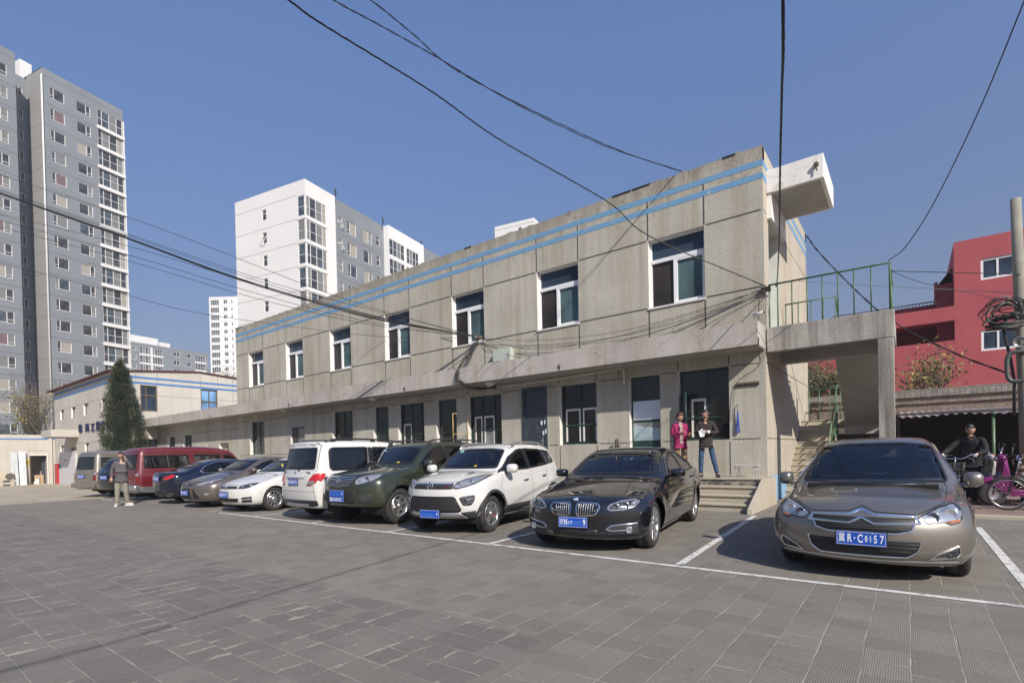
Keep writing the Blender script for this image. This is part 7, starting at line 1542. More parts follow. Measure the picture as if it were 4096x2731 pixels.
c = newcar('parked_car', 'black SUV parked tail out, half hidden by the walking man', 'car', bd, pk, -24.35, 6.2, 16.0, rear=True)
rw = [(-.62, 1.15), (.62, 1.15), (.56, 1.48), (-.56, 1.48)]; sw = [[(1.6, 1.08), (2.1, 1.42), (2.5, 1.55), (2.6, 1.08)], [(2.67, 1.08), (2.6, 1.56), (3.3, 1.54), (3.45, 1.10)], [(3.5, 1.12), (3.36, 1.53), (3.85, 1.46), (4.05, 1.2)]]; whl = [(.88, .36, .40), (3.70, .36, .40)]
c.make_shell([(inset(rw, .02), 'R')] + [(inset(p, .015), 'S') for p in sw], whl, under_z=.32); c.win('rear_window', rw, 'R', .03, C_tint)
for p in sw: c.win('side_window', p, 'S', .022, C_tint, mirror=True)
c.wheels4((.88, 3.70), .36, .24, .235, (5, .05, .08, .0))
for sd in (1, -1):
    m1 = MB(); c.patch('', rpoly([(sd * .52, .88), (sd * .54, .97), (sd * .78, 1.02), (sd * .84, .97), (sd * .78, .88)], .02), 'R', C_red, .006, mb=m1, cell=.03); m1.build('tail_light', c.r)
    m1 = MB(); c.patch('', [(sd * .62, .50), (sd * .80, .51), (sd * .80, .47), (sd * .62, .46)], 'R', C_red, .006, mb=m1); m1.build('reflector', c.r)
c.plate('R', 0, .80, [('沪', -.17, .08, .7), ('B', -.11, .10, .62), ('6', -.04, .10, .62), ('8', .02, .10, .62), ('E', .08, .10, .62), ('K', .14, .10, .62)]); b, p, sg = emblem_ring(c, c.r, 0, 1.02, .04, C_chrome, 'R', .006, .006); b.build('emblem', c.r); c.gaps([('R', [(-.7, .62), (.7, .62)], .008, False)])
cv = van('beige van parked tail out at the far left end of the row', pbz, -26.6, 6.1, 15.0, False, H=1.93)
b = MB(); b.box((2.6, -.5, 1.2), (2.7, .5, 1.6), mat('cream_curtain', (.5, .42, .22), .8)); b.build('curtain', cv.r)
# ================================================================= cables
def crom(pts, n=8):
    P = [Vector(p) for p in pts]; out = []
    for i in range(len(P) - 1):
        p0 = P[i - 1] if i else P[0] * 2 - P[1]; p1, p2 = P[i], P[i + 1]; p3 = P[i + 2] if i + 2 < len(P) else P[-1] * 2 - P[-2]
        for k in range(n):
            t = k / n; out.append(.5 * ((2 * p1) + (p2 - p0) * t + (2 * p0 - 5 * p1 + 4 * p2 - p3) * t * t + (3 * p1 - p0 - 3 * p2 + p3) * t ** 3))
    out.append(P[-1]); return out
def cable(pts, r, label, group=None, strands=1, tw=.02, mt=None, cat='cable', n=8, seed=0):
    C_ = crom(pts, n); b = MB()
    for s_ in range(strands):
        if strands == 1: q = C_
        else:
            q = []; ph = 2 * math.pi * s_ / strands
            for i, p in enumerate(C_): a = ph + i * 1.1; q.append(p + Vector((math.cos(a) * tw, math.sin(a * .7 + seed) * tw * .5, math.sin(a) * tw)))
        b.tube(q, r, mt or M_cable, 5)
    o = b.build('overhead_cable', fix=False); tag(o, label, cat, group); return o
cable([(-5.74, 2.56, 6.7), (-5.98, 3.51, 6.95), (-6.24, 4.18, 7.2), (-6.7, 6.61, 7.83), (-6.59, 8.5, 7.78), (-5.47, 10.97, 7.11), (-4.76, 11.77, 6.36), (-2.64, 13.5, 5.16)], .0065, 'thick twisted black cable sweeping from the top of the sky to the balcony door corner', strands=3, tw=.009, n=14)
cable([(-5.2, 2.6, 6.5), (-5.64, 3.91, 7.04), (-5.91, 4.73, 7.44), (-6.15, 6.18, 7.93), (-6.06, 8.39, 8.23), (-5.38, 10.83, 8.27), (-4.67, 13.7, 8.67)], .0055, 'black cable starting leftmost of the two that run to the grey building roof edge', strands=2, tw=.008, n=10)
cable([(-5.0, 3.0, 6.6), (-5.46, 4.32, 7.23), (-5.99, 5.55, 7.82), (-6.23, 6.8, 8.08), (-6.05, 9.0, 8.39), (-5.33, 11.4, 8.42), (-4.66, 13.72, 8.65)], .0055, 'black cable starting rightmost of the two that run to the grey building roof edge', strands=2, tw=.008, n=10)
cable([(.6, -7, 4.4), (.33, -2, 4.08), (.10, -.58, 4.09), (-.04, .23, 4.12), (-.63, 3.9, 4.27), (-.86, 5.2, 4.50), (-1.19, 7.0, 4.70), (-1.79, 10.3, 4.96), (-2.43, 13.64, 5.2), (-2.47, 13.6, 5.2)], .0055, 'heavy bunch of black cables dropping straight down the sky to the balcony railing', strands=4, tw=.0075, n=12)
cable([(1.6, 9.0, 7.9), (1.34, 10.18, 7.43), (.98, 11.69, 6.82), (.45, 13.14, 6.04), (0, 13.66, 5.46), (-.30, 13.66, 5.24)], .010, 'single black cable curving from the upper right sky down to the railing end')
cable([(-2.66, 20.2, 8.5), (-2.22, 19.8, 7.66), (-1.1, 18.6, 5.85), (-.27, 17.6, 4.68), (.9, 16.3, 3.5), (1.79, 15.5, 2.8)], .014, 'thick black cable falling from the rear roof corner behind the railing to the pole', strands=2, tw=.012)
cable([(-.27, 13.66, 5.02), (.82, 14.4, 4.93), (1.93, 15.4, 4.9)], .010, 'level black cable between the railing end and the pole')
cable([(-.27, 13.66, 5.02), (.33, 15, 4.96), (1.28, 16, 4.75), (1.92, 15.6, 4.24)], .006, 'thin sagging wire below the level cable, from railing end to pole')
cable([(-2.31, 16, 5.84), (.11, 16, 5.15), (1.94, 15.6, 4.55)], .007, 'thin pale wire crossing behind the railing to the pole', mt=M_gcab)
g_ = 'black cables fanning from the left sky to the wall bracket'
L9 = [[(-27.74, 3.89, 11.97), (-22.58, 6.59, 9.68), (-17.67, 9.44, 7.51), (-14.45, 11.23, 6.33)], [(-27.76, 3.89, 11.91), (-22.6, 6.59, 9.63), (-17.86, 9.09, 7.51), (-14.49, 11.26, 6.16)],
      [(-27.78, 3.9, 11.86), (-22.63, 6.6, 9.55), (-18.04, 8.74, 7.48), (-14.49, 11.26, 6.13)], [(-27.79, 3.9, 11.83), (-22.64, 6.6, 9.52), (-18.05, 8.74, 7.44), (-14.51, 11.27, 6.08)],
      [(-27.54, 3.87, 12.46), (-22.39, 6.53, 10.22), (-18.23, 7.6, 8.36), (-14.87, 10.53, 6.6)], [(-28.05, 3.93, 11.11), (-22.72, 6.62, 9.28), (-17.89, 9.1, 7.39), (-14.51, 11.27, 6.05)],
      [(-28.12, 3.94, 10.9), (-22.81, 6.64, 8.99), (-17.97, 9.14, 7.1), (-14.54, 11.29, 5.93)], [(-28.2, 3.95, 10.66), (-22.88, 6.66, 8.79), (-18.01, 9.16, 6.94), (-14.55, 11.3, 5.85)]]
for i, l in enumerate(L9):
    a = Vector(l[0]) * 1 + (Vector(l[0]) - Vector(l[1])) * .4
    thick = i in (2, 3)
    lb_ = ('thin black cable second from the top of the left fan', 'thin black cable just above the two thick ones in the left fan', 'upper of the two thick black cables in the left fan', 'lower of the two thick black cables in the left fan', 'topmost thin black cable of the left fan, crossing high on the grey tower', 'thin black cable next below the thick pair of the left fan', 'thin black cable second below the thick pair of the left fan', 'thin black cable third below the thick pair of the left fan')[i]
    cable([a] + l + [(-11.62, 13.48, 5.34)], .020 if thick else .0085, lb_, g_)
cable([(-31, 3.2, 10.2), (-28.59, 3.99, 9.39), (-23.22, 6.7, 7.6), (-20.62, 8.56, 6.75), (-17.14, 13.3, 6.21), (-11.64, 13.5, 5.3)], .0085, 'lowest thin black wire on the left, running across the upstairs windows')
gw = 'thin wires along the grey wall'
for pts in ([(-11.5, 13.5, 5.3), (-10.98, 13.5, 4.92), (-8.26, 13.5, 4.57), (-5.51, 13.5, 4.5), (-2.66, 13.52, 5.14)], [(-11.5, 13.5, 5.3), (-11.17, 13.5, 5.17), (-9.39, 13.5, 4.62), (-6.81, 13.5, 4.55), (-4.33, 13.5, 4.83), (-2.66, 13.52, 5.12)],
            [(-4.77, 13.2, 4.30), (-4.7, 13.2, 4.51), (-3.87, 13.4, 4.74), (-2.66, 13.52, 5.08)], [(-4.3, 13.2, 4.28), (-4.2, 13.2, 4.40), (-3.35, 13.4, 4.86), (-2.66, 13.52, 5.06)], [(-11.4, 13.5, 5.3), (-11.26, 13.5, 5.18), (-10.62, 13.5, 4.72), (-9.73, 13.5, 4.36), (-8.89, 13.0, 4.27)],
            [(-11.5, 13.5, 5.28), (-9, 13.52, 4.85), (-6, 13.52, 4.72), (-2.66, 13.52, 5.1)], [(-11.6, 13.5, 5.3), (-12.5, 13.52, 4.8), (-14.0, 13.3, 4.30), (-14.1, 12.85, 4.26)], [(-11.6, 13.5, 5.3), (-12.1, 13.52, 4.85), (-13.2, 13.3, 4.30), (-13.3, 12.9, 4.26)]):
    gi = globals().get('gi', -1) + 1
    cable(pts, .0065, ('lowest sagging wire across the grey wall between bracket and corner', 'middle sagging wire across the grey wall between bracket and corner', 'short wire rising from the canopy top to the corner, longer of the pair', 'short wire rising from the canopy top to the corner, nearest the corner', 'wire dropping from the bracket to the canopy right of the meter cabinet', 'topmost wire across the grey wall between bracket and corner', 'wire slanting left from the bracket, furthest reaching one', 'wire slanting left from the bracket, shorter one')[gi], gw)
cable([(-2.62, 13.53, 3.72), (-2.85, 13.56, 3.3), (-3.35, 13.56, 2.93), (-3.48, 13.56, 2.0)], .006, 'thin wire slanting down the wall to the rusty bracket')
cable([(-2.66, 13.52, 5.1), (-2.655, 13.5, 4.3), (-2.64, 13.5, 3.6)], .006, 'short thin wire down the building corner beside the camera')
# hanging skein under the bracket
sk = thing('cable_skein', 'tangled skein of black wires hanging over the canopy edge below the wall bracket', 'cable', (-11.6, 13.4, 5.3)); rc = random.Random(9)
for i in range(16):
    j = lambda s: rc.uniform(-s, s)
    p = [(-11.6 + j(.05), 13.45, 5.35 + j(.05)), (-11.75 + j(.08), 13.2 + j(.1), 4.95 + j(.1)), (-11.9 + j(.12), 12.9 + j(.05), 4.35 + j(.1)), (-12.0 + j(.10), 12.72 + j(.03), 4.0 + j(.1)), (-11.80 + j(.12), 12.72, 3.72 + j(.06)), (-11.45 + j(.1), 12.85 + j(.08), 3.55 + j(.06)), (-11.15 + j(.08), 13.2, 3.52 + j(.04)), (-10.9, 13.45, 3.58 + j(.05))]
    b = MB(); b.tube([Vector(v) - Vector((-11.6, 13.4, 5.3)) for v in crom(p, 6)], rc.uniform(.005, .009), M_cable, 5); b.build('wire', sk, fix=False)
b = MB(); b.box((-11.78, 13.42, 5.28), (-11.56, 13.598, 5.40), M_brown); b.tube([(-11.66, 13.6, 5.34), (-11.66, 13.3, 5.34)], .02, M_metal, 6); tag(b.build('wall_bracket'), 'small rusty bracket on the upstairs wall where the cables meet', 'bracket')
b = MB(); b.box((-2.75, 13.52, 5.05), (-2.55, 13.595, 5.16), M_blk); tag(b.build('cable_clamp'), 'black cable clamp at the building corner beside the balcony door', 'clamp')
# ================================================================= small things by the wall
cc = thing('security_camera', 'white bullet security camera on the end of the canopy', 'camera', (-2.78, 12.95, 4.24)); M_cam = mat('camera_housing', (.62, .62, .62), .35)
b = MB(); b.tube([(0, 0, 0), (0, 0, .10), (.03, 0, .15)], .018, M_cam, 8); b.lathe([(0, 0), (.04, 0), (.04, .012), (0, .012)], (0, 0, 0), M_cam, 12); b.build('bracket', cc)
b = MB(); b.tube([(-.03, .01, .155), (.20, -.07, .175)], .036, M_cam, 14); b.tube([(.20, -.07, .175), (.212, -.074, .176)], .030, M_blk, 14); b.box((-.04, -.04, .19), (.22, .03, .20), M_cam); b.build('housing', cc)
ft = thing('folding_table', 'low folding table with a pale patterned top and thin wire legs on the platform', 'table', (-3.05, 13.08, .66))
b = MB(); b.box((-.29, -.20, .265), (.29, .20, .285), mat('patterned_table_top', (.52, .44, .46), .4, var=.35, vscale=9)); b.build('tabletop', ft, bevel=.005)
for sx in (-.2, .2):
    for sy in (-.14, .14): b = MB(); b.tube([(sx, sy, .265), (sx - .02, sy, 0), (sx + .03, sy, 0), (sx + .01, sy, .265)], .005, M_metal, 5); b.build('leg', ft)
b = MB(); b.tube([(-3.33, 13.585, 2.42), (-3.33, 13.54, 2.40)], .012, M_blk, 6); b.tube([(-3.33, 13.55, 2.40), (-3.335, 13.55, 2.25)], .010, M_gcab, 6)
Mb_ = mat('blue_strap_cloth', (.02, .06, .30), .8)
for dx in (-.018, .0, .02): b.tube([(-3.335, 13.55, 2.25), (-3.335 + dx, 13.55, 2.0), (-3.335 + dx * 2, 13.55, 1.76), (-3.34 + dx, 13.55, 1.72)], .013, Mb_, 6)
tag(b.build('blue_strap'), 'blue strap hanging from a hook on the wall above the folding table', 'strap')
mp = thing('mop', 'mop standing head up against the wall left of the tattered green door', 'mop', (-6.55, 13.35, .66)); b = MB(); b.tube([(-.12, -.1, 0), (0, .12, 1.02)], .013, M_wood, 8); b.build('handle', mp)
b = MB(); rc = random.Random(4); Mm = mat('mop_strings', (.16, .14, .12), .95)
for i in range(34): a = rc.uniform(0, 6.28); r_ = rc.uniform(.03, .10); b.tube([(.0, .12, 1.05), (r_ * .7 * math.cos(a) + .02, .10 + r_ * .4 * math.sin(a), 1.0), (r_ * math.cos(a) + .03, .08 + r_ * .5 * math.sin(a), .62 + rc.uniform(0, .1))], .008, Mm, 4)
b.build('head', mp, fix=False)
# ================================================================= plants
M_leafg = [mat('juniper_leaf_a', (.026, .042, .020), .9, spec=.15), mat('juniper_leaf_b', (.044, .062, .030), .9, spec=.15), mat('juniper_leaf_c', (.068, .080, .042), .9, spec=.15), mat('juniper_leaf_d', (.11, .085, .05), .9, spec=.15)]
M_bark = mat('bark', (.15, .13, .11), .9, var=.3, vscale=10)
def leaf(b, p, s, d, mt, rc, w=.45):
    d = Vector(d).normalized(); a = d.orthogonal().normalized(); a = Matrix.Rotation(rc.uniform(0, 6.28), 3, d) @ a
    p = Vector(p); b.add([p - a * s * w * .5, p + d * s * .5 - a * s * w * .1, p + d * s, p + d * s * .45 + a * s * w * .5], [(0, 1, 2, 3)], mt)
jn = thing('juniper_tree', 'dark green conical juniper tree in front of the white two storey building', 'tree', (-40.7, 11.4, -.2)); rc = random.Random(21)
b = MB(); b.tube([(0, 0, 0), (.05, 0, 3), (0, 0, 7.2)], [.18, .12, .03], M_bark, 8); b.build('trunk', jn)
b = MB(); H_ = 8.15
def jr(t): return 1.62 * (.50 + .5 * math.sin(min(t, .25) / .25 * math.pi / 2)) * (1 - t) ** .62 * (1 if t > .05 else .92) * .93
cl = []
for i in range(520):
    t = rc.random() ** 1.15; z = .5 + t * (H_ - .7); R_ = jr(t) * rc.uniform(.45, 1.04); a = rc.uniform(0, 6.28); cl.append((R_ * math.cos(a), R_ * math.sin(a), z, rc.uniform(.22, .46) * (1.05 - .45 * t), a))
for i in range(14): cl.append((rc.uniform(-.25, .25), rc.uniform(-.2, .2), H_ - rc.uniform(0, 1.3), .22, rc.uniform(0, 6.28)))
for (x, y, z, s, a) in cl:
    tone = rc.choices([0, 1, 2, 3], [4, 5, 2, .35])[0]
    for k in range(70):
        u = Vector((rc.gauss(0, 1), rc.gauss(0, 1), rc.gauss(0, 1))).normalized() * s * rc.random() ** .45; out = Vector((math.cos(a), math.sin(a), .9)) + Vector((rc.gauss(0, .45), rc.gauss(0, .45), rc.gauss(0, .4)))
        leaf(b, (x + u.x, y + u.y, z + u.z * 1.25), rc.uniform(.07, .17), out, M_leafg[min(3, max(0, tone + rc.choice([-1, 0, 0, 1])))], rc, .42)
# inner dark mass so that the wall behind only shows at the edge
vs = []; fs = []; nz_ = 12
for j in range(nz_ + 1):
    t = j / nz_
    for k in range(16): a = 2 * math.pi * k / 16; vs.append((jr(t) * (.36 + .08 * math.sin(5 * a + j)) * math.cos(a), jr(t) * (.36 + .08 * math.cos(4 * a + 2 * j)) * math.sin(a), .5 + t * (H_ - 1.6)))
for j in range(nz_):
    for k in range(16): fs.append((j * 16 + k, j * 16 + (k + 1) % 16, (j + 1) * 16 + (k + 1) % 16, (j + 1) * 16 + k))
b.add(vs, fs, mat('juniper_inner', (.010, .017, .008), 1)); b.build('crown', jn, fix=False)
def branch_tree(name, label, loc, h, spread, seed, levels=4, leaves=(), leafn=0, leafs=.1, r0=.09, trunk_h=.35, nb=4, upb=.5, cat='tree'):
    rc = random.Random(seed); t = thing(name, label, cat, loc); b = MB(); tips = []
    def grow(p, d, L_, r, lv):
        n = 4; pts = [Vector(p)]; dd = Vector(d).normalized()
        for i in range(n): dd = (dd + Vector((rc.gauss(0, .10), rc.gauss(0, .10), rc.gauss(0, .06) + .03))).normalized(); pts.append(pts[-1] + dd * L_ / n)
        b.tube(pts, [r * (1 - .5 * i / n) for i in range(n + 1)], M_bark, 5 if lv < 2 else 4, False)
        if lv >= 2: tips.extend([(q, dd) for q in pts[2:]])
        if lv >= levels: return
        for i in range(nb + (lv == 0) * 2):
            f = rc.uniform(.4, 1.0) if lv else rc.uniform(.75, 1.0); q = pts[0].lerp(pts[-1], f) if f < 1 else pts[-1]; k = min(n, int(f * n)); q = pts[k]
            a = rc.uniform(0, 6.28); side_ = Vector((math.cos(a), math.sin(a), 0)); nd = (dd * upb + side_ * spread * (1 if lv == 0 else .6) + Vector((0, 0, .25))).normalized(); grow(q, nd, L_ * rc.uniform(.55, .8) if lv else (h * (1 - trunk_h)) * rc.uniform(.42, .6), r * .5, lv + 1)
    grow((0, 0, 0), (0, 0, 1), h * trunk_h, r0, 0); b.build('trunk', t, fix=False)
    if leafn:
        b = MB()
        for i in range(leafn):
            q, dd = rc.choice(tips); o_ = Vector((rc.gauss(0, 1), rc.gauss(0, 1), rc.gauss(0, 1))) * leafs * 1.4; leaf(b, q + o_, leafs * rc.uniform(.6, 1.3), (rc.gauss(0, 1), rc.gauss(0, 1), rc.gauss(-.3, .8)), rc.choice(leaves), rc, .7)
        b.build('crown', t, fix=False)
    return t
Ly = [mat('yellow_leaf', (.28, .20, .04), .7), mat('olive_leaf', (.16, .15, .04), .7), mat('ochre_leaf', (.22, .13, .06), .7)]
Lg = [mat('green_leaf', (.045, .085, .025), .7), mat('light_green_leaf', (.09, .13, .04), .7), mat('dry_leaf', (.15, .13, .06), .7)]
branch_tree('young_tree', 'sparse yellowing young tree in front of the red building', (.98, 23.5, .8), 5.0, 1.0, 5, 3, Ly[:2] + [Lg[1], Ly[1]], 800, .15, .05, .42, 5, 1.15)
branch_tree('leafy_tree', 'leafy green tree seen through the gap of the outside staircase', (-2.9, 24.2, 1.4), 4.2, .8, 8, 4, Lg, 5200, .11, .07, .35, 5, .7)
branch_tree('yellow_tree', 'yellow leaved tree behind the low cream wall at the far left', (-62, 10.0, 1), 7.6, .45, 12, 4, [Ly[0], Ly[0], Ly[1]], 1500, .22, .09, .3, 4, .9)
branch_tree('bare_tree', 'bare twiggy tree standing left of the white two storey building', (-60, 11.3, 1), 9.0, .6, 14, 4, [Ly[2]], 160, .16, .11, .3, 4, .95)
branch_tree('thin_tree', 'thin reddish bare tree at the very left edge of the yard', (-63, 7.0, 1), 6.5, .7, 15, 4, [Ly[1]], 500, .16, .08, .3, 3, .9)
branch_tree('rooftop_tree', 'tree with sparse olive leaves rising just above the white two storey roof', (-70, 30.2, 5), 9.2, .9, 17, 4, [Ly[1], Ly[2]], 1500, .25, .12, .4, 5, .7)
b = MB(); rc = random.Random(31); t = thing('low_shrub', 'dark shrub poking above the low cream wall beside the bare tree', 'shrub', (-60, 9.2, 1))
for i in range(1500): leaf(b, (rc.gauss(0, .5), rc.gauss(0, 1.4), 2.2 + rc.gauss(0, .5)), .25, (rc.gauss(0, 1), rc.gauss(0, 1), 1), rc.choice(M_leafg[:3]), rc)
b.build('crown', t, fix=False); b = MB(); b.tube([(0, 0, 0), (0, 0, 2.5)], .08, M_bark, 6); b.build('trunk', t)
# ================================================================= bicycles and scooters
def spoked(b, M, R_, mt=None, tyre=.018, n=20):
    b.tube([M @ Vector((R_ * math.cos(t), 0, R_ * math.sin(t))) for t in np.linspace(0, 2 * math.pi, 41)], tyre, C_tyre, 7, False)
    b.tube([M @ Vector(((R_ - .03) * math.cos(t), 0, (R_ - .03) * math.sin(t))) for t in np.linspace(0, 2 * math.pi, 41)], .009, C_silver, 5, False)
def spokes(b, M, R_, n=20):
    for k in range(n): a = 2 * math.pi * k / n; b.tube([M @ Vector((0, .015 * (-1) ** k, 0)), M @ Vector(((R_ - .03) * math.cos(a), 0, (R_ - .03) * math.sin(a)))], .0018, C_silver, 4)
    b.tube([M @ Vector((0, -.04, 0)), M @ Vector((0, .04, 0))], .02, C_silver, 8)
def bicycle(label, loc, rz, fm, R_=.31, basket=True, flat=False):
    """front wheel centre at local origin + x=0, bike extends along +x"""
    t = thing('bicycle', label, 'bicycle', loc, rz)
    for x in (0, 1.05):
        b = MB(); Mt = Matrix.Translation((x, 0, R_ + .018)); spoked(b, Mt, R_); wo = b.build('wheel', t); b = MB(); spokes(b, Mt, R_); b.build('spokes', wo)
    zh = R_ + .018
    b = MB(); b.tube([(0, .05, zh), (.10, .05, zh + .36), (.14, 0, zh + .48)], .011, fm, 6); b.tube([(0, -.05, zh), (.10, -.05, zh + .36), (.14, 0, zh + .48)], .011, fm, 6)
    b.tube([(.13, 0, zh + .42), (.56, 0, zh - .05)], .017, fm, 8); b.tube([(.56, 0, zh - .05), (.68, 0, zh + .42)], .016, fm, 8); b.tube([(.14, 0, zh + .48), (.62, 0, zh + .18)], .014, fm, 8); b.tube([(.56, .04, zh - .05), (1.05, .05, zh)], .01, fm, 6); b.tube([(.66, 0, zh + .30), (1.05, .05, zh)], .01, fm, 6); b.build('frame', t)
    b = MB(); b.tube([(.14, 0, zh + .46), (.17, 0, zh + .68)], .014, C_chrome, 8); b.tube(crom([(.30, -.29, zh + .72), (.20, -.25, zh + .72), (.15, -.12, zh + .64), (.15, 0, zh + .64), (.15, .12, zh + .64), (.20, .25, zh + .72), (.30, .29, zh + .72)], 5), .011, C_chrome, 8)
    for sd in (1, -1): b.tube([(.20, sd * .25, zh + .72), (.31, sd * .295, zh + .72)], .017, C_black, 8); b.tube([(.14, sd * .20, zh + .66), (.12, sd * .28, zh + .62), (.14, sd * .31, zh + .55)], .006, C_chrome, 5)
    b.build('handlebar', t)
    b = MB(); b.ell((.72, 0, zh + .47), (.13, .08, .04), C_black); b.build('saddle', t)
    b = MB(); b.tube([((R_ + .04) * math.cos(a), 0, zh + (R_ + .04) * math.sin(a)) for a in np.linspace(.3, 2.4, 12)], .02, fm, 6); b.build('mudguard', t); b = MB(); b.tube([(1.05 + (R_ + .04) * math.cos(a), 0, zh + (R_ + .04) * math.sin(a)) for a in np.linspace(.1, 2.6, 12)], .02, fm, 6); b.build('mudguard', t)
    if basket:
        b = MB(); z0, z1 = zh + .30, zh + .56; 
        for k in range(12):
            u = -.17 + .34 * k / 11
            for x in (-.20, .06): b.tube([(x + .02, u * .8, z0), (x, u, z1)], .004, C_plast, 4)
        for k in range(10):
            u = -.20 + .26 * k / 9
            for y in (-.17, .17): b.tube([(u, y * .8, z0), (u, y, z1)], .004, C_plast, 4)
        for z, f in ((z0, .8), (z0 + .13, .9), (z1, 1)): b.tube([(-.20, -.17 * f, z), (.06, -.17 * f, z), (.06, .17 * f, z), (-.20, .17 * f, z), (-.20, -.17 * f, z)], .006, C_plast, 5)
        b.box((-.18, -.13, z0), (.05, .13, z0 + .01), C_plast); b.build('basket', t)
    b = MB(); b.tube([(.56, -.12, zh - .05), (.56, .12, zh - .05)], .012, C_chrome, 6); b.box((.50, -.14, zh - .20), (.60, -.09, zh - .17), C_black); b.tube([(.56, -.11, zh - .05), (.55, -.11, zh - .18)], .01, C_chrome, 5); b.tube([(.56 + .07 * math.cos(a), -.05, zh - .05 + .07 * math.sin(a)) for a in np.linspace(0, 6.28, 18)], .006, C_plast, 5); b.build('pedals', t)
    return t
Mbf = mat('dark_bike_frame', (.02, .02, .025), .35)
bicycle('dark bicycle with a wire front basket held by the man in black', (.74, 13.93, .06), R(80), Mbf)
bicycle('bicycle whose thin front wheel stands in front of the purple scooter', (1.48, 13.42, .06), R(4), mat('grey_bike_frame', (.05, .045, .05), .35), .29, False)
def scooter(label, loc, rz, bm_, seatm=C_black, sw=.8):
    t = thing('electric_scooter', label, 'scooter', loc, rz)
    for x in (0, 1.15):
        b = MB(); b.lathe([(.10, -.045), (.19, -.05), (.225, -.03), (.235, 0), (.225, .03), (.19, .05), (.10, .045)], (x, 0, .235), C_tyre, 28, 'y'); wo = b.build('wheel', t); b = MB(); b.lathe([(0, -.05), (.10, -.04), (.115, -.05), (.115, .05), (.10, .04), (0, .05)], (x, 0, .235), C_silver, 20, 'y'); b.build('rim', wo)
    b = MB(); vs = []
    prof = [(-.05, .44, .07), (-.10, .40, .09), (.02, .52, .10), (.10, .62, .15), (.13, .85, .17), (.12, .98, .12), (.20, .98, .10), (.24, .62, .14), (.30, .34, .13), (.75, .30, .13), (.80, .20, .11), (.25, .20, .11)]
    n = len(prof); 
    for x, z, hw in prof: vs += [(x, -hw, z), (x, hw, z)]
    b.add(vs, [(2 * i, 2 * i + 1, (2 * i + 3) % (2 * n), (2 * i + 2) % (2 * n)) for i in range(n)] + [tuple(range(0, 2 * n, 2)), tuple(range(1, 2 * n, 2))[::-1]], bm_); b.build('leg_shield', t, bevel=.02)
    b = MB(); b.tube([(.30 * math.cos(a), 0, .235 + .30 * math.sin(a)) for a in np.linspace(.5, 2.7, 14)], [.02 + .05 * math.sin(math.pi * i / 13) for i in range(14)], bm_, 10); b.build('front_mudguard', t)
    b = MB(); b.ell((1.0, 0, .55), (.42, .14, .20), bm_); b.ell((1.2, 0, .55), (.30, .10, .12), bm_); b.build('rear_body', t)
    b = MB(); b.ell((.95, 0, .74), (.36, .13, .07), seatm); b.build('seat', t)
    b = MB(); b.tube([(0, .06, .235), (.12, .06, .7)], .018, C_silver, 6); b.tube([(0, -.06, .235), (.12, -.06, .7)], .018, C_silver, 6); b.tube([(.14, 0, .8), (.20, 0, 1.02)], .03, C_black, 8); b.tube([(.28, -.32, 1.02), (.20, -.12, 1.0), (.20, .12, 1.0), (.28, .32, 1.02)], .014, C_black, 8); b.build('handlebar', t)
    b = MB(); b.ell((.14, 0, .96), (.09, .15, .09), bm_); b.ell((.06, 0, .95), (.03, .08, .05), C_clear); b.build('headlight', t)
    for sd in (1, -1): b = MB(); b.tube([(.24, sd * .2, 1.0), (.22, sd * .30, 1.18)], .006, C_chrome, 5); b.ell((.22, sd * .32, 1.22), (.015, .06, .045), C_black); b.build('mirror', t)
    return t
scooter('magenta electric scooter behind the thin bicycle wheel at the right edge', (1.34, 14.25, .06), R(14), mat('magenta_plastic', (.15, .008, .10), .25, coat=.6))
scooter('red electric scooter at the back of the shed opening', (1.28, 15.2, .06), R(20), mat('red_plastic', (.42, .015, .012), .25, coat=.6))
scooter('silver grey electric scooter between the magenta and red ones', (1.22, 14.72, .06), R(18), mat('silver_plastic', (.32, .30, .29), .3, coat=.6), mat('beige_seat', (.30, .24, .17), .6))
scooter('dark electric scooter left of the man with the bicycle', (.42, 15.0, .06), R(80), mat('black_plastic', (.02, .02, .02), .3))
# ================================================================= people
def skin_geo(verts, edges, radii, sub=2):
    me = bpy.data.meshes.new('tmp'); me.from_pydata(verts, edges, []); o = bpy.data.objects.new('tmp', me); COL.objects.link(o)
    m_ = o.modifiers.new('skin', 'SKIN'); m_.use_smooth_shade = True
    if not me.skin_vertices: 
        bm = bmesh.new(); bm.from_mesh(me); bm.verts.layers.skin.verify(); bm.to_mesh(me); bm.free()
    sv = me.skin_vertices[0].data
    for i, r in enumerate(radii):
        sv[i].radius = (r, r) if not isinstance(r, tuple) else r; sv[i].use_root = (i == 0)
    s_ = o.modifiers.new('sub', 'SUBSURF'); s_.levels = sub; s_.render_levels = sub
    dg = bpy.context.evaluated_depsgraph_get(); ev = bpy.data.meshes.new_from_object(o.evaluated_get(dg))
    vs = [v.co.copy() for v in ev.vertices]; fs = [list(p.vertices) for p in ev.polygons]
    bpy.data.objects.remove(o); bpy.data.meshes.remove(me); bpy.data.meshes.remove(ev); return vs, fs
M_skin = mat('skin', (.42, .24, .16), .55, var=.08, vscale=20); M_hair = mat('black_hair', (.012, .010, .009), .5); M_hairb = mat('brown_hair', (.055, .022, .015), .5)
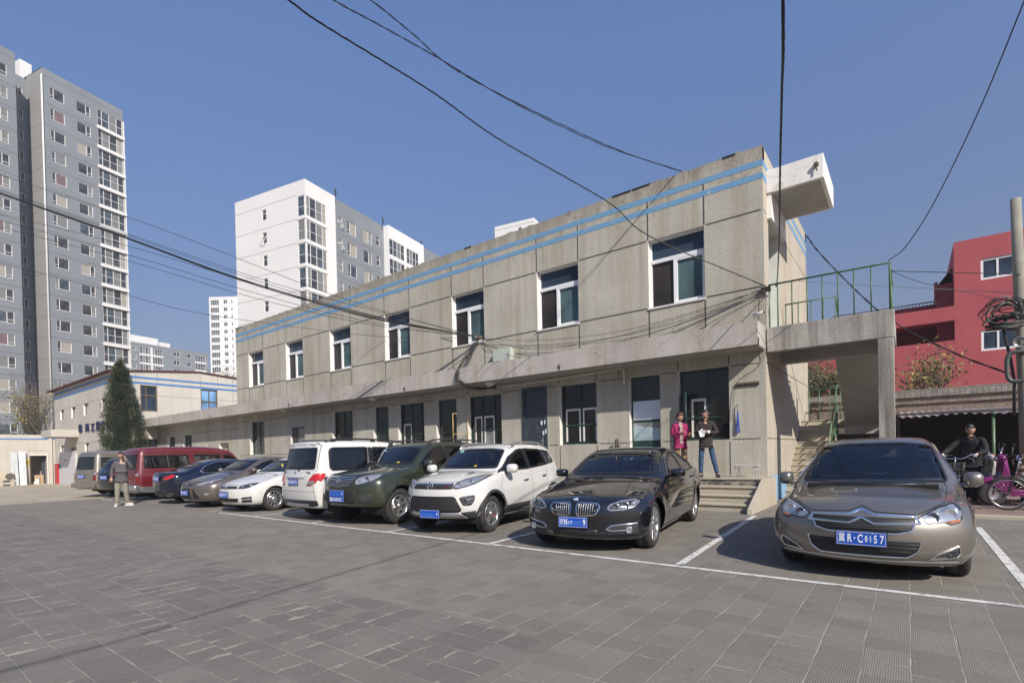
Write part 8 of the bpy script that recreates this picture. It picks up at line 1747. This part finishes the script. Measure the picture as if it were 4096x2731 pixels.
def person(label, loc, rz, H, J, cl, hair, head_turn=0, head_tilt=0, glasses=False, hands=None, sleeve=.0):
    """faces local -y; J joint dict at 1.70 m"""
    t = thing('person', label, 'person', loc, rz); k = H / 1.70
    base = dict(pel=(0, 0, .93), wa=(0, 0, 1.08), ch=(0, 0, 1.27), nk=(0, .01, 1.44), nk2=(0, -.005, 1.50), hl=(.095, 0, .90), hr=(-.095, 0, .90), kl=(.10, -.02, .50), kr=(-.10, -.02, .50), al=(.11, .03, .09), ar=(-.11, .03, .09),
                sl=(.155, .01, 1.385), sr=(-.155, .01, 1.385), el=(.23, .03, 1.12), er=(-.23, .03, 1.12), wl=(.24, -.04, .88), wr=(-.24, -.04, .88), fl=(.12, -.10, .04), fr=(-.12, -.10, .04)); base.update(J); J = {a: Vector(v) for a, v in base.items()}
    S = Matrix.Scale(k, 4)
    # body, one skinned surface
    names = ['pel', 'wa', 'ch', 'nk', 'nk2', 'hl', 'kl', 'al', 'hr', 'kr', 'ar', 'sl', 'el', 'wl', 'sr', 'er', 'wr', 'fl', 'fr']; rad = dict(pel=(.115, .095), wa=(.105, .085), ch=(.13, .095), nk=.055, nk2=.05, hl=.085, kl=.055, al=.038, hr=.085, kr=.055, ar=.038, sl=.06, el=.038, wl=.026, sr=.06, er=.038, wr=.026, fl=.035, fr=.035)
    ed = [('pel', 'wa'), ('wa', 'ch'), ('ch', 'nk'), ('nk', 'nk2'), ('pel', 'hl'), ('hl', 'kl'), ('kl', 'al'), ('al', 'fl'), ('pel', 'hr'), ('hr', 'kr'), ('kr', 'ar'), ('ar', 'fr'), ('ch', 'sl'), ('sl', 'el'), ('el', 'wl'), ('ch', 'sr'), ('sr', 'er'), ('er', 'wr')]
    vs, fs = skin_geo([J[n] for n in names], [(names.index(a), names.index(b_)) for a, b_ in ed], [rad[n] for n in names]); b = MB(); b.add([S @ v for v in vs], fs, M_skin, True)
    # head
    hc = J['nk2'] + Vector((0, -.01, .105)); RM = Matrix.Translation(hc) @ Matrix.Rotation(R(head_turn), 4, 'Z') @ Matrix.Rotation(R(head_tilt), 4, 'X')
    n1, n2 = 24, 20; hv = []; hf = []
    for i in range(n2 + 1):
        ph = math.pi * i / n2; z = -math.cos(ph); rr_ = math.sin(ph)
        for j in range(n1):
            a = 2 * math.pi * j / n1; x, y = rr_ * math.cos(a), rr_ * math.sin(a); X, Y, Z = x * .074, y * .092, z * .112
            if z < 0: X *= 1 - .32 * (-z) ** 1.5; Y = Y * (1 - .22 * (-z)) - .008 * (-z)
            if y < 0: Y *= .94
            f = max(0, -y)
            if abs(x) < .16 and -.38 < z < .12 and y < -.5: Y -= .020 * (1 - abs(x) / .16) * (1 - abs(z + .18) / .32) ** .8 * (1 if z < .0 else .5)   # nose
            for ex in (-.36, .36):
                d = math.hypot((x - ex) / .22, (z - .08) / .13)
                if y < 0 and d < 1: Y += .008 * (1 - d)
            if y < -.5 and abs(z + .55) < .06 and abs(x) < .25: Y -= .004
            if abs(z + .47) < .03 and y < -.5: Y += .003
            hv.append(Vector((X, Y, Z)))
    for i in range(n2):
        for j in range(n1): hf.append((i * n1 + j, i * n1 + (j + 1) % n1, (i + 1) * n1 + (j + 1) % n1, (i + 1) * n1 + j))
    b.add([S @ RM @ v for v in hv], hf, M_skin, True)
    for sx in (-1, 1): b.ell((sx * .074, .008, -.005), (.010, .020, .030), M_skin, 8, 6, S @ RM)
    for sx in (-1, 1):
        b.ell((sx * .028, -.080, .008), (.013, .007, .006), C_white, 8, 5, S @ RM); b.ell((sx * .028, -.085, .008), (.006, .004, .006), C_black, 8, 5, S @ RM); b.box((sx * .028 - .018, -.090, .024), (sx * .028 + .018, -.078, .030), M_hair, S @ RM)
    b.ell((0, -.078, -.052), (.022, .009, .006), mat('lips', (.35, .12, .10), .5) if 'lips' not in bpy.data.materials else bpy.data.materials['lips'], 8, 5, S @ RM)
    # hands: palm plus five fingers
    for sd, wn, en in ((1, 'wl', 'el'), (-1, 'wr', 'er')):
        cfg = (hands or {}).get(wn, {}); d = (J[wn] - J[en]).normalized() if 'd' not in cfg else Vector(cfg['d']).normalized(); nrm = Vector(cfg.get('n', (0, -1, 0))); nrm = (nrm - d * nrm.dot(d)).normalized(); sdv = d.cross(nrm) * sd; curl = cfg.get('curl', .5); skm = cfg.get('mat', M_skin)
        w_ = J[wn]; pv = [w_ - d * .02, w_ + d * .035, w_ + d * .085]; v2, f2 = skin_geo(pv, [(0, 1), (1, 2)], [(.022, .022), (.036, .018), (.036, .015)], 2); b.add([S @ v for v in v2], f2, skm, True)
        for q in range(4):
            off = sdv * (-.027 + .018 * q); L_ = (.068, .078, .072, .056)[q]; p0 = w_ + d * .075 + off; d1 = (d * math.cos(curl * .6) + nrm * math.sin(curl * .6)); d2 = (d * math.cos(curl * 1.7) + nrm * math.sin(curl * 1.7)); d3 = (d * math.cos(curl * 2.6) + nrm * math.sin(curl * 2.6))
            p1 = p0 + d1 * L_ * .45; p2 = p1 + d2 * L_ * .32; p3 = p2 + d3 * L_ * .25; v2, f2 = skin_geo([p0, p1, p2, p3], [(0, 1), (1, 2), (2, 3)], [.0095, .0085, .008, .0065], 1); b.add([S @ v for v in v2], f2, skm, True)
        p0 = w_ + d * .03 - sdv * .03; p1 = p0 + (d * .6 - sdv * .6 + nrm * .5).normalized() * .035; p2 = p1 + (d * .8 + nrm * .7).normalized() * .03; v2, f2 = skin_geo([p0, p1, p2], [(0, 1), (1, 2)], [.013, .011, .008], 1); b.add([S @ v for v in v2], f2, skm, True)
    b.build('body', t, fix=False)
    # clothing
    def garment(name, names_, ed_, rad_, mt, open_=None, bump=None):
        v2, f2 = skin_geo([J[n] if isinstance(n, str) else Vector(n) for n in names_], ed_, rad_, 2); q = MB()
        rc = random.Random(len(label)); v3 = []
        for v in v2: s1 = math.sin(v.z * 38 + v.x * 11) * math.sin(v.x * 23 + v.y * 17 + v.z * 9); v3.append(v + Vector((s1 * .004, math.cos(v.z * 31 + v.x * 19) * .004, 0)))
        q.add([S @ v for v in v3], f2, mt, True); return q.build(name, t, fix=False)
    top, bot, shoe = cl['top'], cl['bot'], cl['shoe']; hem = cl.get('hem', .80)
    hemv = J['pel'] * 1; hemv = Vector((J['pel'].x, J['pel'].y, hem)); fat = cl.get('fat', 1)
    pts = ['pel', 'wa', 'ch', 'nk', 'sl', 'el', 'wl', 'sr', 'er', 'wr', tuple(hemv)]; wlp = J['el'].lerp(J['wl'], .93); wrp = J['er'].lerp(J['wr'], .93); pts[6] = tuple(wlp); pts[9] = tuple(wrp)
    garment('jacket', pts, [(0, 1), (1, 2), (2, 3), (2, 4), (4, 5), (5, 6), (2, 7), (7, 8), (8, 9), (0, 10)], [(.158 * fat, .138), (.148 * fat, .125), (.145, .118), (.072, .068), .070, .058, .046, .070, .058, .046, (.168 * fat, .145)], top)
    q = MB(); c0 = J['nk'] * .55 + J['nk2'] * .45 + Vector((0, .002, -.012)); q.tube([S @ (c0 + Vector((.062 * math.cos(a), .062 * math.sin(a), .010 * math.sin(a)))) for a in np.linspace(-math.pi / 2 + .35, 1.5 * math.pi - .35, 18)], .024 * k, top, 8); q.build('collar', t)
    q = MB(); yz = [Vector((0, -.128 * 1.0, z)) for z in (1.34, 1.2, 1.05, .95)]
    lg = ['pel', 'hl', 'kl', tuple(J['al'] + Vector((0, 0, -.01))), 'hr', 'kr', tuple(J['ar'] + Vector((0, 0, -.01)))]; lr = cl.get('leg', 1)
    garment('trousers', lg, [(0, 1), (1, 2), (2, 3), (0, 4), (4, 5), (5, 6)], [(.10, .085), .084 * lr, .070 * lr, .058 * lr, .084 * lr, .070 * lr, .058 * lr], bot)
    for a, f in (('al', 'fl'), ('ar', 'fr')):
        q = MB(); d = (J[f] - J[a]); yaw = math.atan2(d.x, -d.y); Mt = S @ Matrix.Translation((J[a].x, J[a].y, max(J[a].z - .09, 0))) @ Matrix.Rotation(yaw, 4, 'Z')
        q.ell((0, -.07, .045), (.046, .135, .046), shoe, 14, 8, Mt); q.ell((0, .03, .065), (.042, .055, .05), shoe, 12, 8, Mt); q.prism([(-.040, .08), (.040, .08), (.047, -.08), (.035, -.19), (-.035, -.19), (-.047, -.08)], 0, .022, cl.get('sole', C_black), Mt); q.build('shoe', t)
    q = MB(); v3 = []; hs = hair.get('s', 1.0)
    for v in hv:
        n_ = v.normalized(); e = 1.0; f = (v.y / .09); up_ = v.z / .112
        keep = (up_ > .52 + .1 * math.sin(v.x * 90)) or (f > .05 and up_ > -.55 * hair.get('len', 1)) or (f > -.35 and up_ > .20)
        gr = (1.12 * hs + .035 * math.sin(v.x * 160 + v.y * 90) * math.sin(v.z * 130 + v.y * 60)) if keep else .90
        v3.append(Vector((v.x * gr, v.y * gr, v.z * (gr if v.z > 0 else 1) + .004)))
    q.add([S @ RM @ v for v in v3], hf, hair['m'], True)
    if hair.get('bun'): q.ell((0, .105, .0), (.035, .04, .035), hair['m'], 10, 8, S @ RM)
    q.build('hair', t, fix=False)
    if glasses:
        q = MB()
        for sx in (-1, 1): q.tube([S @ RM @ Vector((sx * .030 + .021 * math.cos(a), -.094, .004 + .015 * math.sin(a))) for a in np.linspace(0, 6.28, 14)], .0022, C_black, 4, False)
        q.tube([S @ RM @ Vector((-.009, -.096, .006)), S @ RM @ Vector((.009, -.096, .006))], .002, C_black, 4); q.build('glasses', t)
    return t, J, S, RM
cloth = lambda n, c: mat(n, c, .9, bump=.25, bscale=120, bdist=.003, var=.15, vscale=6)
# man telephoning on the left
tm, J, S, RM = person('man in a dark grey jacket and khaki trousers standing with a phone at his ear', (-19.15, 5.32, 0), R(70), 1.63,
    dict(er=(-.24, .02, 1.13), wr=(-.25, -.04, .90), el=(.30, -.10, 1.20), wl=(.13, -.13, 1.50), kr=(-.11, -.03, .50), ar=(-.13, .02, .09), fr=(-.15, -.11, .04), kl=(.10, .0, .50), al=(.14, .10, .09), fl=(.24, .02, .04)),
    dict(top=cloth('dark_grey_jacket', (.075, .072, .078)), bot=cloth('khaki_trousers', (.22, .205, .165)), shoe=mat('white_trainer', (.50, .46, .40), .7), sole=C_white, leg=1.12, hem=.80, fat=1.05), dict(m=M_hair), head_turn=12, head_tilt=10, glasses=True,
    hands={'wl': dict(n=(-1, .2, 0), curl=.9, d=(-.35, .1, 1))})
b = MB(); b.box((.085, -.10, 1.55), (.10, -.03, 1.68), C_black, S); tag(b.build('mobile_phone'), 'black mobile phone held at the ear of the man in the grey jacket', 'phone').location = (-19.15, 5.32, 0); bpy.data.objects['mobile_phone'].rotation_euler = (0, 0, R(70))
# woman in magenta
tw_, J, S, RM = person('woman in a magenta coat and striped jumper looking at a small notebook', (-4.52, 12.82, .66), R(35), 1.57,
    dict(er=(-.22, .0, 1.13), wr=(-.02, -.20, 1.20), el=(.24, -.02, 1.12), wl=(.14, -.24, 1.10), kr=(-.09, 0, .5), kl=(.10, -.02, .5)),
    dict(top=cloth('magenta_coat', (.26, .012, .085)), bot=cloth('tan_trousers', (.22, .14, .075)), shoe=mat('dark_shoe', (.02, .02, .025), .5), hem=.78, fat=1.12, leg=1.1), dict(m=M_hairb, s=1.20, len=1.2), head_turn=38, head_tilt=14,
    hands={'wr': dict(d=(.9, -.3, .3), n=(0, -.4, -1), curl=1.2), 'wl': dict(d=(.2, -.9, .2), n=(0, 0, 1), curl=.8)})
b = MB(); Ms = N('striped_jumper'); z_ = Ms.sep(Ms.tc)[2]; st_ = Ms.ramp(Ms.math('SINE', Ms.math('MULTIPLY', z_, 260.0)), .45, .55, (.42, .36, .34), (.10, .03, .05)); Ms = Ms.done(st_, .9)
b.prism([(-.04, -.146), (.035, -.146), (.04, -.10), (-.045, -.10)], .90, 1.36, Ms, S); b.prism([(-.052, -.065), (.052, -.065), (.055, .05), (-.055, .05)], 1.40, 1.475, Ms, S); b.build('striped_jumper', tw_)
b = MB(); Mt = S @ Matrix.Translation((.15, -.33, 1.14)) @ Matrix.Rotation(R(-30), 4, 'X'); b.box((-.06, -.05, 0), (.0, .05, .012), M_red, Mt); b.box((.0, -.05, .0), (.06, .05, .012), C_black, Mt @ Matrix.Rotation(R(-25), 4, 'Y')); o = b.build('notebook'); o.location = tw_.location; o.rotation_euler = tw_.rotation_euler; tag(o, 'small open notebook held by the woman in the magenta coat', 'notebook')
# woman in brown jacket and jeans
tw2, J, S, RM = person('woman in a dark brown jacket and blue jeans wiping something with a white cloth', (-3.86, 12.72, .66), R(12), 1.60,
    dict(pel=(.0, 0, .91), er=(-.25, -.04, 1.12), wr=(-.06, -.25, 1.19), el=(.27, -.02, 1.12), wl=(.06, -.26, 1.15), hr=(-.09, 0, .89), kr=(-.12, -.03, .48), ar=(-.14, .03, .09), fr=(-.20, -.10, .04), kl=(.17, -.02, .48), al=(.26, .03, .09), fl=(.30, -.11, .04)),
    dict(top=cloth('dark_brown_jacket', (.028, .022, .019)), bot=cloth('blue_jeans', (.030, .065, .13)), shoe=mat('navy_shoe', (.025, .03, .05), .6), hem=.80, fat=1.12, leg=.98), dict(m=M_hair, bun=True), head_turn=-62, head_tilt=10,
    hands={'wr': dict(d=(.8, -.5, 0), n=(0, -.2, -1), curl=1.0), 'wl': dict(d=(-.8, -.5, 0), n=(0, -.2, -1), curl=1.0)})
b = MB(); b.add([S @ Vector(v) for v in ((-.14, -.36, 1.19), (.02, -.37, 1.18), (.0, -.35, 1.04), (-.10, -.35, 1.02), (-.06, -.34, 1.1))], [(0, 1, 4), (1, 2, 4), (2, 3, 4), (3, 0, 4)], C_white); 
o = b.build('white_cloth', fix=False); o.location = tw2.location; o.rotation_euler = tw2.rotation_euler; tag(o, 'white cloth in the hands of the woman in jeans', 'cloth'); so_ = o.modifiers.new('s', 'SOLIDIFY'); so_.thickness = .006
for wn, en in (('wl', 'el'), ('wr', 'er')):
    b = MB(); p = J[en].lerp(J[wn], .86); q = J[en].lerp(J[wn], .99); b.tube([S @ p, S @ q], [.044, .036], C_white, 10); b.build('cuff', tw2)
# man with the bicycle
M_glove = mat('grey_glove', (.42, .40, .40), .9)
tm2, J, S, RM = person('man in black winter clothes and pale gloves holding a bicycle in front of the shed', (1.06, 14.62, .06), R(-12), 1.68,
    dict(pel=(0, .06, .93), wa=(0, .04, 1.08), ch=(0, -.02, 1.26), nk=(.0, -.07, 1.42), nk2=(0, -.10, 1.475), sl=(.18, -.03, 1.38), sr=(-.18, -.03, 1.38), hl=(.095, .06, .90), hr=(-.095, .06, .90), er=(-.36, -.18, 1.16), wr=(-.42, -.42, 1.06), el=(.26, -.16, 1.13), wl=(.13, -.42, 1.06)),
    dict(top=cloth('black_coat', (.010, .010, .012)), bot=cloth('black_trousers', (.008, .008, .010)), shoe=mat('worn_shoe', (.16, .12, .08), .7), hem=.78, fat=1.12, leg=1.15), dict(m=M_hair), head_turn=-8, head_tilt=24, glasses=True,
    hands={'wr': dict(mat=M_glove, curl=1.0, n=(0, 0, -1), d=(0, -1, -.1)), 'wl': dict(mat=M_glove, curl=1.0, n=(0, 0, -1), d=(0, -1, -.1))})
# ================================================================= city haze
hz = bpy.data.meshes.new('haze'); bm = bmesh.new(); bmesh.ops.create_cube(bm, size=1); bm.to_mesh(hz); bm.free()
ho_ = bpy.data.objects.new('haze', hz); COL.objects.link(ho_); ho_.scale = (802, 462, 82); ho_.location = (0, 170, 39.7); ho_['kind'] = 'stuff'
hm = bpy.data.materials.new('haze_air'); hm.use_nodes = True; hn = hm.node_tree; hn.nodes.remove(hn.nodes['Principled BSDF'])
pv = hn.nodes.new('ShaderNodeVolumePrincipled'); pv.inputs['Density'].default_value = 0.0008; pv.inputs['Color'].default_value = (.78, .84, .95, 1); pv.inputs['Anisotropy'].default_value = .3
hn.links.new(pv.outputs[0], hn.nodes['Material Output'].inputs['Volume']); hz.materials.append(hm); SC.cycles.volume_bounces = 1
